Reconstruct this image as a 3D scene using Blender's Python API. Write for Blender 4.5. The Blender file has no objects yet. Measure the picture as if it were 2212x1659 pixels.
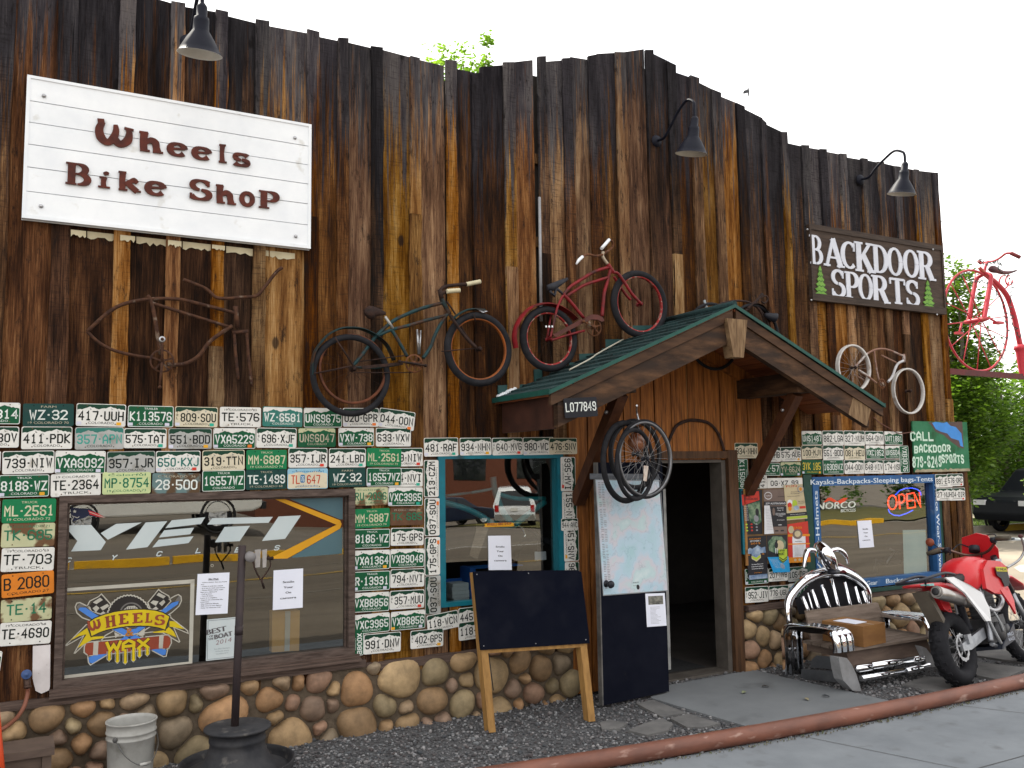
import bpy, math, random
import numpy as np
from mathutils import Vector, Matrix
scene = bpy.context.scene
COL = scene.collection
rnd = random.Random(7)
PI = math.pi

# ------------------------------------------------------------------ camera
F_PX, YAW, PITCH, ROLL, CAM_D, CAM_Z = 1918.725, 0.50310525, 0.09485255, -0.01445038, 6.70549, 1.97
CW, CH = 2212.0, 1659.0
_f = Vector((math.sin(YAW)*math.cos(PITCH), math.cos(YAW)*math.cos(PITCH), math.sin(PITCH)))
_r = Vector((math.cos(YAW), -math.sin(YAW), 0.0))
_u = _r.cross(_f)
CR = _r*math.cos(ROLL) + _u*math.sin(ROLL)
CU = -_r*math.sin(ROLL) + _u*math.cos(ROLL)
CF = _f
CAM = Vector((0.0, -CAM_D, CAM_Z))
cam_data = bpy.data.cameras.new('camera')
cam = bpy.data.objects.new('camera', cam_data)
COL.objects.link(cam)
cam.matrix_world = Matrix(((CR.x, CU.x, -CF.x, CAM.x), (CR.y, CU.y, -CF.y, CAM.y), (CR.z, CU.z, -CF.z, CAM.z), (0, 0, 0, 1)))
cam_data.sensor_width = 36.0
cam_data.lens = F_PX/CW*36.0
cam_data.clip_start = 0.05
cam_data.clip_end = 3000.0
scene.camera = cam
scene.render.resolution_x, scene.render.resolution_y = 1024, 768

# ------------------------------------------------------------------ world, sun, exposure
SUN_EL, SUN_AZ = math.radians(52), math.radians(-14)     # azimuth from +Y towards +X: behind the shop, to the left
world = bpy.data.worlds.new('World')
scene.world = world
world.use_nodes = True
wn, wl = world.node_tree.nodes, world.node_tree.links
bg = wn['Background']
sky = wn.new('ShaderNodeTexSky')
sky.sky_type = 'NISHITA'
sky.sun_disc = False
sky.sun_elevation = SUN_EL
sky.sun_rotation = SUN_AZ
sky.air_density = 1.0
sky.dust_density = 1.5
sky.altitude = 2000
# broken high cloud: white where the noise is high, by direction
tc = wn.new('ShaderNodeTexCoord')
mp = wn.new('ShaderNodeMapping'); mp.inputs['Location'].default_value = (0.3, 2.2, 0.1); mp.inputs['Scale'].default_value = (1.0, 1.0, 2.6)
cn = wn.new('ShaderNodeTexNoise'); cn.inputs['Scale'].default_value = 2.3; cn.inputs['Detail'].default_value = 7.0
cr = wn.new('ShaderNodeValToRGB'); cr.color_ramp.elements[0].position = 0.27; cr.color_ramp.elements[1].position = 0.45
cm = wn.new('ShaderNodeMixRGB'); cm.inputs['Color2'].default_value = (8.5, 8.4, 8.3, 1)
wl.new(tc.outputs['Generated'], mp.inputs['Vector']); wl.new(mp.outputs['Vector'], cn.inputs['Vector'])
wl.new(cn.outputs['Fac'], cr.inputs['Fac']); wl.new(cr.outputs['Color'], cm.inputs['Fac'])
wl.new(sky.outputs['Color'], cm.inputs['Color1']); wl.new(cm.outputs['Color'], bg.inputs['Color'])
bg.inputs['Strength'].default_value = 0.12

sun_dir = Vector((math.sin(SUN_AZ)*math.cos(SUN_EL), math.cos(SUN_AZ)*math.cos(SUN_EL), math.sin(SUN_EL)))
sun_data = bpy.data.lights.new('sun', 'SUN')
sun_data.energy = 4.0
sun_data.angle = math.radians(0.5)
sun_data.color = (1.0, 0.94, 0.84)
sun = bpy.data.objects.new('sun', sun_data)
COL.objects.link(sun)
sun.rotation_euler = (-sun_dir).to_track_quat('-Z', 'Y').to_euler()
sun.location = (-10, 30, 40)
scene.view_settings.view_transform = 'Standard'
scene.view_settings.look = 'None'
scene.view_settings.exposure = 1.02
scene.view_settings.gamma = 1.0
try:
    scene.cycles.max_bounces = 10
    scene.cycles.transparent_max_bounces = 16
    scene.cycles.sample_clamp_indirect = 6.0
except Exception:
    pass

# ------------------------------------------------------------------ pixel of the photograph -> point on a plane of the place
ZS = dict(a=(0,847.1,.22472), b=(474.4,847.1,.22472), c=(881,914.9,.2451), d=(1558.7,914.9,.2451), e=(664.1,582.8,.21446),
          f=(1097.9,501.5,.17157), g=(1762,718.4,.12255), h=(2008.7,528.6,.18383), i=(1057.2,637,.39828), j=(1206.3,840.3,.19608),
          k=(1940.9,1138.5,.21245), l=(1653.6,1165.6,.21242), m=(122,1240.2,.14706), n=(0,1355.4,.18296), o=(379.5,1152.1,.30552),
          p=(1585.8,1036.9,.13891), q=(2006,1016.6,.12256), r=(122,1057.2,.30025), s=(1274.1,1016.6,.31054), u=(1287.6,1409.6,.4179))
for _i in range(3):
    for _j in range(3):
        ZS['t%d%d' % (_i, _j)] = (737.333*_i, 553*_j, 1/3)
def _ray(z, x, y):
    o = ZS[z]
    x = o[0]+x*o[2]; y = o[1]+y*o[2]
    return CF + CR*((x-CW/2)/F_PX) - CU*((y-CH/2)/F_PX)
def W(z, x, y, Y=0.0):               # on the vertical plane y = Y (parallel to the facade)
    d = _ray(z, x, y); return CAM + d*((Y-CAM.y)/d.y)
def G(z, x, y, h=0.0):               # on the horizontal plane z = h
    d = _ray(z, x, y); return CAM + d*((h-CAM.z)/d.z)
def XP(z, x, y, X0):                 # on the vertical plane x = X0
    d = _ray(z, x, y); return CAM + d*((X0-CAM.x)/d.x)

# ------------------------------------------------------------------ object helpers
def tag(o, label=None, cat=None, group=None, kind=None):
    if label: o['label'] = label
    if cat: o['category'] = cat
    if group: o['group'] = group
    if kind: o['kind'] = kind
    return o
def thing(name, label, cat, loc, group=None):
    o = bpy.data.objects.new(name, None)
    o.empty_display_size = 0.1
    COL.objects.link(o); o.location = loc
    o['_wl'] = tuple(loc)
    return tag(o, label, cat, group)
def wloc(o):
    v = Vector((0, 0, 0))
    while o is not None:
        v += Vector(o.location); o = o.parent
    return v

class MB:
    """collects faces with material slots and optional per-face colour; build() links ONE mesh object"""
    def __init__(s):
        s.v = []; s.f = []; s.m = []; s.c = []; s.sm = []
    def face(s, idx, m=0, c=None, sm=False):
        s.f.append(tuple(idx)); s.m.append(m); s.c.append(c); s.sm.append(sm)
    def poly(s, pts, m=0, c=None):
        b = len(s.v); s.v.extend([tuple(p) for p in pts]); s.face(range(b, b+len(pts)), m, c)
    def box(s, a, b, m=0, c=None):
        x0, x1 = min(a[0], b[0]), max(a[0], b[0]); y0, y1 = min(a[1], b[1]), max(a[1], b[1]); z0, z1 = min(a[2], b[2]), max(a[2], b[2])
        k = len(s.v)
        s.v.extend([(x0,y0,z0),(x1,y0,z0),(x1,y1,z0),(x0,y1,z0),(x0,y0,z1),(x1,y0,z1),(x1,y1,z1),(x0,y1,z1)])
        for q in ((0,3,2,1),(4,5,6,7),(0,1,5,4),(1,2,6,5),(2,3,7,6),(3,0,4,7)):
            s.face([k+i for i in q], m, c)
    def hexa(s, pts, m=0, c=None):            # 8 points in box order
        k = len(s.v); s.v.extend([tuple(p) for p in pts])
        for q in ((0,3,2,1),(4,5,6,7),(0,1,5,4),(1,2,6,5),(2,3,7,6),(3,0,4,7)):
            s.face([k+i for i in q], m, c)
    def beam(s, A, B, w, h, up=(0,0,1), m=0, c=None):   # rectangular bar from A to B
        A = Vector(A); B = Vector(B); d = (B-A).normalized(); up = Vector(up)
        sd = d.cross(up).normalized(); u2 = sd.cross(d).normalized()
        pts = []
        for P in (A, B):
            pts.append([P - sd*w/2 - u2*h/2, P + sd*w/2 - u2*h/2, P + sd*w/2 + u2*h/2, P - sd*w/2 + u2*h/2])
        a, b = pts
        s.hexa([a[0], a[1], b[1], b[0], a[3], a[2], b[2], b[3]], m, c)
    def prism(s, pts, off, m=0, c=None, mside=None):    # closed polygon pts extruded by vector off
        n = len(pts); k = len(s.v); off = Vector(off)
        s.v.extend([tuple(p) for p in pts]); s.v.extend([tuple(Vector(p)+off) for p in pts])
        s.face(range(k, k+n), m, c); s.face([k+n+i for i in range(n-1, -1, -1)], m, c)
        for i in range(n):
            j = (i+1) % n
            s.face((k+i, k+n+i, k+n+j, k+j), m if mside is None else mside, c)
    def tube(s, pts, r, n=8, m=0, c=None, closed=False, cap=True, sm=True, flat=1.0):
        pts = [Vector(p) for p in pts]; L = len(pts)
        rr = r if isinstance(r, (list, tuple)) else [r]*L
        ref = None; k0 = len(s.v)
        for i, P in enumerate(pts):
            if closed:
                d = pts[(i+1) % L]-pts[i-1]
            else:
                d = pts[min(i+1, L-1)]-pts[max(i-1, 0)]
            if d.length < 1e-9: d = Vector((0, 0, 1))
            d.normalize()
            if ref is None:
                ref = Vector((0, 0, 1)) if abs(d.z) < 0.9 else Vector((1, 0, 0))
            a = ref - d*ref.dot(d)
            if a.length < 1e-6: a = d.orthogonal()
            a.normalize(); b = d.cross(a); ref = a
            for t in range(n):
                q = 2*PI*t/n
                s.v.append(tuple(P + a*math.cos(q)*rr[i] + b*math.sin(q)*rr[i]*flat))
        for i in range(L if closed else L-1):
            i2 = (i+1) % L
            for t in range(n):
                t2 = (t+1) % n
                s.face((k0+i*n+t, k0+i*n+t2, k0+i2*n+t2, k0+i2*n+t), m, c, sm)
        if cap and not closed:
            s.face([k0+t for t in range(n-1, -1, -1)], m, c); s.face([k0+(L-1)*n+t for t in range(n)], m, c)
    def lathe(s, prof, O, axis=(0,0,1), n=24, m=0, c=None, sm=True, a0=0, a1=2*PI):   # prof: (r, h) list
        O = Vector(O); ax = Vector(axis).normalized(); e1 = ax.orthogonal().normalized(); e2 = ax.cross(e1)
        full = abs(a1-a0-2*PI) < 1e-6; nn = n if full else n+1; k = len(s.v)
        for r, h in prof:
            for t in range(nn):
                q = a0+(a1-a0)*t/n
                s.v.append(tuple(O + ax*h + e1*(r*math.cos(q)) + e2*(r*math.sin(q))))
        for i in range(len(prof)-1):
            for t in range(n):
                t2 = (t+1) % nn
                s.face((k+i*nn+t, k+i*nn+t2, k+(i+1)*nn+t2, k+(i+1)*nn+t), m, c, sm)
    def torus(s, O, R, r, axis=(0,1,0), n=40, k=8, m=0, c=None, rz=None):
        prof = []
        rz = rz or r
        for t in range(k+1):
            q = 2*PI*t/k
            prof.append((R + r*math.cos(q), rz*math.sin(q)))
        s.lathe(prof, O, axis, n, m, c)
    def ball(s, O, rx, ry=None, rz=None, n=12, k=8, m=0, c=None):
        ry = ry or rx; rz = rz or rx; O = Vector(O); b = len(s.v)
        for i in range(k+1):
            p = PI*i/k
            for t in range(n):
                q = 2*PI*t/n
                s.v.append((O.x+rx*math.sin(p)*math.cos(q), O.y+ry*math.sin(p)*math.sin(q), O.z+rz*math.cos(p)))
        for i in range(k):
            for t in range(n):
                t2 = (t+1) % n
                s.face((b+i*n+t, b+(i+1)*n+t, b+(i+1)*n+t2, b+i*n+t2), m, c, True)
    def build(s, name, mats, parent=None, loc=None, jitter=0):
        if not isinstance(mats, (list, tuple)): mats = [mats]
        if parent is not None:
            base = wloc(parent)
        elif loc is not None:
            base = Vector(loc)
        else:
            a = np.array(s.v); base = Vector(((a[:,0].min()+a[:,0].max())/2, (a[:,1].min()+a[:,1].max())/2, a[:,2].min()))
        me = bpy.data.meshes.new(name)
        vv = np.array(s.v, dtype=float) - np.array(base)
        me.from_pydata(vv.tolist(), [], s.f)
        for mt in mats: me.materials.append(mt)
        me.polygons.foreach_set('material_index', s.m)
        me.polygons.foreach_set('use_smooth', s.sm)
        if any(c is not None for c in s.c):
            at = me.color_attributes.new('tint', 'FLOAT_COLOR', 'CORNER')
            arr = []
            for fc, c in zip(s.f, s.c):
                c = c or (0.5, 0.5, 0.5, 1)
                if len(c) == 3: c = (c[0], c[1], c[2], 1)
                arr.extend(list(c)*len(fc))
            at.data.foreach_set('color', arr)
        me.update()
        o = bpy.data.objects.new(name, me)
        COL.objects.link(o)
        if parent is not None: o.parent = parent
        else: o.location = base
        return o

# ------------------------------------------------------------------ materials
def new_mat(name):
    m = bpy.data.materials.new(name); m.use_nodes = True
    return m, m.node_tree.nodes, m.node_tree.links, m.node_tree.nodes['Principled BSDF']
def c4(c): return (c[0], c[1], c[2], 1)
def M(name, c1, c2=None, scale=6.0, rough=0.6, metal=0.0, bump=0.0, stretch=(1,1,1), lo=0.35, hi=0.65, detail=5.0, spec=0.25, dirt=None, dscale=9.0, dlo=0.55, dhi=0.7, coat=0.0, rvar=0.0):
    m, n, l, b = new_mat(name)
    b.inputs['Roughness'].default_value = rough; b.inputs['Metallic'].default_value = metal
    b.inputs['Specular IOR Level'].default_value = spec
    if coat: b.inputs['Coat Weight'].default_value = coat; b.inputs['Coat Roughness'].default_value = 0.08
    c2 = c2 or tuple(x*0.82 for x in c1)
    t = n.new('ShaderNodeTexCoord'); mp = n.new('ShaderNodeMapping'); mp.inputs['Scale'].default_value = stretch
    nz = n.new('ShaderNodeTexNoise'); nz.inputs['Scale'].default_value = scale; nz.inputs['Detail'].default_value = detail; nz.inputs['Roughness'].default_value = 0.62
    rp = n.new('ShaderNodeValToRGB'); e = rp.color_ramp.elements
    e[0].position = lo; e[1].position = hi; e[0].color = c4(c1); e[1].color = c4(c2)
    oi = n.new('ShaderNodeObjectInfo'); va = n.new('ShaderNodeVectorMath'); va.operation = 'MULTIPLY_ADD'
    va.inputs[1].default_value = (1, 1, 1)
    sc = n.new('ShaderNodeVectorMath'); sc.operation = 'SCALE'; sc.inputs[0].default_value = (13.0, 7.0, 29.0)
    l.new(oi.outputs['Random'], sc.inputs['Scale'])
    l.new(t.outputs['Object'], mp.inputs['Vector']); l.new(mp.outputs['Vector'], va.inputs[0]); l.new(sc.outputs['Vector'], va.inputs[2])
    l.new(va.outputs['Vector'], nz.inputs['Vector']); l.new(nz.outputs['Fac'], rp.inputs['Fac'])
    out = rp.outputs['Color']
    if dirt:
        n2 = n.new('ShaderNodeTexNoise'); n2.inputs['Scale'].default_value = dscale; n2.inputs['Detail'].default_value = 6
        r2 = n.new('ShaderNodeValToRGB'); r2.color_ramp.elements[0].position = dlo; r2.color_ramp.elements[1].position = dhi
        mx = n.new('ShaderNodeMixRGB'); mx.inputs['Color2'].default_value = c4(dirt)
        l.new(va.outputs['Vector'], n2.inputs['Vector']); l.new(n2.outputs['Fac'], r2.inputs['Fac']); l.new(r2.outputs['Color'], mx.inputs['Fac'])
        l.new(out, mx.inputs['Color1']); out = mx.outputs['Color']
    l.new(out, b.inputs['Base Color'])
    if rvar:
        ma = n.new('ShaderNodeMath'); ma.operation = 'MULTIPLY_ADD'; ma.inputs[1].default_value = rvar; ma.inputs[2].default_value = rough-rvar/2
        l.new(nz.outputs['Fac'], ma.inputs[0]); l.new(ma.outputs[0], b.inputs['Roughness'])
    if bump:
        bp = n.new('ShaderNodeBump'); bp.inputs['Strength'].default_value = min(1.0, bump); bp.inputs['Distance'].default_value = 0.02
        l.new(nz.outputs['Fac'], bp.inputs['Height']); l.new(bp.outputs['Normal'], b.inputs['Normal'])
    return m
def emis(name, c, s):
    m, n, l, b = new_mat(name)
    b.inputs['Base Color'].default_value = c4(c); b.inputs['Emission Color'].default_value = c4(c); b.inputs['Emission Strength'].default_value = s
    return m
def glass(name, tint=(0.75,0.8,0.78), refl=0.10, rough=0.0, refl2=0.5):
    m, n, l, b = new_mat(name); n.remove(b)
    out = n['Material Output']
    tr = n.new('ShaderNodeBsdfTransparent'); tr.inputs['Color'].default_value = c4(tint)
    gl = n.new('ShaderNodeBsdfGlossy'); gl.inputs['Roughness'].default_value = rough; gl.inputs['Color'].default_value = (0.95,0.97,0.95,1)
    lw = n.new('ShaderNodeLayerWeight'); lw.inputs['Blend'].default_value = 0.35
    mr = n.new('ShaderNodeMapRange'); mr.inputs['To Min'].default_value = refl; mr.inputs['To Max'].default_value = refl2
    # slightly wavy old pane
    t = n.new('ShaderNodeTexCoord'); nz = n.new('ShaderNodeTexNoise'); nz.inputs['Scale'].default_value = 1.3; nz.inputs['Detail'].default_value = 1
    bp = n.new('ShaderNodeBump'); bp.inputs['Strength'].default_value = 0.05; bp.inputs['Distance'].default_value = 0.05
    l.new(t.outputs['Object'], nz.inputs['Vector']); l.new(nz.outputs['Fac'], bp.inputs['Height']); l.new(bp.outputs['Normal'], gl.inputs['Normal'])
    mx = n.new('ShaderNodeMixShader')
    l.new(lw.outputs['Facing'], mr.inputs['Value']); l.new(mr.outputs['Result'], mx.inputs['Fac'])
    l.new(tr.outputs[0], mx.inputs[1]); l.new(gl.outputs[0], mx.inputs[2]); l.new(mx.outputs[0], out.inputs['Surface'])
    return m
def leafmat(name, c1, c2, trans=0.45):
    m, n, l, b = new_mat(name)
    at = n.new('ShaderNodeAttribute'); at.attribute_name = 'tint'
    sp = n.new('ShaderNodeSeparateColor')
    mx = n.new('ShaderNodeMixRGB'); mx.inputs['Color1'].default_value = c4(c1); mx.inputs['Color2'].default_value = c4(c2)
    tr = n.new('ShaderNodeBsdfTranslucent'); ms = n.new('ShaderNodeMixShader'); ms.inputs['Fac'].default_value = trans
    l.new(at.outputs['Color'], sp.inputs['Color']); l.new(sp.outputs['Red'], mx.inputs['Fac'])
    l.new(mx.outputs['Color'], b.inputs['Base Color'])
    g = n.new('ShaderNodeMixRGB'); g.blend_type = 'MULTIPLY'; g.inputs['Fac'].default_value = 1.0; g.inputs['Color2'].default_value = (1.5,1.7,0.7,1)
    l.new(mx.outputs['Color'], g.inputs['Color1']); l.new(g.outputs['Color'], tr.inputs['Color'])
    b.inputs['Roughness'].default_value = 0.45
    out = n['Material Output']
    l.new(b.outputs[0], ms.inputs[1]); l.new(tr.outputs[0], ms.inputs[2]); l.new(ms.outputs[0], out.inputs['Surface'])
    return m
def tintmat(name, rough=0.7, scale=14.0, amt=0.35, bump=0.2, spec=0.3, stretch=(1,1,1)):   # colour per face, mottled
    m, n, l, b = new_mat(name)
    at = n.new('ShaderNodeAttribute'); at.attribute_name = 'tint'
    t = n.new('ShaderNodeTexCoord'); mp = n.new('ShaderNodeMapping'); mp.inputs['Scale'].default_value = stretch
    nz = n.new('ShaderNodeTexNoise'); nz.inputs['Scale'].default_value = scale; nz.inputs['Detail'].default_value = 6; nz.inputs['Roughness'].default_value = 0.65
    mr = n.new('ShaderNodeMapRange'); mr.inputs['From Min'].default_value = 0.3; mr.inputs['From Max'].default_value = 0.7
    mr.inputs['To Min'].default_value = 1-amt; mr.inputs['To Max'].default_value = 1+amt*0.6
    mx = n.new('ShaderNodeVectorMath'); mx.operation = 'SCALE'
    l.new(t.outputs['Object'], mp.inputs['Vector']); l.new(mp.outputs['Vector'], nz.inputs['Vector']); l.new(nz.outputs['Fac'], mr.inputs['Value'])
    l.new(at.outputs['Color'], mx.inputs[0]); l.new(mr.outputs['Result'], mx.inputs['Scale']); l.new(mx.outputs['Vector'], b.inputs['Base Color'])
    b.inputs['Roughness'].default_value = rough; b.inputs['Specular IOR Level'].default_value = spec
    if bump:
        bp = n.new('ShaderNodeBump'); bp.inputs['Strength'].default_value = bump; bp.inputs['Distance'].default_value = 0.02
        l.new(nz.outputs['Fac'], bp.inputs['Height']); l.new(bp.outputs['Normal'], b.inputs['Normal'])
    return m
def wallwood(name):
    m, n, l, b = new_mat(name)
    def N(t, **k):
        x = n.new(t)
        for a, v in k.items(): x.inputs[a].default_value = v
        return x
    at = N('ShaderNodeAttribute'); at.attribute_name = 'tint'
    sp = n.new('ShaderNodeSeparateColor'); l.new(at.outputs['Color'], sp.inputs['Color'])
    t = n.new('ShaderNodeTexCoord'); sx = n.new('ShaderNodeSeparateXYZ'); l.new(t.outputs['Object'], sx.inputs[0])
    def math_(op, a, bb, c=None):
        x = n.new('ShaderNodeMath'); x.operation = op
        for i, q in enumerate((a, bb, c)):
            if q is None: continue
            if isinstance(q, (int, float)): x.inputs[i].default_value = q
            else: l.new(q, x.inputs[i])
        return x.outputs[0]
    ro = math_('MULTIPLY', sp.outputs['Red'], 41.0)
    def noise(sxk, szk, sc, det, seed=0.0, rough=0.6):
        cb = n.new('ShaderNodeCombineXYZ')
        l.new(math_('MULTIPLY_ADD', sx.outputs['X'], sxk, math_('ADD', ro, seed)), cb.inputs[0])
        l.new(math_('MULTIPLY_ADD', sx.outputs['Z'], szk, ro), cb.inputs[2]); l.new(sx.outputs['Y'], cb.inputs[1])
        z = N('ShaderNodeTexNoise', Scale=sc, Detail=det, Roughness=rough); l.new(cb.outputs[0], z.inputs['Vector'])
        return z.outputs['Fac']
    fine = noise(46, 1.3, 2.6, 9, 0, 0.78)           # grain
    big = noise(9, 0.9, 1.3, 4, 5.0)                 # patches along the board
    knot = noise(8, 2.2, 2.2, 7, 9.0, 0.8)
    tick = noise(5, 46, 1.6, 3, 23.0, 0.6)           # saw marks and bark ticks across
    def ramp(fac, stops):
        r = n.new('ShaderNodeValToRGB'); e = r.color_ramp.elements
        while len(e) < len(stops): e.new(0.5)
        for q, (p, c) in zip(e, stops): q.position = p; q.color = c4(c)
        l.new(fac, r.inputs['Fac']); return r.outputs['Color']
    mixv = math_('MULTIPLY_ADD', fine, 0.85, math_('MULTIPLY_ADD', big, 0.70, -0.275))
    mixv = math_('ADD', mixv, math_('MULTIPLY_ADD', sp.outputs['Green'], 0.30, -0.155))
    brown = ramp(mixv, [(0.25, (0.007,0.0035,0.002)), (0.39, (0.040,0.015,0.005)), (0.51, (0.110,0.043,0.013)), (0.63, (0.245,0.118,0.040)), (0.77, (0.40,0.245,0.115))])
    grey = ramp(mixv, [(0.26, (0.008,0.007,0.009)), (0.50, (0.036,0.032,0.037)), (0.72, (0.105,0.094,0.092))])
    # grey weathering from the exposed top end down, ragged along the grain; blue channel holds the board top / 10
    top = math_('MULTIPLY', sp.outputs['Blue'], 10.0)
    dist = math_('SUBTRACT', top, sx.outputs['Z'])
    rag = noise(16, 0.30, 1.7, 6, 17.0, 0.75)
    ln = math_('MULTIPLY_ADD', sp.outputs['Red'], 1.0, 0.34)
    wv = math_('SUBTRACT', math_('ADD', ln, math_('MULTIPLY_ADD', rag, 5.2, -2.6)), dist)
    mr = N('ShaderNodeMapRange'); mr.inputs['From Min'].default_value = -0.22; mr.inputs['From Max'].default_value = 0.20
    l.new(wv, mr.inputs['Value'])
    m1 = n.new('ShaderNodeMixRGB'); l.new(mr.outputs['Result'], m1.inputs['Fac']); l.new(brown, m1.inputs['Color1']); l.new(grey, m1.inputs['Color2'])
    # dark stains, knots and cross ticks
    kr = N('ShaderNodeMapRange'); kr.inputs['From Min'].default_value = 0.545; kr.inputs['From Max'].default_value = 0.64; l.new(knot, kr.inputs['Value'])
    tr_ = N('ShaderNodeMapRange'); tr_.inputs['From Min'].default_value = 0.53; tr_.inputs['From Max'].default_value = 0.62; l.new(tick, tr_.inputs['Value'])
    tk = math_('MULTIPLY', tr_.outputs['Result'], math_('MULTIPLY_ADD', sp.outputs['Red'], 0.9, -0.1))
    kc = n.new('ShaderNodeCombineXYZ'); l.new(math_('MULTIPLY_ADD', sx.outputs['X'], 2.4, ro), kc.inputs[0]); l.new(math_('MULTIPLY_ADD', sx.outputs['Z'], 1.3, ro), kc.inputs[2])
    vo = N('ShaderNodeTexVoronoi', Scale=1.0); vo.voronoi_dimensions = '3D'; l.new(kc.outputs[0], vo.inputs['Vector'])
    vk = N('ShaderNodeMapRange'); vk.inputs['From Min'].default_value = 0.075; vk.inputs['From Max'].default_value = 0.05; l.new(math_('ADD', vo.outputs['Distance'], math_('MULTIPLY_ADD', fine, 0.06, -0.03)), vk.inputs['Value'])
    tk = math_('MAXIMUM', tk, vk.outputs['Result'])
    dk = math_('MAXIMUM', math_('MULTIPLY', kr.outputs['Result'], 0.85), math_('MULTIPLY', tk, 0.8))
    m2 = n.new('ShaderNodeMixRGB'); m2.inputs['Color2'].default_value = (0.009,0.007,0.007,1)
    l.new(dk, m2.inputs['Fac']); l.new(m1.outputs['Color'], m2.inputs['Color1'])
    def rnd_(k):                                     # more per-board random numbers out of the first
        x = n.new('ShaderNodeMath'); x.operation = 'FRACT'; l.new(math_('MULTIPLY', sp.outputs['Red'], k), x.inputs[0]); return x.outputs[0]
    hs = n.new('ShaderNodeHueSaturation'); l.new(m2.outputs['Color'], hs.inputs['Color'])
    l.new(math_('MULTIPLY_ADD', rnd_(17.3), 0.36, 0.80), hs.inputs['Saturation']); l.new(math_('MULTIPLY_ADD', rnd_(41.7), 0.50, 0.60), hs.inputs['Value']); l.new(math_('MULTIPLY_ADD', rnd_(29.1), 0.013, 0.496), hs.inputs['Hue'])
    l.new(hs.outputs['Color'], b.inputs['Base Color'])
    b.inputs['Roughness'].default_value = 0.9; b.inputs['Specular IOR Level'].default_value = 0.1
    bp = N('ShaderNodeBump', Strength=0.6, Distance=0.014); l.new(fine, bp.inputs['Height']); l.new(bp.outputs['Normal'], b.inputs['Normal'])
    return m
# ------------------------------------------------------------------ lettering
class FR:
    """flat frame: origin, right, up; n points out of the face"""
    def __init__(s, O, u=(1,0,0), v=(0,0,1)):
        s.O = Vector(O); s.u = Vector(u).normalized(); s.v = Vector(v).normalized(); s.n = s.u.cross(s.v).normalized()
    def P(s, a, b, d=0.0): return s.O + s.u*a + s.v*b + s.n*d
    def turned(s, ang, a=0, b=0):
        c, q = math.cos(ang), math.sin(ang)
        return FR(s.P(a, b), s.u*c+s.v*q, s.v*c-s.u*q)
GL = {
'A':'00042644'+'40 0242','B':'00063645443313 334241301000','C':'4536160501103041','D':'000636454130z','E':'46060040 0333','F':'460600 0333','G':'453616050110304143'+'23',
'H':'0006 4046 0343','I':'1636 1030 2620','J':'4641301001','K':'0006 460340','L':'060040','M':'0006234640','N':'00064046','O':'0105163645413010z','P':'00063645443303','Q':'0105163645413010z 2240',
'R':'00063645443303 2340','S':'4536160504133342413010'+'01','T':'0646 2620','U':'060110304146','V':'062046','W':'0610243046','X':'0640 0046','Y':'062346 2320','Z':'06460040',
'0':'0105163645413010z','1':'152620 1030','2':'0516364544'+'0040','3':'05163645443342413010'+'01 1333','4':'30360242','5':'46060333424130'+'1001','6':'4536160501103041423303','7':'06464520',
'8':'1304051636454433z 1302011030414233','9':'01103041453616050413'+'43','-':'1333','.':'2223'}
def ribbon(mb, fr, pts, w, m=0, d=0.0, closed=False, thick=0.0, ext=0.0, ws=None):
    P = [Vector((a, b)) for a, b in pts]; L = len(P)
    if L < 2: return
    if ext and not closed:
        P[0] = P[0] - (P[1]-P[0]).normalized()*ext; P[-1] = P[-1] + (P[-1]-P[-2]).normalized()*ext
    lf, rt = [], []
    for i in range(L):
        if closed: d0 = P[i]-P[i-1]; d1 = P[(i+1) % L]-P[i]
        else:
            d0 = P[i]-P[i-1] if i > 0 else P[1]-P[0]; d1 = P[i+1]-P[i] if i < L-1 else P[-1]-P[-2]
        d0 = d0.normalized() if d0.length > 1e-9 else Vector((1, 0)); d1 = d1.normalized() if d1.length > 1e-9 else d0
        n0 = Vector((-d0.y, d0.x)); n1 = Vector((-d1.y, d1.x)); nn = n0+n1
        nn = nn.normalized() if nn.length > 1e-4 else n1
        k = 1.0/max(0.45, nn.dot(n1)); ww = (ws[i] if ws else w)/2
        lf.append(P[i]+nn*ww*k); rt.append(P[i]-nn*ww*k)
    k0 = len(mb.v)
    for q in lf: mb.v.append(tuple(fr.P(q.x, q.y, d+thick)))
    for q in rt: mb.v.append(tuple(fr.P(q.x, q.y, d+thick)))
    segs = range(L if closed else L-1)
    for i in segs:
        j = (i+1) % L
        mb.face((k0+i, k0+L+i, k0+L+j, k0+j), m)
    if thick:
        for q in lf: mb.v.append(tuple(fr.P(q.x, q.y, d)))
        for q in rt: mb.v.append(tuple(fr.P(q.x, q.y, d)))
        for i in segs:
            j = (i+1) % L
            mb.face((k0+i, k0+j, k0+2*L+j, k0+2*L+i), m); mb.face((k0+L+j, k0+L+i, k0+3*L+i, k0+3*L+j), m)
        if not closed:
            mb.face((k0, k0+2*L, k0+3*L, k0+L), m); mb.face((k0+L-1, k0+2*L-1, k0+4*L-1, k0+3*L-1), m)
def glyph(mb, fr, ch, x, y, w, h, sw, m=0, d=0.0, shear=0.0, thick=0.0):
    if ch == '·':
        for q in (0,): ribbon(mb, fr, [(x+w*.5-sw*.6, y+h*.5), (x+w*.5+sw*.6, y+h*.5)], sw*1.15, m, d)
        return
    g = GL.get(ch)
    if not g: return
    for k, st in enumerate(g.split(' ')):
        cl = st.endswith('z'); st = st.rstrip('z')
        pts = [(int(st[i])/4, int(st[i+1])/6) for i in range(0, len(st), 2)]
        q = [(x + sw/2 + a*(w-sw) + shear*b*h, y + sw/2 + b*(h-sw)) for a, b in pts]
        ribbon(mb, fr, q, sw, m, d + 0.00012*k, cl, thick, ext=sw*0.45)
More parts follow.
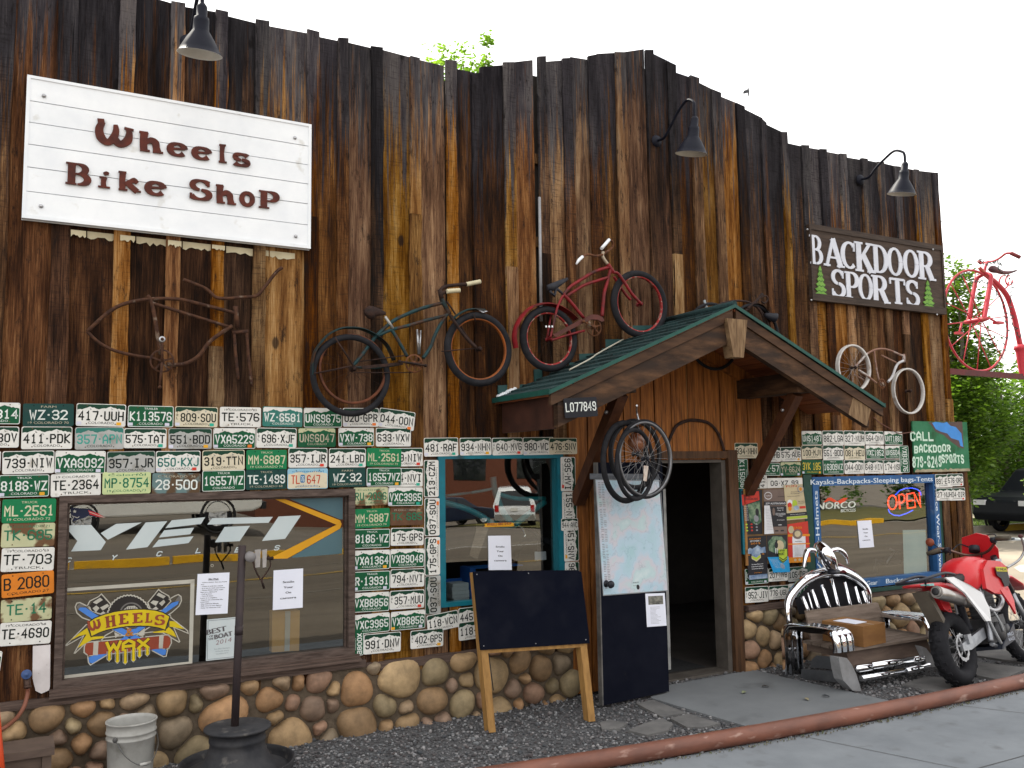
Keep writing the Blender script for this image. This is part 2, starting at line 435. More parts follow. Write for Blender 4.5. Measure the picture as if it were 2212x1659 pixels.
def stext(mb, fr, text, x, y, w, h, sw, gap, m=0, d=0.0, shear=0.0, thick=0.0, center=False):
    adv = [w*0.62 if ch in '·. ' else w for ch in text]
    if center: x -= (sum(adv)+gap*(len(text)-1))/2
    for ch, a in zip(text, adv):
        glyph(mb, fr, ch, x, y, a, h, sw, m, d, shear, thick); x += a+gap
_tcache = {}
def tmesh(text):
    if text not in _tcache:
        cu = bpy.data.curves.new('lettering', 'FONT'); cu.body = text; cu.size = 1.0; cu.resolution_u = 2
        ob = bpy.data.objects.new('lettering', cu)
        me = bpy.data.meshes.new_from_object(ob)
        v = np.array([tuple(q.co)[:2] for q in me.vertices]); f = [tuple(p.vertices) for p in me.polygons]
        bpy.data.objects.remove(ob); bpy.data.curves.remove(cu); bpy.data.meshes.remove(me)
        _tcache[text] = (v, f)
    return _tcache[text]
def ttext(mb, fr, text, x, y, h, width=None, sx=1.0, m=0, d=0.0, align='l', shear=0.0, bold=0.0, curve=None):
    """built-in font: cap height h; width fits the whole string when given"""
    v, f = tmesh(text)
    if len(v) == 0: return
    s = h/0.73; a = v.copy()*s
    a[:,0] -= a[:,0].min()
    wd = a[:,0].max()
    kx = (width/wd) if width else sx
    a[:,0] = a[:,0]*kx + shear*a[:,1]
    wd *= kx
    ox = x - (wd/2 if align == 'c' else wd if align == 'r' else 0)
    for rep in range(2 if bold else 1):
        k = len(mb.v)
        for q in a:
            yy = y+q[1]
            if curve: yy += curve(ox+q[0])
            mb.v.append(tuple(fr.P(ox+q[0]+rep*bold, yy, d+rep*0.00012)))
        for p in f: mb.face([k+i for i in p], m)
def arcpts(cx, cy, rx, ry, a0, a1, n=14):
    return [(cx+rx*math.cos(math.radians(a0+(a1-a0)*i/n)), cy+ry*math.sin(math.radians(a0+(a1-a0)*i/n))) for i in range(n+1)]
# slab letters: strokes in a unit cell; L x0 y0 x1 y1 w / A cx cy rx ry a0 a1 wv wh / C x,y,w triples
SLAB = {
'B':'L .17 0 .17 1 .2|L 0 .035 .32 .035 .07|L 0 .965 .32 .965 .07|L .2 .51 .34 .51 .07|A .32 .735 .24 .23 -90 90 .19 .07|A .34 .275 .29 .24 -90 90 .2 .07|.75',
'A':'L .08 0 .38 1 .11|L .66 0 .36 1 .2|L .2 .32 .55 .32 .07|L -.05 .035 .22 .035 .07|L .5 .035 .82 .035 .07|.78',
'C':'A .42 .5 .32 .465 48 312 .2 .08|L .66 .66 .66 .97 .07|.74',
'K':'L .17 0 .17 1 .2|L 0 .035 .34 .035 .07|L 0 .965 .34 .965 .07|L .2 .38 .62 .95 .1|L .34 .58 .66 .02 .2|L .5 .035 .84 .035 .07|L .48 .965 .76 .965 .07|.82',
'D':'L .17 0 .17 1 .2|L 0 .035 .32 .035 .07|L 0 .965 .32 .965 .07|A .3 .5 .36 .465 -90 90 .2 .07|.74',
'O':'A .4 .5 .31 .465 0 360 .2 .08|.8',
'R':'L .17 0 .17 1 .2|L 0 .035 .34 .035 .07|L 0 .965 .32 .965 .07|L .2 .48 .34 .48 .07|A .32 .72 .26 .245 -90 90 .19 .07|L .4 .5 .62 .03 .2|L .5 .035 .8 .035 .07|.8',
'S':'A .37 .73 .25 .235 25 262 .17 .1|A .35 .265 .28 .235 82 -155 .18 .1|L .6 .7 .6 .97 .07|L .08 .03 .08 .3 .07|.7',
'P':'L .17 0 .17 1 .2|L 0 .035 .36 .035 .07|L 0 .965 .32 .965 .07|L .2 .44 .34 .44 .07|A .32 .7 .28 .265 -90 90 .2 .07|.7',
'T':'L .38 0 .38 1 .2|L .04 .95 .72 .95 .09|L .04 .75 .04 .97 .07|L .72 .75 .72 .97 .07|L .2 .035 .56 .035 .07|.76',
'W':'C .02,.93,.13 .2,.97,.1|C .16,.93,.14 .07,.6,.2 .12,.25,.22 .3,.07,.16 .46,.3,.2 .52,.62,.16 .5,.88,.1|C .44,.42,.16 .52,.2,.2 .66,.07,.17 .84,.28,.22 .88,.6,.16 .82,.78,.08|L .74 .8 1.0 .76 .09|1',
'h':'C .2,0,.24 .17,.5,.22 .2,.98,.26|L .02 .955 .32 .965 .09|C .22,.42,.12 .42,.6,.2 .58,.5,.24 .62,.25,.22 .66,.02,.26|L .06 .04 .4 .04 .09|L .5 .04 .86 .04 .09|.84',
'e':'A .42 .48 .34 .42 8 325 .28 .16|L .14 .5 .76 .58 .13|.86',
'l':'C .3,0,.3 .26,.5,.24 .3,1,.3|L .08 .955 .5 .975 .08|L .06 .04 .58 .04 .08|.62',
's':'A .44 .7 .3 .24 20 265 .24 .17|A .42 .27 .32 .23 85 -160 .25 .17|.86',
'i':'C .38,0,.28 .36,.35,.24 .4,.64,.3|L .14 .62 .5 .63 .09|L .08 .04 .72 .04 .09|C .36,.84,.14 .5,.9,.2 .64,.88,.12|.8',
'k':'C .2,0,.22 .18,.5,.22 .2,.98,.24|L .02 .955 .34 .965 .08|L .04 .04 .4 .04 .08|C .28,.36,.12 .5,.5,.16 .66,.6,.2 .8,.48,.14|C .4,.4,.2 .6,.2,.22 .8,.02,.22|L .62 .04 .95 .04 .08|.95',
'o':'A .44 .5 .3 .4 0 360 .26 .2|.88',
'E':'L .2 0 .2 1 .2|L 0 .06 .62 .06 .12|L 0 .94 .6 .94 .12|L .2 .5 .45 .5 .11|L .6 .0 .6 .25 .1|L .58 .75 .58 1 .1|.7',
'H':'L .17 0 .17 1 .2|L .6 0 .6 1 .2|L .2 .5 .6 .5 .12|L 0 .04 .34 .04 .08|L .43 .04 .77 .04 .08|L 0 .96 .34 .96 .08|L .43 .96 .77 .96 .08|.8',
'L':'L .2 0 .2 1 .2|L 0 .06 .6 .06 .12|L .04 .95 .36 .95 .1|L .6 0 .6 .28 .1|.68'}
def slab(mb, fr, ch, x, y, w, h, m=0, d=0.0, thick=0.0, bold=1.0, italic=0.0):
    """letter fitted in the box (x, y, w, h)"""
    parts = SLAB[ch].split('|'); cw = float(parts[-1]); sx = w/cw
    for k, st in enumerate(parts[:-1]):
        t = st.split(); ws = None
        if t[0] == 'L':
            q = [float(a) for a in t[1:]]; pts = [(q[0], q[1]), (q[2], q[3])]; ws = [q[4]]*2
            vert = abs(q[2]-q[0]) < abs(q[3]-q[1])
            ws = [z*(sx if vert else h)*bold for z in ws]
        elif t[0] == 'A':
            q = [float(a) for a in t[1:]]; n = 18; pts = arcpts(*q[:6], n=n)
            ws = []
            for i in range(n+1):
                c = abs(math.cos(math.radians(q[4]+(q[5]-q[4])*i/n))); ws.append((q[6]*sx*c**1.5+q[7]*h*(1-c**1.5))*bold)
        else:
            tri = [tuple(float(a) for a in z.split(',')) for z in t[1:]]
            pts = []; wv = []
            for i in range(len(tri)-1):                     # smooth with Catmull-Rom
                p0 = tri[max(i-1, 0)]; p1 = tri[i]; p2 = tri[i+1]; p3 = tri[min(i+2, len(tri)-1)]
                for j in range(5):
                    u = j/5
                    pts.append(tuple(0.5*((2*p1[c])+(-p0[c]+p2[c])*u+(2*p0[c]-5*p1[c]+4*p2[c]-p3[c])*u*u+(-p0[c]+3*p1[c]-3*p2[c]+p3[c])*u**3) for c in (0, 1)))
                    wv.append(p1[2]*(1-u)+p2[2]*u)
            pts.append(tri[-1][:2]); wv.append(tri[-1][2]); ws = [z*sx*bold for z in wv]
        P = [(x+a*sx+italic*b*h, y+b*h) for a, b in pts]
        ribbon(mb, fr, P, 0, m, d+0.0003*k, False, thick, ws=ws)
def dpoly(mb, z, pts, Y, m=0):            # flat shape on the plane y = Y, outline read off the photograph
    mb.poly([W(z, a, b, Y) for a, b in pts], m)
def dline(mb, z, pts, w, Y, m=0, closed=False):
    fr = FR((0, Y, 0)); q = [W(z, a, b, Y) for a, b in pts]
    ribbon(mb, fr, [(p.x, p.z) for p in q], w, m, 0.0, closed)
def smooth(pts, k=5, closed=False):
    P = [Vector(p) for p in pts]; n = len(P); out = []
    rng = n if closed else n-1
    for i in range(rng):
        p0 = P[(i-1) % n] if closed else P[max(i-1, 0)]; p1 = P[i]; p2 = P[(i+1) % n]; p3 = P[(i+2) % n] if closed else P[min(i+2, n-1)]
        for j in range(k):
            u = j/k
            out.append(0.5*((2*p1)+(-p0+p2)*u+(2*p0-5*p1+4*p2-p3)*u*u+(-p0+3*p1-3*p2+p3)*u**3))
    if not closed: out.append(P[-1])
    return out
# ------------------------------------------------------------------ materials used all over
WOODWALL = wallwood('weathered_boards')
DARKWOOD = M('dark_window_wood', (0.045,0.030,0.024), (0.105,0.075,0.062), 9, 0.7, stretch=(1,1,6), bump=0.2)
SILLWOOD = M('sill_wood', (0.05,0.033,0.026), (0.12,0.082,0.066), 7, 0.75, stretch=(0.6,4,14), bump=0.25)
CEDAR = M('cedar_boards', (0.10,0.030,0.006), (0.37,0.135,0.028), 4.5, 0.7, stretch=(9,1,0.6), bump=0.2, lo=0.3, hi=0.72, dirt=(0.02,0.012,0.008), dscale=3.0, dlo=0.57, dhi=0.75)
BEAM = M('beam_wood', (0.024,0.011,0.005), (0.095,0.047,0.022), 3.2, 0.75, stretch=(1.2,1,5), bump=0.25, lo=0.36, hi=0.66, dirt=(0.025,0.014,0.009), dscale=1.7, dlo=0.45, dhi=0.62)
REDWOOD = M('red_brown_soffit', (0.13,0.036,0.013), (0.26,0.085,0.030), 5, 0.7, stretch=(8,0.6,1), bump=0.15)
BRACE = M('red_brown_brace', (0.042,0.014,0.006), (0.080,0.029,0.011), 5, 0.6, stretch=(3,3,1))
PALEWOOD = M('pale_end_grain', (0.10,0.057,0.028), (0.24,0.155,0.082), 6, 0.8, stretch=(7,1,0.8), bump=0.2)
TEAL = M('teal_frame_paint', (0.006,0.14,0.185), (0.004,0.10,0.14), 6, 0.5, dirt=(0.02,0.05,0.06), dscale=5, dlo=0.6, dhi=0.75)
BLUEP = M('blue_frame_paint', (0.022,0.095,0.25), (0.016,0.075,0.20), 5, 0.55, dirt=(0.10,0.16,0.26), dscale=8, dlo=0.6, dhi=0.8)
WHITEP = M('white_paint', (0.79,0.815,0.835), (0.71,0.74,0.77), 4, 0.55, dirt=(0.50,0.49,0.44), dscale=7, dlo=0.64, dhi=0.8)
PAPER = M('white_paper', (0.74,0.76,0.84), (0.68,0.70,0.79), 3, 0.8)
INK = M('black_ink', (0.02,0.02,0.022), (0.03,0.03,0.032), 5, 0.6)
GREYINK = M('grey_ink', (0.20,0.20,0.22), (0.28,0.28,0.30), 5, 0.7)
STEEL = M('bare_steel', (0.42,0.42,0.43), (0.30,0.30,0.31), 12, 0.35, 0.9)
BLACKM = M('black_metal', (0.012,0.013,0.018), (0.022,0.023,0.030), 10, 0.42, 0.0, spec=0.2)
RUST = M('rusty_steel', (0.055,0.021,0.011), (0.16,0.062,0.024), 22, 0.8, 0.1, bump=0.3, dirt=(0.30,0.25,0.20), dscale=16, dlo=0.63, dhi=0.72)
DARKRUST = M('dark_rusty_steel', (0.012,0.007,0.006), (0.040,0.018,0.012), 18, 0.75, 0.1, bump=0.3)
RUBBER = M('tyre_rubber', (0.012,0.012,0.014), (0.020,0.020,0.023), 14, 0.8, spec=0.12)
CHROME = M('chrome', (0.80,0.81,0.83), (0.66,0.67,0.70), 3, 0.05, 1.0, rvar=0.05)
CONC = M('pavement_concrete', (0.205,0.222,0.236), (0.150,0.164,0.178), 1.6, 0.9, bump=0.12, detail=9, dirt=(0.125,0.132,0.138), dscale=5, dlo=0.60, dhi=0.78)
GLASS = glass('window_glass', refl=0.165, refl2=0.55)
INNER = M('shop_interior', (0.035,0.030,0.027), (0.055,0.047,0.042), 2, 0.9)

# ------------------------------------------------------------------ the setting
GROUNDM = M('dusty_asphalt', (0.25,0.215,0.165), (0.19,0.165,0.13), 0.9, 0.95, bump=0.1, detail=10, lo=0.3, hi=0.7, dirt=(0.30,0.26,0.20), dscale=0.35, dlo=0.5, dhi=0.62)
def sheet(name, pts, z, m, kind='structure'):
    b = MB(); b.poly([(p[0], p[1], z) for p in pts])
    o = b.build(name, m, loc=(0, 0, z)); tag(o, kind=kind); return o
sheet('ground', [(-500,-14.05),(700,-14.05),(700,700),(-500,700)], -0.03, GROUNDM)
STREETM = M('street_asphalt', (0.095,0.076,0.056), (0.145,0.118,0.088), 0.8, 0.9, stretch=(0.3,2.0,1), detail=9, bump=0.1)
sheet('street', [(-90,-13.9),(110,-13.9),(110,-3.7),(-90,-3.7)], -0.022, STREETM)
# parking lot beyond the street, seen only mirrored in the panes
def lotz(y, x=12): return float(np.interp(x, [-20,-3,4,11,20], [.09,.09,.085,-.042,-.042]))*min(-14.1-y, 30)-.03
LOTM = (M('lot_asphalt', (0.19,0.16,0.125), (0.13,0.11,0.09), 0.7, 0.9, stretch=(0.4,2,1), detail=9))
b = MB(); gx = (-400,-12,-6,-3,0,4,7.5,11,600); gy = (-14.1,-20,-30,-44.1,-500)
b.v = [(x, y, lotz(y, x)) for y in gy for x in gx]
for j in range(4):
    for i in range(8): b.face((j*9+i, (j+1)*9+i, (j+1)*9+i+1, j*9+i+1))
tag(b.build('parking_lot', LOTM, loc=(0,-14,0)), kind='structure')
PR = .060
def railY(x):                        # near edge of the slightly bent pipe
    q = min(max(x, 2.0), 8.2); y = -1.780-.0596*(q-5)+.0141*(q-5)**2
    return y+(x-q)*(-.0596+.0282*(q-5))*.4-PR
RX_ = [-9,-2,1,2,2.6,3.2,4,5,6,7,7.6,8.2,10,11.4]
sheet('sidewalk', [(x, railY(x)+.03) for x in RX_]+[(60,railY(11.4)),(60,-3.7),(-9,-3.7)], -0.006, CONC)
jm = M('joint_dirt', (0.05,0.047,0.043), (0.08,0.075,0.065), 9, 0.95)
jb = MB()
for (x1, y1), (x2, y2) in [((5.05,-1.84),(5.65,-3.7)), ((6.75,-1.90),(7.7,-3.7)), ((3.35,-1.72),(3.8,-3.7)), ((1.5,-2.9),(40,-3.1))]:
    d = Vector((y2-y1, x1-x2)).normalized()*0.003
    jb.poly([(x1-d.x,y1-d.y,-0.0025),(x2-d.x,y2-d.y,-0.0025),(x2+d.x,y2+d.y,-0.0025),(x1+d.x,y1+d.y,-0.0025)])
tag(jb.build('pavement_joint', jm, loc=(0,0,-0.0025)), kind='structure')
# gravel bed with loose stones
GRAVELM = M('gravel', (0.045,0.045,0.047), (0.13,0.13,0.135), 75, 0.95, bump=0.9, detail=4, lo=0.38, hi=0.6)
sheet('gravel_bed', [(x, railY(x)+.04) for x in RX_]+[(10.2,0.05),(-9,0.05)], -0.010, GRAVELM)
ico = [(0,0,1)] + [(0.894*math.cos(2*PI*i/5), 0.894*math.sin(2*PI*i/5), 0.447) for i in range(5)] + [(0.894*math.cos(2*PI*(i+.5)/5), 0.894*math.sin(2*PI*(i+.5)/5), -0.447) for i in range(5)]
icof = [(0,1+i,1+(i+1)%5) for i in range(5)] + [(1+i,6+i,1+(i+1)%5) for i in range(5)] + [(1+(i+1)%5,6+i,6+(i+1)%5) for i in range(5)]
slab_poly = [(5.253,-0.15),(5.96,-0.12),(6.25,-0.14),(6.262,-0.479),(6.40,-1.72),(4.88,-1.66),(4.764,-0.444),(4.9,-0.15)]
def inpoly(x, y, P):
    c = False; j = len(P)-1
    for i in range(len(P)):
        if (P[i][1] > y) != (P[j][1] > y) and x < (P[j][0]-P[i][0])*(y-P[i][1])/(P[j][1]-P[i][1])+P[i][0]: c = not c
        j = i
    return c
flagpix = [[(208,268),(296,250),(468,318),(340,338)], [(165,408),(250,372),(345,345),(398,376),(372,408),(262,432)], [(382,345),(480,322),(640,372),(560,392),(470,392)], [(20,368),(70,352),(160,372),(120,400),(30,402)]]
flags = [[tuple(G('u', a, b))[:2] for a, b in q] for q in flagpix]
flags += [[(6.9,-1.25),(7.35,-1.15),(7.6,-1.45),(7.3,-1.7),(6.95,-1.6)], [(7.75,-1.1),(8.3,-1.0),(8.45,-1.45),(7.8,-1.6)], [(8.55,-0.75),(9.2,-0.7),(9.3,-1.2),(8.65,-1.3)], [(9.4,-0.9),(10.1,-0.8),(10.2,-1.4),(9.5,-1.5)], [(8.6,-1.45),(9.35,-1.4),(9.3,-1.8),(8.7,-1.75)]]
gv = MB()
def pebble(x, y, s, col):
    k = len(gv.v); a = rnd.random()*6.28; ca, sa = math.cos(a), math.sin(a); ex, ey, ez = s*rnd.uniform(.7,1.2), s*rnd.uniform(.6,1.0), s*rnd.uniform(.45,.8)
    for p in ico:
        q = (p[0]*ex*rnd.uniform(.85,1.15), p[1]*ey*rnd.uniform(.85,1.15), p[2]*ez)
        gv.v.append((x+q[0]*ca-q[1]*sa, y+q[0]*sa+q[1]*ca, -0.008+ez*.55+q[2]))
    for f in icof: gv.face([k+i for i in f], 0, col)
cnt = 0
while cnt < 11000:
    x = rnd.uniform(0.2, 7.4) if cnt < 9600 else rnd.uniform(6.2, 9.6); y = rnd.uniform(railY(x)+0.02, -0.02)
    if inpoly(x, y, slab_poly) or any(inpoly(x, y, q) for q in flags): continue
    b = rnd.choice((0.06,0.085,0.115,0.16,0.24)); t = rnd.uniform(-.006,.012)
    pebble(x, y, rnd.uniform(0.006,0.014)*(1.7 if rnd.random() < .10 else 1), (b+t, b, b-t*0.4+.004)); cnt += 1
tag(gv.build('gravel', tintmat('gravel_stone', 0.9, 30, 0.3, 0.1), loc=(0,0,0)), 'loose grey gravel', None, kind='stuff')
SLABM = M('entry_concrete', (0.165,0.174,0.180), (0.128,0.136,0.143), 1.5, 0.9, bump=0.15, detail=9, dirt=(0.088,0.092,0.094), dscale=2.4, dlo=0.58, dhi=0.75)
b = MB(); b.prism([(p[0], p[1], -0.03) for p in slab_poly], (0,0,0.036)); tag(b.build('entry_slab', SLABM), kind='structure')
FLAGM = M('flagstone', (0.15,0.145,0.14), (0.095,0.093,0.092), 5, 0.9, bump=0.3, detail=8)
for q in flags:
    b = MB(); b.prism([(p[0], p[1], -0.03) for p in q], (0,0,0.04)); tag(b.build('flagstone_paving', FLAGM), kind='structure')
# dry leaves on the entry slab
def leaf_litter(px, py, rot, col, lab):
    P = G('u', px, py, 0.012); b = MB(); c, q = math.cos(rot), math.sin(rot)
    out = [(-.035,0,.004),(-.015,.016,.012),(.012,.017,.016),(.036,.002,.006),(.012,-.016,.014),(-.015,-.015,.009)]
    b.poly([(P.x+x*c-y*q, P.y+x*q+y*c, P.z+z) for x, y, z in out])
    b.prism([(P.x+x*c*.95-y*q, P.y+x*q*.95+y*c*.95, P.z+z-.002) for x, y, z in out], (0,0,-.001))
    tag(b.build('dry_leaf', M('dry_leaf', col, None, 20, 0.8)), lab, 'leaf', 'leaves fallen on the entry slab')
leaf_litter(765, 208, 0.3, (0.20,0.22,0.13), 'largest curled olive leaf fallen on the concrete entry slab, nearest the doorway middle')
leaf_litter(1088, 243, 1.2, (0.24,0.21,0.13), 'pale tan leaf fallen on the concrete slab near the pipe')
leaf_litter(1188, 227, 2.0, (0.04,0.045,0.05), 'dark curled leaf fallen on the concrete slab near the chrome bench')
leaf_litter(877, 177, 2.6, (0.06,0.055,0.05), 'tiny dark leaf on the concrete slab closest to the stone base')

# right background: kerb, grass, walk, painted parking mark
sheet('parking_mark', [tuple(G('q', a, b))[:2] for a, b in [(870,1192),(1100,1168),(1681,1165),(2300,1190),(2000,1215),(1200,1215)]], -0.022, M('faded_blue_white_paint', (0.34,0.42,0.50), (0.40,0.38,0.33), 2.5, 0.9))
sheet('concrete_patch', [tuple(G('k', a, b))[:2] for a, b in [(1172,400),(1230,372),(1400,362),(1400,462),(1240,445)]], -0.024, M('pale_concrete_patch', (0.42,0.40,0.34), (0.36,0.33,0.27), 3, 0.9))
b = MB(); b.box((14,9.25,-0.03),(90,9.5,0.14)); tag(b.build('kerb', M('kerb_concrete', (0.30,0.27,0.22), (0.22,0.20,0.17), 4, 0.9)), kind='structure')
b = MB(); b.box((24.9,9.18,-0.03),(80,9.245,0.142)); tag(b.build('yellow_kerb_paint', M('yellow_kerb', (0.55,0.36,0.03), (0.45,0.28,0.03), 4, 0.8)), kind='structure')
GRASSM = M('grass_ground', (0.07,0.11,0.025), (0.12,0.16,0.04), 3, 0.95, detail=9, bump=0.3)
sheet('grass_verge', [(12,9.5),(120,9.5),(120,12.0),(12,12.0)], 0.12, GRASSM)
sheet('far_walk', [(12,12.0),(120,12.0),(120,13.6),(12,13.6)], 0.125, M('lit_walk', (0.42,0.38,0.28), (0.36,0.33,0.25), 2, 0.9))
sheet('lawn', [(12,13.6),(200,13.6),(200,60),(12,60)], 0.12, GRASSM)
gb = MB()
for k in range(9000):
    x = rnd.uniform(18, 46); y = rnd.choice((rnd.uniform(9.5,11.9), rnd.uniform(13.6,19))); hgt = rnd.uniform(.03,.09) if y < 12 else rnd.uniform(.08,.3)
    a = rnd.random()*PI; w = rnd.uniform(.006,.02); dx, dy = math.cos(a)*w, math.sin(a)*w; t = rnd.random()
    gb.face([len(gb.v), len(gb.v)+1, len(gb.v)+2], 0, (t,t,t)); gb.v += [(x-dx,y-dy,.12),(x+dx,y+dy,.12),(x+rnd.uniform(-.03,.03),y+rnd.uniform(-.03,.03),.12+hgt)]
tag(gb.build('grass', leafmat('grass_blade', (0.06,0.10,0.02), (0.16,0.22,0.05)), loc=(0,0,0)), 'green grass along the verge', None, kind='stuff')
# ------------------------------------------------------------------ the shop building
shop = thing('shop_building', 'rustic false front shop of weathered vertical boards with gabled porch and cobblestone base', 'building', (0,0,0))
prof = [  # tile, x left, x right, top left, top right, batten?
('t00',1115,1203,5,20,1),('t00',1203,1400,45,75,0),('t00',1400,1485,57,75,1),('t00',1485,1662,105,150,0),('t00',1662,1743,122,135,1),('t00',1743,1993,170,215,0),('t00',1993,2070,185,205,1),('t00',2070,2192,240,265,0),
('t10',-20,52,240,246,1),('t10',52,200,277,312,0),('t10',200,273,297,306,1),('t10',273,445,323,370,0),('t10',445,515,358,375,1),('t10',515,664,390,428,0),('t10',680,745,386,392,1),('t10',745,848,445,467,0),('t10',848,912,471,473,1),('t10',912,1055,436,416,0),('t10',1055,1120,402,400,1),
('t10',1120,1240,406,388,0),('t10',1272,1330,363,363,1),('t10',1330,1435,403,387,0),('t10',1435,1497,375,371,1),('t10',1497,1603,371,386,0),('t10',1603,1668,362,350,1),('t10',1668,1780,351,338,0),('t10',1780,1840,336,335,1),('t10',1840,1950,340,315,0),('t10',1974,2022,322,321,1),('t10',2022,2117,345,396,0),('t10',2117,2170,394,420,1),
('t20',-42,50,470,502,0),('t20',50,110,485,505,1),('t20',110,195,535,582,0),('t20',195,250,577,600,1),('t20',250,350,625,668,0),('t20',350,405,665,690,1),('t20',405,510,705,762,0),('t20',510,545,765,796,1),('t20',545,632,806,852,0),('t20',640,680,853,854,1),('t20',680,775,927,948,0),('t20',775,823,938,940,1),('t20',823,890,958,968,0),('t20',890,937,963,966,1),('t20',937,1020,985,1000,0),('t20',1020,1065,993,997,1),('t20',1065,1158,1020,1035,0),('t20',1158,1200,1022,1028,1),('t20',1200,1265,1040,1052,0),('t20',1265,1310,1045,1050,1),('t20',1310,1378,1060,1076,0),('t20',1378,1415,1075,1078,1),('t20',1415,1500,1086,1100,0),('t20',1500,1537,1095,1098,1),('t20',1537,1625,1108,1116,0),('t20',1625,1658,1117,1118,1)]
boards = []
for z, xl, xr, yl, yr, bt in prof:
    A = W(z, xl, yl, -0.03 if bt else 0); B = W(z, xr, yr, -0.03 if bt else 0)
    boards.append([A.x, B.x, A.z, B.z, bt])
x = boards[0][0]; zt = boards[0][2]; n = 0; lefts = []
widths = [(.245,0),(.10,1),(.27,0),(.12,1),(.26,0),(.11,1),(.29,0),(.11,1),(.25,0),(.12,1),(.26,0),(.1,1),(.3,0),(.1,1),(.28,0),(.12,1),(.27,0),(.1,1)]
for w, bt in widths:
    zz = zt + (boards[0][0]-x)*0.02 + rnd.uniform(-.02,.02) + (.03 if bt else 0)
    lefts.append([x-w, x, zz+.02, zz, bt]); x -= w
boards = lefts[::-1]+boards
# wide boards close up under the battens; a few open gaps stay
GAPS = [W('t10',1256,600).x, W('t10',672,700).x]
OPEN = [(0.222,2.265,0.531,1.832), (2.975,4.176,0.862,2.09), (5.12,6.05,-0.2,2.03), (7.235,9.24,0.69,1.832)]
ww = wallmb = MB()
def board(x0, x1, z0, zl, zr, y0, y1, col):
    xs = sorted(set([x0, x1]+[e for o in OPEN for e in o[:2] if x0 < e < x1]))
    for a, c in zip(xs[:-1], xs[1:]):
        m_ = (a+c)/2; segs = [(z0, None)]
        for o in OPEN:
            if o[0] <= m_ <= o[1]:
                segs = [(z0, o[2]), (o[3], None)]
        for s0, s1 in segs:
            ta = zl+(zr-zl)*(a-x0)/(x1-x0); tb = zl+(zr-zl)*(c-x0)/(x1-x0)
            if s1 is not None: ta = tb = s1
            if min(ta, tb) - s0 < 0.02: continue
            if y0 > -.02 or ww is not wallmb:
                ww.hexa([(a,y0,s0),(c,y0,s0),(c,y1,s0),(a,y1,s0),(a,y0,ta),(c,y0,tb),(c,y1,tb),(a,y1,ta)], 0, col); continue
            m = max(2, int((min(ta, tb)-s0)/.11)); k = len(ww.v); ja = jc = 0.0      # rough sawn battens with wandering edges
            for i in range(m+1):
                f = i/m; ja = ja*.8+rnd.gauss(0, .0032); jc = jc*.8+rnd.gauss(0, .0032); yf = y0+rnd.uniform(-.0015,.0015)
                za, zc = s0+(ta-s0)*f, s0+(tb-s0)*f
                ww.v += [(a+ja,yf,za), (c+jc,yf,zc), (c+jc*.4,y1,zc), (a+ja*.4,y1,za)]
            for i in range(m):
                q = k+4*i
                for u0, u1 in ((0,1),(1,2),(3,0)): ww.face((q+u0, q+u1, q+4+u1, q+4+u0), 0, col)
            ww.face((k,k+3,k+2,k+1), 0, col); q = k+4*m; ww.face((q,q+1,q+2,q+3), 0, col)
for i, (x0, x1, zl, zr, bt) in enumerate(boards):
    col = (rnd.random(), rnd.random(), (zl+zr)/20)
    if bt:
        seg = [(0.40, zl, zr)]
        off = rnd.uniform(0, .006)
        if rnd.random() < .45:                     # battens made of two lengths
            j = rnd.uniform(2.2, 4.3)
            board(x0-.004, x1+.006, 0.40, j, j, -.030-off*.2, -.002, (rnd.random(), rnd.random(), (zl+zr)/20+.02))
            board(x0, x1, j+.004, zl, zr, -.026-off*.5, -.002, col)
        else:
            board(x0, x1, 0.40, zl, zr, -.026-off*.6, -.002, col)
    else:
        e0, e1 = x0-.02, x1+.02
        for g in GAPS:
            if abs(x1-g) < .12 and x1 <= g+.02: e1 = x1
            if abs(x0-g) < .12 and x0 >= g-.02: e0 = x0
        e0 = max(e0, boards[i-1][1]-.06 if i else e0)
        board(e0, e1, 0.40, zl, zr, rnd.uniform(-.002,.003), .022+rnd.uniform(0,.004), col)
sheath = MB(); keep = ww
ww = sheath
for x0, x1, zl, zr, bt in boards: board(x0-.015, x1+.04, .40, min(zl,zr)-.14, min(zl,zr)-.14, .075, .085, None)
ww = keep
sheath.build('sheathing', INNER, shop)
# horizontal girts behind the open gaps
for g in GAPS:
    for zz in (4.72, 3.95, 2.9):
        ww.box((g-.15,.030,zz),(g+.15,.07,zz+.09), 0, (.3,.5,.9))
# corner post, wider towards the ground
ww.hexa([(9.66,-.045,-.03),(9.92,-.045,-.03),(9.92,.12,-.03),(9.66,.12,-.03),(9.66,-.045,2.45),(9.745,-.045,2.45),(9.745,.12,2.45),(9.66,.12,2.45)], 0, (.37,.45,.31))
for a, c in ((9.30,9.42),(9.45,9.53),(9.56,9.65)):
    ww.box((a,-.05,.3),(c,-.004,1.80), 0, (rnd.random(), .35, .5))
ww.build('board_wall', WOODWALL, shop)
# rear shell: side walls, rear wall, low roof, floor
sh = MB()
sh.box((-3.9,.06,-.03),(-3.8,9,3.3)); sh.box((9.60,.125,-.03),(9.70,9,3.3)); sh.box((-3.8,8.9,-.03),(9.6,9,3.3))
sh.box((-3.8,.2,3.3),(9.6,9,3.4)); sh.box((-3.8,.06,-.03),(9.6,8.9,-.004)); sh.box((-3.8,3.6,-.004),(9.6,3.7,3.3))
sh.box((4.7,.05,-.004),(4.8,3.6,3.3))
sh.build('rear_shell', INNER, shop)
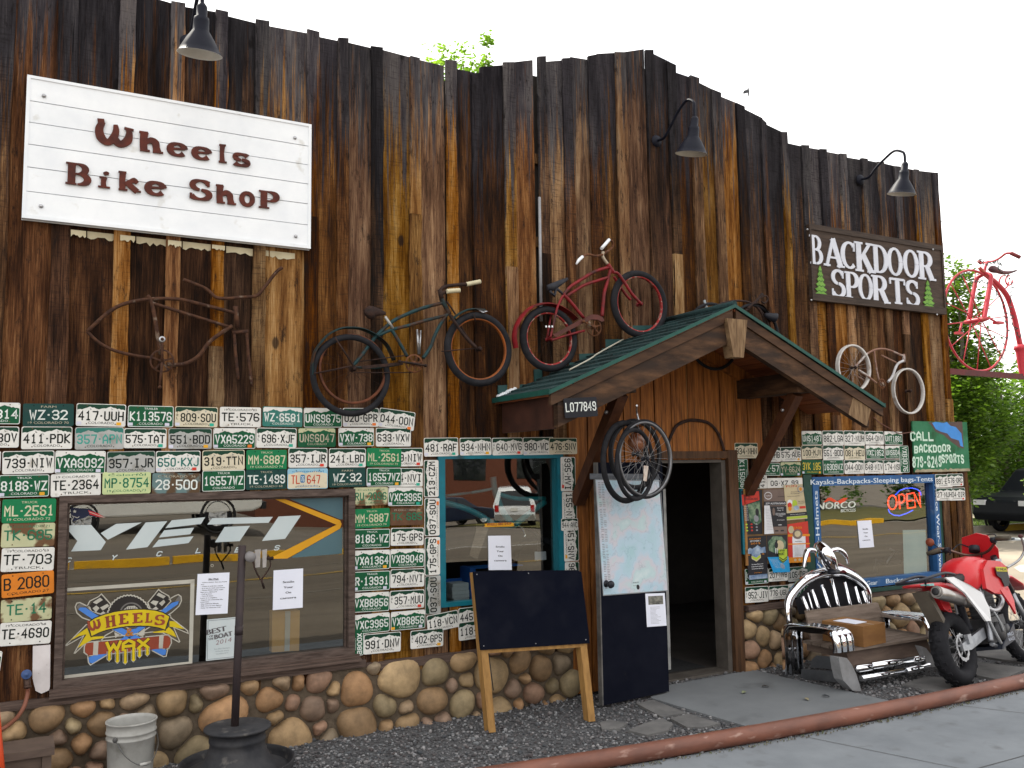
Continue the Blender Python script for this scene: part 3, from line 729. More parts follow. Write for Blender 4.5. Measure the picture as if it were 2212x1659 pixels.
# boards under the porch, protected and orange brown
pc = MB(); xx = 4.24
RX, RZ, LX, LZ, EX, EZ, PD = 5.401, 3.36, 3.513, 2.558, 7.255, 2.535, 0.93
def roofz(x): return RZ-(RX-x)*(RZ-LZ)/(RX-LX) if x < RX else RZ-(x-RX)*(RZ-EZ)/(EX-RX)
k = 0
while xx < 6.5:
    w = rnd.uniform(.15,.21); z0 = 2.03 if xx+w > 5.05 and xx < 6.12 else 0.02 if xx < 5.0 else 1.95
    if xx >= 6.10: z0 = 2.04
    y0 = -.036-(.004 if k % 2 else 0)
    pc.hexa([(xx,y0,z0),(xx+w-.012,y0,z0),(xx+w-.012,-.0,z0),(xx,-.0,z0),(xx,y0,roofz(xx)-.08),(xx+w-.012,y0,roofz(xx+w)-.08),(xx+w-.012,0,roofz(xx+w)-.08),(xx,0,roofz(xx)-.08)])
    xx += w; k += 1
pc.build('porch_wall_boards', CEDAR, shop)
# door surround
ds = MB(); ds.box((6.055,-.075,-.02),(6.175,.02,2.12)); ds.box((4.98,-.070,2.04),(6.055,.02,2.11)); ds.box((5.02,-.07,-.02),(5.11,.02,2.03))
surround = ds.build('door_surround', M('brown_door_trim', (0.040,0.020,0.010), (0.095,0.045,0.020), 4, .7, stretch=(6,1,.6)), shop)
dj = MB(); dj.box((6.00,-.03,-.02),(6.052,.14,2.02)); dj.box((5.12,-.03,2.00),(6.0,.14,2.028)); dj.box((5.12,-.04,-.025),(6.0,.16,.012))
dj.build('door_jamb', M('grey_painted_jamb', (0.10,0.088,0.075), (0.065,0.055,0.047), 6, 0.7), surround)
# open door leaf, swung right round to the left of the opening
dl = FR(G('s',90,1635,.02)+Vector((0,0,0)), (1,.11,0))
DW = 0.76; DH = 1.99
dm = MB()
dm.hexa([dl.P(0,0,0),dl.P(DW,0,0),dl.P(DW,0,-.045),dl.P(0,0,-.045),dl.P(0,DH,0),dl.P(DW,DH,0),dl.P(DW,DH,-.045),dl.P(0,DH,-.045)])
DOORM = M('navy_door_paint', (0.0045,0.0055,0.011), (0.007,0.008,0.014), 5, 0.8, spec=.04, dirt=(0.016,0.016,0.018), dscale=9, dlo=0.66, dhi=0.8)
door = dm.build('door', DOORM, shop)
km = MB(); kp = dl.P(.065,.98,0); km.lathe([(0,.0),(.03,.0),(.03,.006),(.012,.01),(.012,.04),(.028,.05),(.033,.065),(.026,.08),(0,.084)], kp, dl.n, 16)
km.build('door_knob', BLACKM, door)
eb = MB(); eb.hexa([dl.P(-.004,0,.001),dl.P(.008,0,.002),dl.P(.008,0,.001),dl.P(-.004,0,-.046),dl.P(-.004,DH,.001),dl.P(.008,DH,.002),dl.P(.008,DH,.001),dl.P(-.004,DH,-.046)])
eb.build('worn_edge', M('worn_door_edge', (0.14,0.13,0.12), (0.06,0.06,0.06), 8, 0.8), door)

# porch roof
pr = MB()
SHING = tintmat('green_shingles', 0.9, 40, 0.5, 0.3)
def slope(xa, za, xb, zb, m, t0, t1, ya, yb, c=None, mb=pr):
    mb.hexa([(xa,ya,za-t1),(xb,ya,zb-t1),(xb,yb,zb-t1),(xa,yb,za-t1),(xa,ya,za-t0),(xb,ya,zb-t0),(xb,yb,zb-t0),(xa,yb,za-t0)], m, c)
# shingle courses lapped from eave to ridge
for side in (0, 1):
    ex, ez = (LX, LZ) if side == 0 else (EX, EZ); nC = 14
    for i in range(nC):
        f0 = i/nC; f1 = (i+1.25)/nC if i < nC-1 else 1.0
        y = -PD-.012
        while y < -.02:
            w = rnd.uniform(.09,.2); y2 = min(y+w, -.004); g = rnd.uniform(.6,1.3)
            xa, za = ex+(RX-ex)*f0, ez+(RZ-ez)*f0; xb, zb = ex+(RX-ex)*f1, ez+(RZ-ez)*f1
            lift = rnd.uniform(.0,.006)
            pr.hexa([(xa,y,za-.004),(xb,y,zb-.02),(xb,y2-.006,zb-.02),(xa,y2-.006,za-.004),(xa,y,za+.014+lift),(xb,y,zb-.004),(xb,y2-.006,zb-.004),(xa,y2-.006,za+.014+lift)], 0, (.014*g,.036*g,.037*g))
            y = y2
    y = -PD-.012
pr.tube([(RX,-PD-.015,RZ+.012),(RX,-.01,RZ+.012)], .03, 8, 0, (.014,.036,.037))
porch = pr.build('porch_roof', SHING, shop)
de = MB()
slope(LX-.015, LZ, RX, RZ+.008, 0, -.003, .028, -PD-.02, -PD-.012, mb=de); slope(RX, RZ+.008, EX+.015, EZ, 0, -.003, .028, -PD-.02, -PD-.012, mb=de)
de.box((LX-.022,-PD-.02,LZ-.03),(LX-.015,0,LZ+.012)); de.box((EX+.015,-PD-.02,EZ-.03),(EX+.022,0,EZ+.012))
de.build('drip_edge', M('green_drip_edge', (0.012,0.075,0.058), (0.010,0.055,0.045), 8, 0.5), porch)
eb_ = MB(); eb_.box((LX+.06,-PD+.085,2.27),(LX+.10,-.03,LZ-.03)); eb_.build('eave_board', M('dark_red_eave', (0.030,0.011,0.007), (0.055,0.02,0.012), 5, .7), porch)
so = MB(); n = 9
for side in (0, 1):
    ex, ez = (LX, LZ) if side == 0 else (EX, EZ)
    for i in range(n):
        f0, f1 = i/n+.004, (i+1)/n-.004
        slope(ex+(RX-ex)*f0, ez+(RZ-ez)*f0, ex+(RX-ex)*f1, ez+(RZ-ez)*f1, 0, .024, .045, -PD+.005, -.002, mb=so)
so.build('soffit_boards', REDWOOD, porch)
def rake(x0, z0, x1, z1, top, h, ya, yb, mb):
    mb.hexa([(x0,ya,z0-top-h),(x1,ya,z1-top-h),(x1,yb,z1-top-h),(x0,yb,z0-top-h),(x0,ya,z0-top),(x1,ya,z1-top),(x1,yb,z1-top),(x0,yb,z0-top)])
for x0, z0, x1, z1 in ((LX, LZ, RX-.02, roofz(RX-.02)), (RX+.02, roofz(RX+.02), EX, EZ)):
    m1 = MB(); rake(x0, z0, x1, z1, .030, .085, -PD-.004, -PD+.03, m1); m1.build('rake_board', M('rake_wood', (0.030,0.014,0.007), (0.080,0.040,0.020), 3, 0.75, stretch=(1,1,6), bump=0.2), porch)
for x0, x1 in ((LX+.07, RX-.085), (RX+.085, EX-.19)):
    m1 = MB(); rake(x0, roofz(x0), x1, roofz(x1), .119, .19, -PD+.012, -PD+.075, m1); m1.build('fascia_beam', BEAM, porch)
f = MB(); f.hexa([(RX-.055,-PD-.035,2.90),(RX+.06,-PD-.035,2.90),(RX+.06,-PD+.08,2.90),(RX-.055,-PD+.08,2.90),(RX-.115,-PD-.035,3.235),(RX+.12,-PD-.035,3.235),(RX+.12,-PD+.08,3.235),(RX-.115,-PD+.08,3.235)])
f.build('ridge_block', PALEWOOD, porch)
pale = MB(); pale.beam((EX-.19,-PD+.010,roofz(EX-.19)-.214), (EX-.43,-PD+.010,roofz(EX-.43)-.214), .004, .18, m=0); pale.build('worn_beam_end', PALEWOOD, porch)
for s, bx in ((0, XP('i',778,580,4.31)), (1, XP('i',1700,600,6.32))):
    m1 = MB(); cx = 4.31 if s == 0 else 6.32
    zc = roofz(cx)-.13
    m1.box((cx-.085,-PD+.10,zc-.19),(cx+.085,-.01,zc)); m1.build('outrigger_beam', BEAM, porch)
    m2 = MB(); foot = W('j',250,1180) if s == 0 else W('d',275,560)
    m2.beam((cx,-PD+.2,zc-.19), (cx,-.04,foot.z-.05), .10, .10, up=(1,0,0)); br = m2.build('knee_brace', BRACE, porch)
    m3 = MB(); m3.ball((cx-.062,-PD+.32,zc-.34), .018, .018, .018, 8, 6); m3.build('bolt', STEEL, br)
for x0, x1 in ((4.4, RX-.02), (RX+.02, 6.5)):
    m1 = MB(); rake(x0, roofz(x0), x1, roofz(x1), .047, .13, -.09, -.042, m1); m1.build('wall_rafter', CEDAR, porch)
wc = MB(); wc.tube(smooth([(LX+.5,-.42,roofz(LX+.5)+.02),(LX+.75,-.36,roofz(LX+.75)+.024),(LX+.95,-.2,roofz(LX+.95)+.02),(LX+1.3,-.1,roofz(LX+1.3)+.03)], 5), .007, 6); wc.build('loose_cable', M('pale_cable', (0.45,0.42,0.34)), porch)
fl = MB()
for i in range(5):
    x0 = LX+.03+i*.36; fl.hexa([(x0,-.03,roofz(x0)),(x0+.3,-.03,roofz(x0+.3)),(x0+.3,-.01,roofz(x0+.3)),(x0,-.01,roofz(x0)),(x0,-.016,roofz(x0)+.11),(x0+.3,-.016,roofz(x0)+.13),(x0+.3,-.006,roofz(x0)+.13),(x0,-.006,roofz(x0)+.11)])
fl.build('step_flashing', M('green_flashing', (0.012,0.06,0.055), (0.01,0.045,0.045), 8, 0.5), porch)
ca = MB()
for i in range(7): ca.ball((LX+.02+i*.028,-.05+.005*i,LZ+.025+i*.012), rnd.uniform(.018,.034), .03, .016, 8, 6)
ca.build('white_caulk', WHITEP, porch)

# cobblestone base
def cobbles(x0, x1, z0, z1, seedn, dens):
    R_ = random.Random(seedn); pts = []
    tries = 0
    while tries < 4000:
        tries += 1
        r = R_.choice((.085,.10,.12,.145,.165)); r = r*(.62 if tries > 900 else 1); p = (R_.uniform(x0, x1), R_.uniform(z0, z1), r)
        if all(math.hypot(p[0]-q[0], (p[1]-q[1])*1.08) > (r+q[2])*dens for q in pts): pts.append(p)
    mb = MB()
    mb.box((x0,-.03,z0-.05),(x1,.02,z1), 1, (.105,.080,.056))
    cols = [(.34,.225,.115),(.31,.195,.10),(.38,.265,.14),(.28,.215,.12),(.31,.185,.12),(.25,.19,.125),(.36,.205,.10),(.27,.18,.125),(.40,.28,.17)]
    for i, p in enumerate(pts):
        nb = [(q[0]-p[0], q[1]-p[1], math.hypot(q[0]-p[0], q[1]-p[1]), q[2]) for j, q in enumerate(pts) if j != i and math.hypot(q[0]-p[0], q[1]-p[1]) < .5]
        nT = 26; rad = []
        for t in range(nT):
            a = 2*PI*t/nT; c, s_ = math.cos(a), math.sin(a); r = p[2]*1.32
            for dx, dz, L, q in nb:
                dt = (dx*c+dz*s_)/L
                if dt > .05: r = min(r, L*p[2]/(p[2]+q)/dt-.012)
            if s_ > .05: r = min(r, (z1+.01-p[1])/s_)
            rad.append(max(r, .03))
        for _ in range(3): rad = [(rad[t-1]+2*rad[t]+rad[(t+1) % nT])/4 for t in range(nT)]
        col = R_.choice(cols); g = R_.uniform(.68,1.0); col = tuple(c_*g for c_ in col); bul = R_.uniform(.06,.1)
        k = len(mb.v); rings = 7
        sx_, sz_ = R_.uniform(-.25,.25), R_.uniform(-.2,.2)
        for ri in range(rings):
            sft = 1-(ri/rings)**1.7; dep = bul*math.sqrt(max(0, 1-sft*sft))
            for t in range(nT):
                a = 2*PI*t/nT; r = rad[t]*sft
                mb.v.append((p[0]+r*math.cos(a), -.025-dep*(1+sx_*math.cos(a)*sft+sz_*math.sin(a)*sft), p[1]+r*math.sin(a)))
        mb.v.append((p[0], -.025-bul, p[1]))
        for ri in range(rings-1):
            for t in range(nT):
                t2 = (t+1) % nT; mb.face((k+ri*nT+t, k+ri*nT+t2, k+(ri+1)*nT+t2, k+(ri+1)*nT+t), 0, col, True)
        for t in range(nT): mb.face((k+(rings-1)*nT+t, k+(rings-1)*nT+(t+1) % nT, k+rings*nT), 0, col, True)
    return mb
STONE = tintmat('river_cobbles', 0.72, 9, 0.42, 0.25, 0.35)
MORTAR = tintmat('mortar', 0.95, 25, 0.35, 0.5, 0.2)
for x0, x1, z1, sd in ((-2.2,4.24,.475,5),(6.245,9.66,.535,11)):
    cobbles(x0, x1, -.05, z1, sd, .93).build('cobblestone_base', [STONE, MORTAR], shop)
for q in (((-2.2,-.06,.478),(2.35,-.002,.53)), ((2.36,-.04,.43),(4.24,-.002,.50)), ((6.245,-.075,.545),(9.65,-.002,.60))):
    sb = MB(); sb.box(*q); sb.build('base_rail', SILLWOOD, shop)

# windows
def frame4(mb, x0, x1, z0, z1, w, y0, y1, wt=None, wb=None):
    wt = wt or w; wb = wb or w
    mb.box((x0,y0,z0),(x0+w,y1,z1)); mb.box((x1-w,y0,z0),(x1,y1,z1)); mb.box((x0+w,y0,z1-wt),(x1-w,y1,z1)); mb.box((x0+w,y0,z0),(x1-w,y1,z0+wb))
def pane(parent, x0, x1, z0, z1, y):
    b = MB(); b.poly([(x0,y,z0),(x1,y,z0),(x1,y,z1),(x0,y,z1)]); return b.build('glass', GLASS, parent)
f = MB(); frame4(f, .222, 2.265, .58, 1.832, .05, -.05, .05); frame4(f, .275, 2.21, .60, 1.78, .012, -.012, .03)
w1 = f.build('window', DARKWOOD, shop)
f = MB()
for i, (za, zb, yo) in enumerate(((.532,.552,.105),(.553,.570,.075),(.571,.58,.06))): f.box((.20,-yo,za),(2.30,.03,zb))
f.build('window_sill', SILLWOOD, w1)
YG = .012
pane(w1, .287, 2.198, .612, 1.768, YG)
f = MB(); frame4(f, 2.975, 4.176, .862, 2.09, .06, -.035, .05, .035, .035)
w2 = f.build('window', TEAL, shop)
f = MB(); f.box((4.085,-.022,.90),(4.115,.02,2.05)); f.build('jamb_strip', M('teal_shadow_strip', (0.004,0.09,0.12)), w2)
pane(w2, 3.036, 4.085, .898, 2.054, YG)
f = MB(); frame4(f, 7.225, 9.243, .645, 1.835, .09, -.045, .05, .095, .088)
w3 = f.build('window', BLUEP, shop)
f = MB(); f.box((7.10,-.04,.60),(7.218,-.002,1.86)); f.box((9.25,-.035,.62),(9.30,0,1.84)); f.box((7.10,-.09,.60),(9.3,-.048,.635))
f.build('green_side_trim', M('dark_green_trim', (0.012,0.045,0.030), (0.02,0.06,0.045), 8, 0.6), w3)
pane(w3, 7.316, 9.152, .734, 1.74, YG)
# ------------------------------------------------------------------ licence plates
def pm(n, c, dirt=(0.30,0.27,0.22), dlo=.62, dhi=.78, rough=.5): return M(n, c, tuple(x*.86 for x in c), 9, rough, dirt=dirt, dscale=11, dlo=dlo, dhi=dhi, spec=.2)
PW = pm('plate_white', (0.68,0.67,0.63)); PCREAM = pm('plate_cream', (0.60,0.54,0.40)); PGREYW = pm('plate_faded_grey', (0.38,0.385,0.37), (0.20,0.19,0.16), .5, .7)
PG = pm('plate_green', (0.003,0.080,0.030), (0.012,0.05,0.03), .64, .85); PGB = pm('plate_bright_green', (0.005,0.17,0.06), (0.015,0.11,0.05), .64, .85); PGD = pm('plate_dark_green', (0.007,0.046,0.040), (0.025,0.04,0.036), .64, .85)
PSKY = pm('plate_forest_green', (0.005,0.042,0.022), (0.03,0.06,0.045)); PTEAL = pm('plate_faded_teal', (0.028,0.16,0.13), (0.12,0.2,0.18), .5, .75)
PPALE = pm('plate_pale_green', (0.50,0.58,0.29), (0.40,0.35,0.18), .6, .8); PORANGE = pm('plate_orange', (0.62,0.19,0.018), (0.28,0.09,0.02), .6, .8)
PRUST = M('plate_rust', (0.13,0.065,0.034), (0.075,0.038,0.022), 9, .85, bump=.3, dirt=(0.30,0.20,0.10), dscale=13, dlo=.6, dhi=.75)
PRUSTC = M('plate_rusted_cream', (0.42,0.42,0.25), (0.46,0.46,0.28), 9, .7, dirt=(0.13,0.065,0.03), dscale=7, dlo=.52, dhi=.58)
PRUSTB = M('plate_rusted_blue', (0.10,0.16,0.16), (0.14,0.22,0.22), 9, .7, dirt=(0.085,0.05,0.025), dscale=9, dlo=.46, dhi=.54)
PBLUE = pm('plate_sky_blue', (0.25,0.46,0.58)); PNAVY = pm('plate_navy', (0.010,0.014,0.035)); PBLK = pm('plate_black', (0.012,0.013,0.018), (0.03,0.03,0.03))
TBLK = M('plate_black_letters', (0.012,0.016,0.014), spec=.1); TGRN = M('plate_green_letters', (0.010,0.15,0.075), None, 9, .5); TTEAL = M('plate_teal_letters', (0.015,0.14,0.115)); TWHT = M('plate_white_letters', (0.66,0.70,0.66), None, 9, .5); TCRM = M('plate_cream_letters', (0.55,0.54,0.36)); TFADE = M('plate_faded_letters', (0.05,0.30,0.25)); TYEL = M('plate_yellow_letters', (0.62,0.48,0.05)); TRED = M('plate_red_letters', (0.50,0.055,0.02)); TBLU = M('plate_blue_letters', (0.05,0.17,0.34)); TTAN = M('plate_tan_letters', (0.42,0.38,0.28), None, 14, .6, dirt=(0.10,0.12,0.10), dscale=20)
STK = dict(o=M('orange_sticker', (0.72,0.17,0.02)), y=M('amber_sticker', (0.72,0.36,0.02)), r=M('red_sticker', (0.62,0.045,0.025)), t=M('teal_sticker', (0.02,0.36,0.25)), w=M('pale_sticker', (0.58,0.58,0.68)))
MTN = [(-.5,.22),(-.44,.25),(-.40,.23),(-.35,.28),(-.30,.31),(-.24,.37),(-.19,.32),(-.15,.33),(-.11,.28),(-.05,.25),(0,.29),(.05,.31),(.09,.30),(.14,.35),(.19,.39),(.24,.34),(.29,.33),(.33,.28),(.37,.31),(.41,.26),(.45,.27),(.5,.23)]
#        field, mountain band (or None), letters, small letters, rim
STY = dict(W=(PW,PSKY,TBLK,TBLK,PW), V=(PG,PW,TWHT,TWHT,PW), G=(PG,None,TWHT,TWHT,TWHT), B=(PGB,None,TCRM,TCRM,PGB), D=(PGD,None,TWHT,TTAN,PGD), P=(PW,None,TBLK,TBLK,PW), C=(PPALE,None,TGRN,TGRN,PPALE),
           R=(PRUSTB,None,TWHT,TTAN,PRUSTB), K=(PRUSTC,None,TGRN,TGRN,PRUSTC), X=(PRUST,None,TGRN,TTAN,PRUST), O=(PORANGE,None,TBLK,TBLK,PORANGE), F=(PGREYW,PTEAL,TFADE,TBLK,PGREYW), H=(PGREYW,PSKY,TBLK,TBLK,PGREYW), Y=(PCREAM,PSKY,TBLK,TBLK,PCREAM),
           Z=(PTEAL,PW,TWHT,TWHT,PTEAL), T=(PCREAM,PBLUE,TRED,TBLU,PBLUE), N=(PG,None,TYEL,TYEL,PG), Q=(PW,PSKY,TTEAL,TBLK,PW), S=(PG,PRUSTC,TTAN,TTAN,PG), E=(PW,None,TBLK,TBLK,PW))
def rrect(w, h, r, n=3):
    out = []
    for cx, cy, a0 in ((w/2-r,h/2-r,0),(-w/2+r,h/2-r,90),(-w/2+r,-h/2+r,180),(w/2-r,-h/2+r,270)):
        for i in range(n+1):
            a = math.radians(a0+90*i/n); out.append((cx+r*math.cos(a), cy+r*math.sin(a)))
    return out
PLATES = []
def plate(z, TL, TR, text, sty, label, top='', bot='COLORADO', stk='', vert=0, layer=0, hgt=.5, side='', Y=-.036):
    """TL, TR: top corners read off the photograph (unrotated plates); vert: box (x0,y0,x1,y1) instead, +1 reads upwards, -1 downwards"""
    Y = Y - .0016*layer
    if vert:
        x0, y0, x1, y1 = TL
        A = W(z, (x0+x1)/2, y0, Y); B = W(z, (x0+x1)/2, y1, Y); L = W(z, x0, (y0+y1)/2, Y); R = W(z, x1, (y0+y1)/2, Y)
        w = A.z-B.z; h = R.x-L.x; C = Vector(((L.x+R.x)/2, Y, (A.z+B.z)/2)); ang = PI/2*vert
        h = min(h, w*.52)
    else:
        A = W(z, TL[0], TL[1], Y); B = W(z, TR[0], TR[1], Y); d = B-A; w = d.length; ang = math.atan2(d.z, d.x); h = w*hgt
        C = (A+B)/2 + Vector((math.sin(ang), 0, -math.cos(ang)))*h/2
    ang += rnd.uniform(-.009,.009); w -= .004; h -= .003
    fr = FR(C, (math.cos(ang),0,math.sin(ang)), (-math.sin(ang),0,math.cos(ang)))
    fld, band, big, small, rim = STY[sty]
    t = thing('licence_plate', label, 'licence plate', C, 'licence plates nailed to the shop wall')
    mb = MB(); out = rrect(w, h, .012); out2 = rrect(w-.009, h-.009, .009)
    warp = rnd.uniform(-.0015,.0015)
    mb.prism([fr.P(a, b, -.0015) for a, b in out], fr.n*.0025, 0)
    mb.poly([fr.P(a, b, .0014) for a, b in out2], 1)
    if band:
        ml = [(a*(w-.009), b*h) for a, b in MTN]
        top_ = [(a, b) for a, b in out2 if b > 0.3*h]
        mb.poly([fr.P(a, b, .0017) for a, b in ml] + [fr.P(w/2-.0045, h/2-.0135, .0017), fr.P(w/2-.0135, h/2-.0045, .0017), fr.P(-w/2+.0135, h/2-.0045, .0017), fr.P(-w/2+.0045, h/2-.0135, .0017)], 2)
        if sty in 'WHYQF':                              # grey ridges on the white peaks
            for a, b in ((-.24,.33),(.19,.35),(-.1,.24),(.33,.25)):
                mb.poly([fr.P(a*w, b*h, .0016), fr.P((a+.05)*w, (b-.09)*h, .0016), fr.P((a+.015)*w, (b-.13)*h, .0016)], 3)
    body = mb.build('plate', [rim, fld, band or fld, PGREYW], t)
    lb = MB()
    nch = len(text); dots = text.count('·'); 
    x0 = -w*.46 + (w*.09 if side else 0); avail = w*.92 - (w*.09 if side else 0)
    if sty == 'T': avail *= .86; x0 += w*.05
    gap = avail*.022; cw = (avail-gap*(nch-1))/(nch-dots*.38); cw = min(cw, .044)
    tot = cw*(nch-dots*.38)+gap*(nch-1); xs = x0+(avail-tot)/2
    hh = h*.47; yb = -h*.20
    if band: hh = h*.425; yb = -h*.25
    if not band and top: yb = -h*.22; hh = h*.44
    if not band and not top and bot: yb = -h*.2; hh = h*.52
    stext(lb, fr, text, xs, yb, cw, hh, min(.0094, cw*.26), gap, 0, .0022)
    if side:
        for i, ch in enumerate(side): glyph(lb, fr, ch, -w*.465, h*.16-i*h*.15, w*.04, h*.12, .0028, 0, .0022)
    if bot: 
        ttext(lb, fr, bot, 0, -h*.40, h*.11, width=w*(.52 if len(bot) < 9 else .80), m=1, d=.0022, align='c')
    if top: ttext(lb, fr, top, 0, h*.315, h*.10, width=w*(.30 if len(top) < 8 else .78), m=1, d=.0022, align='c')
    if sty == 'T':
        lb.poly([fr.P(-w*.13+a, b, .0021) for a, b in rrect(.034,.06,.01)], 1)
        stext(lb, fr, '76', -w*.13-.013, -.02, .011, .038, .003, .003, 2, .0026)
    lb.build('lettering', [big, small, TWHT], t)
    if sty not in 'E':
        bm_ = PRUST if rnd.random() < .5 else TBLK
        for a, b in ((-.29,-.395),(.29,-.395)) + (((-.29,.41),(.29,.41)) if rnd.random() < .6 else ()):
            bo = MB(); bo.lathe([(0,.0032),(.003,.003),(.0042,.0016)], fr.P(a*w, b*h), fr.n, 8); bo.build('bolt', bm_, t)
    for i, s in enumerate(stk):
        if s == '_': continue
        q = MB(); sx = -w*.44 if i == 0 else w*.36
        q.poly([fr.P(sx-.016*(i == 0)*0+a, -h*.375+b, .0030) for a, b in rrect(.030,.021,.002)])
        q.build('sticker', STK[s], t)
    PLATES.append(t); return t
P_ = plate
wm = 'white licence plate with green mountain skyline reading '; gm = 'green mountain licence plate with white sky reading '
# row 1 (top), left wall
P_('a',(-290,93),(200,100),'VXB814','V','green mountain plate ending in 814, cut off by the photo edge, top row',stk='_')
P_('a',(218,107),(714,110),'WZ·32','D','weathered dark green plate reading FARM WZ-32, in the top row over the left window','FARM','19 COLORADO 70')
P_('a',(735,102),(1217,120),'417·UUH','W',wm+'417-UUH',stk='wy')
P_('a',(1228,126),(1672,133),'K113576','G','plain green trailer plate reading K113576','TRAILER',stk='ww')
P_('a',(1682,132),(2098,145),'809·SOU','Y','cream licence plate with mountains reading 809-SOU',side='TRL',stk='wt')
P_('b',(0,140),(400,145),'TE·576','P','plain white truck plate reading TE-576 with rusty lower edge','19 COLORADO 83','TRUCK')
P_('b',(412,135),(800,145),'WZ·6581','Z','faded teal mountain licence plate reading WZ-6581')
P_('b',(808,148),(1178,155),'UNS9675','V',gm+'UNS9675')
P_('b',(1182,150),(1532,152),'020·GPR','W',wm+'020-GPR, partly behind the hanging bicycle tyre',stk='wo')
P_('b',(1540,145),(1885,195),'044·00N','W','tilted white licence plate reading 044-00N at the right end of the top row',stk='wo')
# row 2
P_('a',(-290,325),(190,330),'426·80V','W','white licence plate reading ...80V, cut off by the photo edge, second row')
P_('a',(205,328),(700,330),'411·PDK','W',wm+'411-PDK')
P_('a',(720,335),(1195,335),'357·APN','F','badly faded grey plate with teal letters reading 357-APN',layer=1)
P_('a',(1190,345),(1605,348),'575·TAT','W',wm+'575-TAT',stk='_t')
P_('a',(1618,345),(2040,348),'551·BDD','H','dirty grey licence plate reading 551-BDD, in the second row over the left window',stk='wy')
P_('b',(-63,345),(348,345),'VXA5229','V',gm+'VXA5229',stk='wo')
P_('b',(352,340),(742,345),'696·XJF','W',wm+'696-XJF',side='TRL',stk='_t')
P_('b',(750,340),(1118,342),'UNS6047','S','dark green plate with rust stained top reading UNS6047')
P_('b',(1140,342),(1485,342),'VXW·738','V',gm+'VXW-738',stk='wy')
P_('b',(1500,340),(1840,345),'633·WXW','W',wm+'633-WXW')
# row 3
P_('a',(-470,560),(15,565),'208·RKE','W','white licence plate cut off by the photo edge, showing one letter')
P_('a',(22,565),(528,560),'739·NIW','W','whole white licence plate reading 739-NIW at the left end of its row')
P_('a',(530,562),(1020,562),'VXA6092','V',gm+'VXA6092',stk='ww')
P_('a',(1025,570),(1495,562),'357·IJR','H','greyish licence plate reading 357-IJR with no sticker, left of the plate reading 650-KXJ')
P_('a',(1497,565),(1930,560),'650·KXJ','Q','white licence plate with teal letters reading 650-KXJ',stk='wr')
P_('b',(-169,560),(242,550),'319·TTN','Y','cream licence plate reading 319-TTN')
P_('b',(255,555),(648,550),'MM·6887','B','bright green truck plate reading MM-6887, in the third row above the left window','TRUCK','19 COLORADO 74')
P_('b',(660,535),(1038,535),'357·IJR','W','white licence plate reading 357-IJR with red sticker, left of the plate reading 241-LBD',stk='_r')
P_('b',(1050,538),(1408,540),'241·LBD','W',wm+'241-LBD',stk='_t')
P_('b',(1620,535),(1955,535),'739·NIW','W','white licence plate whose left half is covered, showing only NIW',stk='_r')
P_('b',(1412,535),(1750,540),'ML·2561','B','bright green truck plate reading ML-2561, above the left window at its right end','TRUCK','19 COLORADO 72',layer=2)
# row 4
P_('a',(-10,795),(480,790),'8186·WZ','G','green truck plate reading 8186-WZ with amber sticker, above the left window corner','TRUCK',stk='wy')
P_('a',(485,790),(972,772),'TE·2364','P','plain white truck plate reading TE-2364','19 COLORADO 85','TRUCK')
P_('a',(985,765),(1455,760),'MP·8754','C','pale green plate with green letters reading MP-8754','Colorful','19 COLORADO 73')
P_('a',(1465,775),(1935,780),'28·500','R','rusted blue grey antique plate reading 28-500','COLORADO  36','')
P_('b',(-169,755),(245,745),'16557WZ','G','green truck plate reading 16557WZ without stickers, over the middle of the left window','TRUCK')
P_('b',(250,745),(645,735),'TE·1499','D','dull dark green plate reading TE-1499','TRUCK','19 COLORADO 68')
P_('b',(650,735),(1042,728),'TL  647','T','cream and sky blue plate with red letters reading TL 647','centennial','colorado')
P_('b',(1048,730),(1405,725),'WZ·32','D','clean dark green farm plate reading WZ-32, right of the cream and blue centennial plate','FARM','19 COLORADO 70')
P_('b',(1615,728),(1955,728),'794·NVI','W','white licence plate whose left half is covered, showing only NVI',stk='_t')
P_('b',(1412,727),(1750,725),'16557WZ','G','green truck plate reading 16557WZ with amber sticker, right end of the lowest row','TRUCK',stk='wy',layer=2)
# left column beside the window
P_('a',(20,1030),(545,1018),'ML·2561','B','bright green truck plate reading ML-2561, topmost in the column left of the window','TRUCK','19 COLORADO 72')
P_('a',(15,1265),(535,1250),'TK·685','K','rust stained cream plate with green letters reading TK-685, left of the window','19 COLORADO 71','')
P_('a',(15,1500),(530,1485),'TF·703','P','plain white truck plate reading TF-703','19 COLORADO 69','TRUCK')
P_('t02',(8,405),(352,375),'B 2080','O','orange plate reading B 12 2080','','COLORADO 57')
P_('t02',(5,570),(340,545),'TE·14','K','heavily rusted pale plate with only the number 14 readable','','')
P_('t02',(0,720),(338,700),'TE·4690','P','white plate with green rusty lower edge reading TE-4690','19 COLORADO 68','')
P_('t02',(-300,905),(20,900),'VXA117','V','green plate low on the wall, cut off by the photo edge')
P_('a',(-520,1055),(5,1035),'VXB226','V','sliver of plate at the photo edge beside the topmost bright green truck plate')
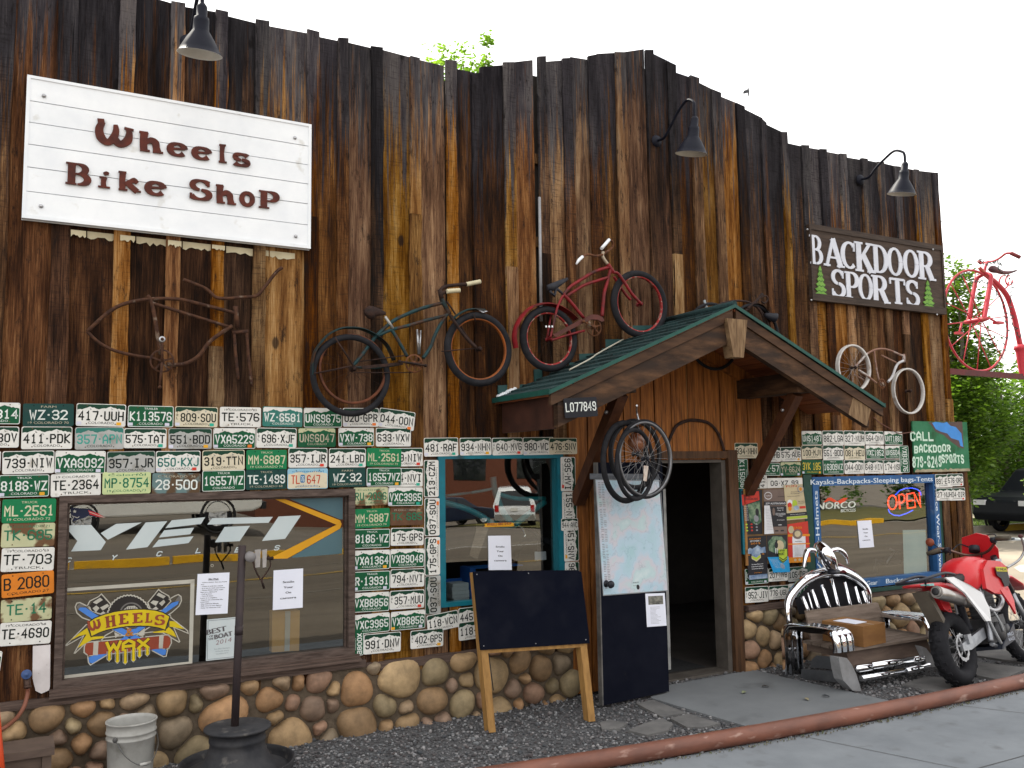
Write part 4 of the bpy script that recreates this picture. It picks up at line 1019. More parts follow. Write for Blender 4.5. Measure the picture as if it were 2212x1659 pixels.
# columns between the windows
P_('b',(1285,915),(1620,910),'RU·2096','K','rusty pale green plate reading RU-2096','Colorful','19 COLORADO 73')
P_('b',(1620,915),(1955,912),'VXC3965','V','green mountain plate reading VXC3965 with teal sticker, beside the rusty RU-2096 plate',stk='wt')
P_('b',(1285,1125),(1638,1110),'MM·6887','B','bright green truck plate reading MM-6887, between the two left windows','TRUCK','19 COLORADO 74')
P_('b',(1640,1110),(1960,1105),'TK·685','X','brown rusted plate with barely readable letters between the windows','19 COLORADO 71','')
P_('b',(1290,1320),(1640,1310),'8186·WZ','G','green truck plate reading 8186-WZ without stickers, between the windows','TRUCK')
P_('b',(1645,1305),(1965,1298),'175·GPS','W','white licence plate reading 175-GPS, set level between the windows')
P_('b',(1285,1525),(1640,1510),'VXA1364','V',gm+'VXA1364',stk='wy')
P_('b',(1640,1510),(1972,1500),'VXB9048','V',gm+'VXB9048')
P_('t12',(80,388),(318,378),'R·13931','G','green trailer plate reading R-13931','TRAILER',stk='ww')
P_('t12',(318,372),(540,362),'794·NVI','W','white licence plate reading 794-NVI in full')
P_('t12',(78,525),(315,515),'VXB8856','V','green mountain plate reading VXB8856 without stickers, left of the plate reading 357-MUU')
P_('t12',(315,510),(540,500),'357·MUU','W',wm+'357-MUU',side='TRL',stk='_r')
P_('t12',(78,668),(315,648),'VXC3965','V','green mountain plate reading VXC3965 without stickers, near the bottom of its column')
P_('t12',(320,648),(545,630),'VXB8856','V','green mountain plate reading VXB8856 with amber and pale stickers',stk='yw')
P_('t12',(82,778,146,932),'','X008B','G','narrow green plate set upright reading X008B',vert=-1)
P_('t12',(145,795),(387,772),'991·DNW','W',wm+'991-DNW')
P_('t12',(447,770),(662,750),'402·GPS','W',wm+'402-GPS',side='TRL',stk='_y')
P_('t12',(550,672),(755,632),'118·WCN','W','tilted white licence plate reading 118-WCN below the teal window')
P_('t12',(757,625),(965,598),'445·RLB','W','white licence plate reading 445..., half hidden behind the blackboard')
P_('t12',(757,718),(965,690),'118·KDW','W','white licence plate reading 118..., lowest, half hidden behind the blackboard',layer=1)
# round the teal window
P_('t11',(533,1178),(757,1175),'481·RAF','W',wm+'481-RAF',stk='wt')
P_('t11',(765,1178),(972,1175),'934·NHN','W','white licence plate reading 934-NHN with amber sticker, above the teal window',stk='wy')
P_('t11',(975,1178),(1175,1175),'640·MVG','W',wm+'640-MVG',side='TRL',stk='_r')
P_('t11',(1175,1175),(1375,1172),'980·WCT','W','white licence plate reading 980-WC, overlapped at its right end',stk='w_')
P_('t11',(1345,1178),(1527,1178),'476·SNV','Y','cream licence plate reading 476-SNV',layer=2)
P_('c',(140,320,272,650),'','213·CZM','W','white plate set upright reading 213-CZM, left of the teal window',vert=1)
P_('c',(145,655,280,992),'','037·SOU','W','upper of two upright white plates reading 037-SOU, with orange sticker',vert=1,stk='_o')
P_('c',(147,1000,285,1338),'','175·GPS','W','white plate set upright reading 175-GPS, left of the teal window',vert=1,stk='_o')
P_('c',(150,1340,290,1680),'','037·SOU','H','lower greyish upright plate reading 037-SOU without sticker',vert=1)
P_('c',(1347,293,1478,598),'','935·MVI','W','white plate set upright reading 935-MVI, right of the teal window',vert=-1,stk='_r')
P_('c',(1360,600,1490,912),'','155·NIK','W','white plate set upright reading 155-NI..., right of the teal window',vert=-1)
P_('c',(1375,910,1508,1215),'','451·SNV','W','white plate set upright reading 451-SNV, right of the teal window',vert=-1,stk='_y')
P_('c',(1385,1217,1512,1520),'','965·HTR','W','upright white plate mostly hidden behind the top of the blackboard',vert=-1)
P_('c',(1350,836),(1500,832),'944·AWC','W','small motorcycle plate reading 944-AWC',bot='',hgt=.62,layer=3)
# right of the door
P_('d',(112,170),(317,170),'934·NHN','Y','cream licence plate reading 934-NHN, right of the doorway',Y=-.046)
P_('d',(125,312,240,575),'','K115096','G','narrow green plate set upright reading K115096',vert=-1,top='TRAILER',Y=-.046)
P_('d',(322,205),(518,205),'052·NHB','W','white plate crossed by the porch brace, reading 05...')
P_('d',(515,208),(698,205),'575·AUG','W',wm+'575-AUG',stk='_y')
P_('d',(703,65),(882,65),'UNS1487','V','green plate reading UNS1487, its top hidden by the porch eave')
P_('d',(886,62),(1072,62),'882·LGA','W',wm+'882-LGA')
P_('d',(1074,62),(1258,62),'327·NUH','W',wm+'327-NUH')
P_('d',(1260,65),(1425,66),'564·DNW','W',wm+'564-DNW')
P_('d',(1432,68),(1592,72),'UNT1881','V',gm+'UNT1881')
P_('d',(703,190),(882,190),'100·MJV','Y','cream licence plate reading 100-MJV')
P_('d',(888,190),(1072,190),'551·BDD','W','white licence plate reading 551-BDD, over the blue framed window')
P_('d',(1078,190),(1260,190),'081·HEU','Y','stained cream licence plate reading 081-HEU')
P_('d',(1268,192),(1432,194),'VXC1852','V',gm+'VXC1852')
P_('d',(1438,195),(1590,195),'UNS6043','V','green mountain plate reading UNS604..., end covered by an upright plate')
P_('d',(345,345),(514,345),'WZ·57','G','green plate reading WZ-57, half behind the porch brace')
P_('d',(514,338),(698,335),'YV·6624','S','dull green plate reading YV-6624 with stained top',stk='ww')
P_('d',(703,320),(885,320),'3YK 185','N','green plate with yellow letters reading 3YK 185',stk='wy')
P_('d',(890,318),(1072,318),'16309WZ','G','green truck plate reading 16309WZ','TRUCK')
P_('d',(1078,318),(1252,318),'044·00N','W','white licence plate reading 044-00N, over the blue framed window')
P_('d',(1254,318),(1422,318),'648·NIW','W',wm+'648-NIW')
P_('d',(1426,318),(1590,318),'174·NSR','W','white licence plate reading 174-NS, end covered by an upright plate')
P_('d',(1565,195,1656,433),'','VXB3076','G','narrow green plate set upright reading VXB3076 beside the hand painted sign',vert=-1,layer=2)
P_('d',(305,330,398,575),'','412·K69','W','upright white plate mostly hidden behind the porch brace',vert=1)
P_('d',(400,480),(712,476),'OG·XZ 93','E','long white European plate reading OG-XZ 93',bot='',hgt=.235,layer=2)
P_('d',(1880,448),(2030,445),'891·EFT','W','white licence plate reading 91-EF, overlapped, beside the blue window corner',Y=-.056)
P_('d',(1985,442),(2126,440),'576·ORC','W',wm+'576-ORC',stk='_r',layer=2,Y=-.056)
P_('d',(2000,567),(2143,563),'404·OIR','W','white licence plate reading 04-OIR, overlapped on its left',stk='_r',Y=-.056)
P_('d',(1888,570),(2030,566),'27·NUH','W','white licence plate reading 27-NUH, lowest on the corner',layer=2,Y=-.056)
P_('d',(205,1282),(410,1268),'KMR204','G','green plate behind the dark festival poster showing only K',stk='ww')
P_('d',(412,1278),(582,1266),'207·NWB','W','white licence plate reading 20..., behind the blue flyer')
P_('d',(582,1266),(768,1252),'105·DRV','H','grey licence plate reading 105-DRV, low on the wall beside the chrome ornament')
P_('d',(205,1442),(412,1428),'952·JIV','W',wm+'952-JIV',side='TRL')
P_('d',(414,1432),(590,1420),'776·UGL','W',wm+'776-UGL')
P_('d',(588,1412),(765,1398),'VXB774','V','green plate on the lowest row partly hidden by the chrome bench')
# plate on the porch beam
P_('i',(400,560),(582,552),'L077849','E','black plate with white and yellow digits reading L077849 on the porch beam',bot='',hgt=.5,Y=-PD-.008)
for c_ in PLATES[-1].children:
    for i_, m_ in enumerate(c_.data.materials): c_.data.materials[i_] = TWHT if c_.name.startswith('letter') else PBLK
# ------------------------------------------------------------------ big white plank sign
WX0, WX1, WZ0, WZ1 = -.06, 1.893, 3.68, 4.67
YS = -.075
sg = thing('plank_sign', 'large white plank sign with brown cut out lettering, upper left of the facade', 'sign', (WX0, YS, WZ0))
b = MB(); npl = 6
hs = (WZ1-WZ0)/6.2
zz = WZ0
for i in range(npl):
    z1_ = WZ1 if i == npl-1 else zz+hs*(1.1 if i == 0 else 1.0)+rnd.uniform(-.012,.012)
    b.box((WX0+.022,YS+.004-rnd.uniform(0,.0015),zz+.0025),(WX1-.022,-.034,z1_-.0025)); zz = z1_
b.build('plank_panel', WHITEP, sg)
b = MB(); b.box((WX0,YS-.003,WZ0),(WX0+.022,-.034,WZ1)); b.box((WX1-.022,YS-.003,WZ0),(WX1,-.034,WZ1)); b.box((WX0+.022,YS-.004,WZ1-.02),(WX1-.022,-.034,WZ1)); b.box((WX0+.022,YS-.004,WZ0),(WX1-.022,-.034,WZ0+.025))
b.box((WX0-.001,-.034,WZ0-.004),(WX1+.001,-.028,WZ1+.002))
b.build('sign_frame', WHITEP, sg)
LETM = M('rust_brown_letter', (0.105,0.022,0.012), (0.055,0.014,0.010), 16, 0.7, bump=0.2)
LETE = M('letter_screw', (0.03,0.012,0.010))
fr = FR((0, YS, 0))
for ch, cx, cy, w, h in [('W',745,868,240,150),('h',975,925,158,125),('e',1150,970,122,88),('e',1308,995,120,84),('l',1442,998,62,118),('s',1562,1037,115,80),
                         ('B',510,1132,170,140),('i',675,1166,98,105),('k',838,1180,152,122),('e',1010,1222,130,92),('S',1295,1232,150,128),('h',1460,1263,132,118),('o',1600,1292,102,98),('P',1742,1298,132,112)]:
    A = W('t00', cx-w/2, cy, YS); B = W('t00', cx+w/2, cy, YS); T_ = W('t00', cx, cy-h/2, YS); U_ = W('t00', cx, cy+h/2, YS)
    lm = MB(); slab(lm, fr, ch, A.x, U_.z, B.x-A.x, T_.z-U_.z, 0, .001, .012, bold=1.12, italic=0.0)
    o = lm.build('letter', LETM, sg)
    sm_ = MB()
    for q in (-.28, .28): sm_.lathe([(0,.0032),(.006,.002),(.007,0)], fr.P((A.x+B.x)/2+q*(B.x-A.x)*.6, (T_.z+U_.z)/2-q*.06, .0135), fr.n, 8)
for px, py in ((285,621),(1912,893),(266,1336),(1917,1532)):
    q = MB(); q.lathe([(0,.010),(.008,.009),(.0125,.005),(.014,0)], W('t00',px,py,YS-.002), (0,-1,0), 12); q.build('bolt', STEEL, sg)
# old white paint left on the battens under the sign
b = MB()
def daub(z, x0, x1, y0, y1, Y):
    n = 9; top = [(x0+(x1-x0)*i/n, y0+(x0-420)*0+(x1-x0)*i/n*.11) for i in range(n+1)]
    bot = [(x0+(x1-x0)*i/n, y1+(x1-x0)*i/n*.11+rnd.uniform(-16,10)) for i in range(n, -1, -1)]
    b.poly([W(z, a, c, Y) for a, c in top+bot])
for x0, x1, bt in ((418,455,0),(455,562,1),(562,775,0),(775,880,1),(880,1085,0),(1085,1180,1),(1180,1370,0),(1370,1462,1),(1462,1745,0),(1745,1915,0)):
    y0 = 1440+(x0-150)*.107+14
    daub('t00', x0+4, x1-4, y0, y0+(38 if bt else 46), -.0375 if bt else -.0055)
b.build('paint_daub', M('old_cream_paint', (0.52,0.46,0.31), (0.40,0.34,0.22), 8, .8), sg)

# ------------------------------------------------------------------ dark carved sign
BX0, BX1, BZ0, BZ1 = 7.318, 9.52, 3.71, 4.54; YB = -.075
bs = thing('carved_sign', 'dark brown board sign with raised white capitals and two green pines', 'sign', (BX0, YB, BZ0))
b = MB(); b.box((BX0,YB,BZ0),(BX1,-.034,BZ1)); b.build('sign_board', M('dark_sign_board', (0.030,0.018,0.012), (0.062,0.040,0.028), 4, .7, stretch=(1,1,9), bump=.25), bs)
b = MB()
for z0, z1 in ((BZ0, BZ0+.075), (BZ1-.06, BZ1)): b.box((BX0-.008,YB-.012,z0),(BX1+.008,YB+.0,z1))
b.box((BX0-.008,YB-.012,BZ0+.075),(BX0+.018,YB,BZ1-.06)); b.box((BX1-.018,YB-.012,BZ0+.075),(BX1+.008,YB,BZ1-.06))
b.build('board_border', M('dark_border', (0.028,0.018,0.013), (0.055,0.037,0.027), 5, .7, stretch=(1,1,9)), bs)
LW = M('raised_white_letter', (0.60,0.62,0.68), (0.52,0.54,0.60), 6, .6)
fr = FR((0, YB, 0))
def fit(z, box, ch, par, frm, Y, thick, bold=1.0, mt=None, name='letter'):
    x0, y0, x1, y1 = box; A = W(z, x0, (y0+y1)/2, Y); B = W(z, x1, (y0+y1)/2, Y); T_ = W(z, (x0+x1)/2, y0, Y); U_ = W(z, (x0+x1)/2, y1, Y)
    lm = MB(); slab(lm, frm, ch, A.x, U_.z, B.x-A.x, T_.z-U_.z, 0, .001, thick, bold); return lm.build(name, mt or LW, par)
# boxes in 'BD' coordinates measured on the enlarged photograph (tile 2,1: y offset 553)
for ch, bx in (('B',(822,-132,905,55)),('A',(915,-110,1035,70)),('C',(1020,-92,1118,82)),('K',(1112,-85,1238,105)),('D',(1225,-68,1325,112)),('O',(1322,-52,1420,128)),('O',(1425,-38,1525,140)),('R',(1520,-25,1632,156))):
    fit('t21', bx, ch, bs, fr, YB, .010)
for ch, bx in (('S',(957,90,1048,268)),('P',(1048,105,1140,278)),('O',(1135,118,1228,290)),('R',(1222,130,1338,305)),('T',(1338,145,1440,312)),('S',(1440,160,1528,325))):
    fit('t21', bx, ch, bs, fr, YB, .010)
PINE = M('painted_pine_green', (0.10,0.24,0.035), (0.17,0.34,0.06), 14, .7); PINED = M('painted_pine_dark', (0.03,0.09,0.02))
for x0, y0, x1, y1 in ((840,65,942,280),(1538,160,1640,362)):
    A = W('t21', x0, (y0+y1)/2, YB); B = W('t21', x1, (y0+y1)/2, YB); T_ = W('t21', (x0+x1)/2, y0, YB); U_ = W('t21', (x0+x1)/2, y1, YB)
    w, h, cx = B.x-A.x, T_.z-U_.z, (A.x+B.x)/2; pts = []
    for i in range(7):
        f = i/6; hw = w*(.09+.41*f); zt_ = T_.z-h*(.06+.15*i)
        pts += [(cx+hw*.45, zt_+h*.02), (cx+hw, zt_-h*.05)]
    lp = [(2*cx-a, c) for a, c in pts][::-1]
    q = MB(); q.prism([(a, YB-.001, c) for a, c in [(cx, T_.z)]+pts+lp], (0,-.009,0))
    o = q.build('pine_cutout', PINE, bs)
    q = MB()
    for i in range(1, 7):
        f = i/6; hw = w*(.06+.30*f); zt_ = T_.z-h*(.02+.15*i)
        ribbon(q, FR((0,YB-.0105,0)), [(cx-hw, zt_-h*.012),(cx-hw*.3, zt_+h*.03),(cx, zt_-.006),(cx+hw*.35, zt_+h*.025),(cx+hw, zt_-h*.012)], .007)
    q.build('branch_stroke', PINED, o)
for px, py in ((808,1487-1659),(1622,1617-1659),(834,286),(1648,380)):
    q = MB(); q.lathe([(0,.01),(.009,.008),(.012,0)], W('t21',px,py,YB-.012), (0,-1,0), 10); q.build('bolt', STEEL, bs)

# ------------------------------------------------------------------ hand painted green sign
GX0, GX1, GZ0, GZ1 = 8.83, 9.815, 1.862, 2.44; YG2 = -.062
gs = thing('painted_sign', 'hand painted green sign with white telephone number and blue patch, right end of facade', 'sign', (GX0, YG2, GZ0))
b = MB(); b.box((GX0,YG2,GZ0),(GX1,-.045,GZ1)); b.build('panel', M('mottled_green_panel', (0.010,0.11,0.042), (0.035,0.17,0.085), 4, .7, dirt=(0.015,0.08,0.03), dscale=6), gs)
HW = M('hand_white_paint', (0.55,0.68,0.58), (0.46,0.62,0.50), 7, .7)
fr = FR((0, YG2, 0)); b = MB()
def hand(z, text, x0, x1, y0, y1, rise, sw, frm, mb, Y, m=0, d=.001, jit=.006):
    n = len(text); A = W(z, x0, y1, Y); B = W(z, x1, y1+rise, Y); T_ = W(z, x0, y0, Y); h = T_.z-A.z; w = (B.x-A.x)/n
    for i, ch in enumerate(text):
        glyph(mb, frm, ch, A.x+w*i, A.z+(B.z-A.z)*i/n+rnd.uniform(-jit,jit), w*.84, h*rnd.uniform(.92,1.05), sw, m, d+.0004*(i % 2), shear=rnd.uniform(-.03,.06))
hand('t21','CALL',1476,1632,1135,1198,2,.022,fr,b,YG2)
hand('t21','BACKDOOR',1500,1742,1225,1278,-10,.020,fr,b,YG2)
hand('t21','879-6249',1490,1682,1298,1372,-4,.020,fr,b,YG2)
hand('t21','SPORTS',1680,1828,1285,1345,-2,.020,fr,b,YG2)
b.build('lettering', HW, gs)
b = MB(); dpoly(b, 't21', [(1590,1078),(1812,1076),(1822,1250),(1790,1240),(1745,1208),(1690,1160),(1640,1140),(1612,1100)], YG2-.0008); b.build('brown_patch', M('brown_paint', (0.085,0.05,0.045)), gs)
b = MB(); dpoly(b, 't21', [(1617,1082),(1640,1075),(1690,1082),(1712,1076),(1735,1100),(1770,1108),(1806,1150),(1818,1238),(1800,1230),(1790,1195),(1740,1180),(1715,1150),(1672,1138),(1640,1122)], YG2-.0016); b.build('blue_patch', M('blue_paint', (0.05,0.24,0.62)), gs)
b = MB(); pts = []
n = 22
for i in range(n+1): pts.append((GX0+(GX1-GX0)*i/n, YG2-.001, GZ0+.012+abs(math.sin(i*1.7))*.022+rnd.uniform(0,.01)))
b.poly([(GX0,YG2-.001,GZ0),(GX1,YG2-.001,GZ0)]+pts[::-1]); b.build('peeling_edge', M('peeled_wood', (0.36,0.32,0.22), (0.24,0.2,0.13), 12, .9), gs)
b = MB(); b.tube(smooth([W('g',1020,1490,-.06), W('g',1130,1590,-.05), W('g',1290,1680,-.05), (8.6,-.06,2.30), (8.84,-.06,2.32)], 6), .006, 6)
tag(b.build('cable', M('brown_cable', (0.14,0.06,0.04))), 'thin brown cable running from the porch beam end to the hand painted green sign', 'cable')
# conduit behind the red bicycle
b = MB(); c0 = W('f',392,-440,-.05); c1 = W('f',415,1120,-.05); b.tube([c0, c1], .014, 8)
tag(b.build('conduit_pipe', M('grey_conduit', (0.30,0.30,0.31), (0.22,0.22,0.23), 9, .5, .3)), 'thin vertical grey conduit on the boards behind the red bicycle', 'pipe')

# ------------------------------------------------------------------ gooseneck lamps
LAMPM = M('navy_black_enamel', (0.006,0.007,0.014), (0.010,0.011,0.018), 5, .5, spec=.12)
LAMPIN = M('lamp_white_inside', (0.62,0.60,0.55))
def lamp(base, tip, label, rise):
    t = thing('gooseneck_lamp', label, 'wall lamp', base, 'gooseneck lamps along the parapet')
    b = MB(); b.lathe([(0,.03),(.03,.028),(.055,.015),(.06,0)], base, (0,-1,0), 16); b.build('wall_rosette', LAMPM, t)
    B = Vector(base); T_ = Vector(tip)
    pts = smooth([B+Vector((0,-.02,0)), B+Vector((0,-.12,-.005)), B+Vector((0,-.22,.07)), B+Vector((0,-.33,rise*.72)), B+Vector((0,-.46,rise)), B+Vector((0,-.555,rise*.80)), Vector((T_.x,T_.y,T_.z+.10)), T_], 7)
    b = MB(); b.tube(pts, .0135, 10); b.build('arm', LAMPM, t)
    ax = Vector((0,.20,-1)).normalized()
    b = MB(); b.lathe([(.018,-.02),(.03,-.005),(.036,.005),(.036,.07),(.048,.075),(.052,.10),(.054,.165),(.060,.17)], T_, ax, 20); b.build('socket_cap', LAMPM, t)
    b = MB(); b.lathe([(.056,.165),(.062,.175),(.095,.225),(.128,.285),(.143,.318),(.150,.322)], T_, ax, 28)
    b.lathe([(.150,.322),(.146,.324),(.140,.316),(.124,.282),(.09,.224),(.052,.172)], T_, ax, 28, 1)
    b.build('lamp_shade', [LAMPM, LAMPIN], t)
    b = MB(); q = T_+ax*.225; b.ball(q, .035, .035, .045, 12, 8); b.build('bulb', M('bulb_glass', (0.7,0.7,0.68), None, 3, .15), t)
    return t
R1 = W('t20',1150,1165,-.03); L1 = XP('t20',1441,1062,R1.x)
lamp(R1, L1, 'gooseneck lamp over the dark carved sign, rightmost on the parapet', XP('t20',1395,970,R1.x).z-R1.z)
R2 = W('t10',2042,915,-.03); L2 = XP('t20',78,768,R2.x)
lamp(R2, L2, 'gooseneck lamp high above the porch, middle of the parapet', XP('t20',20,655,R2.x).z-R2.z)
L3 = W('t00',1310,40,-.61); 
lamp((L3.x,-.03,L3.z+(R1.z-L1.z)), L3, 'gooseneck lamp above the large white sign, cut off by the top of the photo', .20)
# ------------------------------------------------------------------ things painted on and stuck to the panes
DW_ = M('decal_white', (0.50,0.55,0.55), (0.42,0.48,0.49), 1.5, .5); DY = M('decal_amber', (0.62,0.30,0.010), (0.52,0.25,0.01), 2, .5); DT = M('reflection_blue_grey', (0.05,0.105,0.13), (0.075,0.135,0.15), 1.2, .4)
DOUT = M('decal_cream_outline', (0.44,0.42,0.36)); DBLUE = M('decal_blue', (0.07,0.21,0.58), (0.05,0.17,0.5), 3, .6); DYEL = M('decal_yellow', (0.60,0.46,0.008), (0.5,0.36,0.008), 3, .6); DRED = M('decal_red_brown', (0.28,0.055,0.025), (0.2,0.04,0.02), 4, .6)
DDARK = M('decal_dark', (0.022,0.018,0.016)); DOR = M('decal_orange', (0.40,0.15,0.02)); DGREY = M('decal_grey', (0.14,0.13,0.12)); DNAVY = M('decal_navy', (0.010,0.014,0.04)); DREDB = M('decal_bright_red', (0.45,0.02,0.025))
Y0 = YG-.0025
b = MB()
for q in ([(55,260),(250,255),(355,378),(318,437),(105,446),(150,372)], [(318,315),(430,248),(614,238),(370,362)], [(642,238),(797,228),(655,415),(500,433)], [(830,222),(1070,200),(1040,248),(783,279)],
          [(775,294),(990,275),(963,322),(738,346)], [(735,362),(986,337),(950,386),(690,417)], [(1120,207),(1557,197),(1525,240),(1085,253)], [(1210,270),(1392,262),(1318,372),(1140,381)], [(1598,195),(1759,187),(1645,355),(1478,371)]):
    dpoly(b, 'r', q, Y0)
fr = FR((0, Y0, 0))
for ch, x, y in (('C',85,508),('Y',412,490),('C',738,463),('L',1022,440),('E',1303,435),('S',1585,420)):
    A = W('r', x-24, y+20, Y0); B = W('r', x+24, y-20, Y0); glyph(b, fr, ch, A.x, A.z, (B.x-A.x)*.8, B.z-A.z, .0075, 0, 0, .35)
b.build('white_decal', DW_, w1)
b = MB(); dpoly(b, 'r', [(1560,66),(1635,66),(2040,222),(2052,250),(2040,282),(1660,497),(1560,499),(1545,490),(2015,254)], Y0); b.build('amber_decal', DY, w1)
b = MB(); dpoly(b, 'r', [(1655,60),(2060,46),(2060,215),(2040,215)], Y0-.0004); dpoly(b, 'r', [(2056,275),(2056,462),(1700,492),(1690,485)], Y0-.0004); b.build('blue_pane_reflection', DT, w1)  # sky-like reflection in the pane, painted as flat blue-grey shapes
b = MB(); dpoly(b, 'r', [(100,130),(238,140),(345,200),(300,200),(230,190),(200,205),(160,215),(118,235),(105,190)], Y0-.0004, 0); dpoly(b, 'r', [(228,150),(300,172),(352,205),(300,198),(240,180)], Y0-.0008, 1)
dline(b, 'r', [(236,162),(345,203)], .004, Y0-.0012, 2)
dpoly(b, 'r', [(131,145),(135,153),(145,155),(138,161),(140,170),(131,165),(122,170),(124,161),(117,155),(127,153)], Y0-.0012, 2); dline(b, 'r', [(108,232),(122,200),(115,190),(150,205),(165,195)], .004, Y0-.0012, 2)
b.build('team_sticker', [DNAVY, DREDB, DOUT], w1)
b = MB(); q = [W('r', 1120+9*math.cos(i/12*2*PI), 548+9*math.sin(i/12*2*PI), Y0) for i in range(12)]; ribbon(b, fr, [(p.x,p.z) for p in q], .003, 0, 0, True); b.build('ring_mark', DOUT, w1)
# framed logo painted on the pane
b = MB(); Y1 = Y0-.0006
def Q(pts, m, k): dpoly(b, 'm', pts, Y0-.0005*k, m)
O_, BL, YE, RD, DK, OR_, GR = range(7)
for z in ([(62,212),(2030,75),(2026,132),(130,255),(130,258)],[(30,1545),(62,212),(132,255),(82,1490)],[(30,1545),(82,1490),(1945,1285),(1995,1310)],[(2030,75),(1995,1310),(1943,1285),(1968,135)]): Q(z, O_, 1)
def out(pts, w=14, closed=True, k=1): dline(b, 'm', pts, w*.147/1918*6.5*1.1, Y0-.0005*k, O_, closed)
# crossed skis
out([(275,480),(300,425),(345,418),(470,480),(1600,1090),(1632,1110),(1612,1205),(1570,1212),(720,760),(380,640),(300,570)], 13)
out([(1835,390),(1830,330),(1790,300),(1740,320),(720,900),(460,1210),(470,1300),(500,1335),(740,1190),(1700,560),(1800,470)], 13)
Q([(320,520),(350,490),(425,490),(585,595),(1560,1100),(1615,1110),(1600,1185),(1550,1190),(520,655)], BL, 2)
Q([(1795,395),(1785,440),(760,1165),(530,1310),(485,1300),(470,1225),(700,1130),(1560,520),(1700,420)], BL, 2)
Q([(300,470),(345,430),(420,470),(350,490),(318,520)], GR, 2); Q([(1735,400),(1800,315),(1825,350),(1812,420),(1795,395)], GR, 2)
# flags
for fl, ln in (([(450,470),(490,395),(620,330),(660,290),(840,490),(700,610),(520,540)], 0), ([(1340,420),(1500,225),(1540,260),(1650,320),(1680,400),(1560,530),(1400,560)], 1)): out(fl, 12)
Q([(490,470),(530,400),(620,345),(655,310),(810,480),(700,590),(520,540)], DK, 2); Q([(1365,420),(1500,250),(1560,285),(1640,335),(1655,400),(1560,520),(1420,540)], DK, 2)
for q in ([(532,415),(640,345),(682,378),(588,440)],[(640,490),(750,435),(775,470),(680,535)],[(530,500),(585,460),(632,498),(580,560)],[(640,580),(690,545),(725,575),(690,610)],
          [(1500,270),(1605,325),(1570,358),(1470,310)],[(1420,385),(1500,400),(1460,465),(1378,420)],[(1505,430),(1575,375),(1600,410),(1550,470)],[(1400,520),(1460,475),(1500,510),(1430,540)]): Q(q, O_, 3)
# half tyre
tq = [(1065+ (315+ (6 if i % 2 else -8))*math.cos(math.radians(180-i*180/40)), 620-(310+(6 if i % 2 else -8))*math.sin(math.radians(180-i*180/40))) for i in range(41)]
Q(tq, DK, 3); dline(b, 'm', tq, .008, Y0-.0022, O_)
dline(b, 'm', [(1100+165*math.cos(math.radians(180-i*9)), 590-165*math.sin(math.radians(180-i*9))) for i in range(21)], .010, Y0-.0022, GR)
Q([(985,520),(1050,470),(1150,465),(1205,510),(1200,525)], O_, 4)
for i in range(5): dline(b, 'm', [(1020+i*35,480),(1030+i*30,525)], .003, Y0-.0028, DK)
# snowboard
out([(410,1060),(430,1020),(470,1000),(1640,890),(1680,930),(1690,1010),(1650,1090),(470,1200),(405,1150)], 13)
Q([(418,1065),(440,1015),(1640,900),(1672,940),(1672,1030),(1640,1085),(470,1195),(425,1150)], RD, 3)
Q([(545,995),(618,985),(608,1190),(535,1192)], O_, 4); Q([(1510,898),(1575,898),(1562,1090),(1502,1092)], O_, 4)
# ribbon banner
out([(440,740),(130,1050),(145,1050),(400,905),(262,1160),(275,1160),(430,1010),(500,930),(700,935),(1400,850),(1560,860),(1800,1000),(1810,990),(1720,780),(1935,870),(1925,830),(1680,640),(1670,600)], 12, True, 3)
Q([(195,980),(330,870),(450,790),(500,920),(690,912),(700,938),(520,965),(310,1085),(440,885),(330,910)], YE, 5); Q([(1660,690),(1740,695),(1880,808),(1660,770)], YE, 5); Q([(1410,850),(1600,820),(1650,775),(1720,840),(1765,930),(1600,860),(1430,862)], YE, 5)
bt = [(450+i/16*1215, 730-215*math.sin(PI*(i/16*.86+.02))+i/16*-10+(0 if i < 16 else 0)) for i in range(17)]
bt = [(455,715),(560,645),(700,590),(850,550),(1000,528),(1150,515),(1300,515),(1450,530),(1560,560),(1665,620)]
bb = [(1600,825),(1500,790),(1350,765),(1200,762),(1050,768),(900,790),(750,820),(620,865),(510,920)]
Q(bt+bb, YE, 6); dline(b, 'm', bt+bb, .007, Y0-.0034, DK, True)
fl6 = FR((0, Y0-.0036, 0))
for ch, bx, tl in (('W',(495,650,700,845),-.32),('H',(725,590,905,790),-.12),('E',(915,555,1085,745),-.05),('E',(1115,545,1290,725),-.02),('L',(1300,548,1420,715),.03),('S',(1430,570,1600,745),.08)):
    A = W('m', bx[0], bx[3], Y0); B = W('m', bx[2], bx[1], Y0); fq = FR((A.x, Y0-.0036, A.z), (math.cos(-tl),0,math.sin(-tl)), (-math.sin(-tl),0,math.cos(-tl)))
    slab(b, fq, ch, 0, 0, (B.x-A.x)*.92, (B.z-A.z)*.9, RD, 0, 0, 1.15)
Q([(890,835),(1250,790),(1170,860),(1000,885)], BL, 4); Q([(850,850),(930,890),(865,940)], O_, 4); Q([(1195,870),(1300,790),(1290,895),(1220,905)], O_, 4)
A = W('m', 1010, 915, Y0); ttext(b, fl6, '&', A.x, A.z, .058, m=OR_, d=.0006, bold=.006)
for ch, bx in (('W',(715,970,960,1150)),('A',(955,940,1160,1130)),('X',(1180,935,1365,1110))):
    A = W('m', bx[0], bx[3], Y0); B = W('m', bx[2], bx[1], Y0)
    glyph(b, fl6, ch, A.x, A.z, B.x-A.x, B.z-A.z, .026, DK, .0004); glyph(b, fl6, ch, A.x, A.z, B.x-A.x, B.z-A.z, .019, YE, .0010)
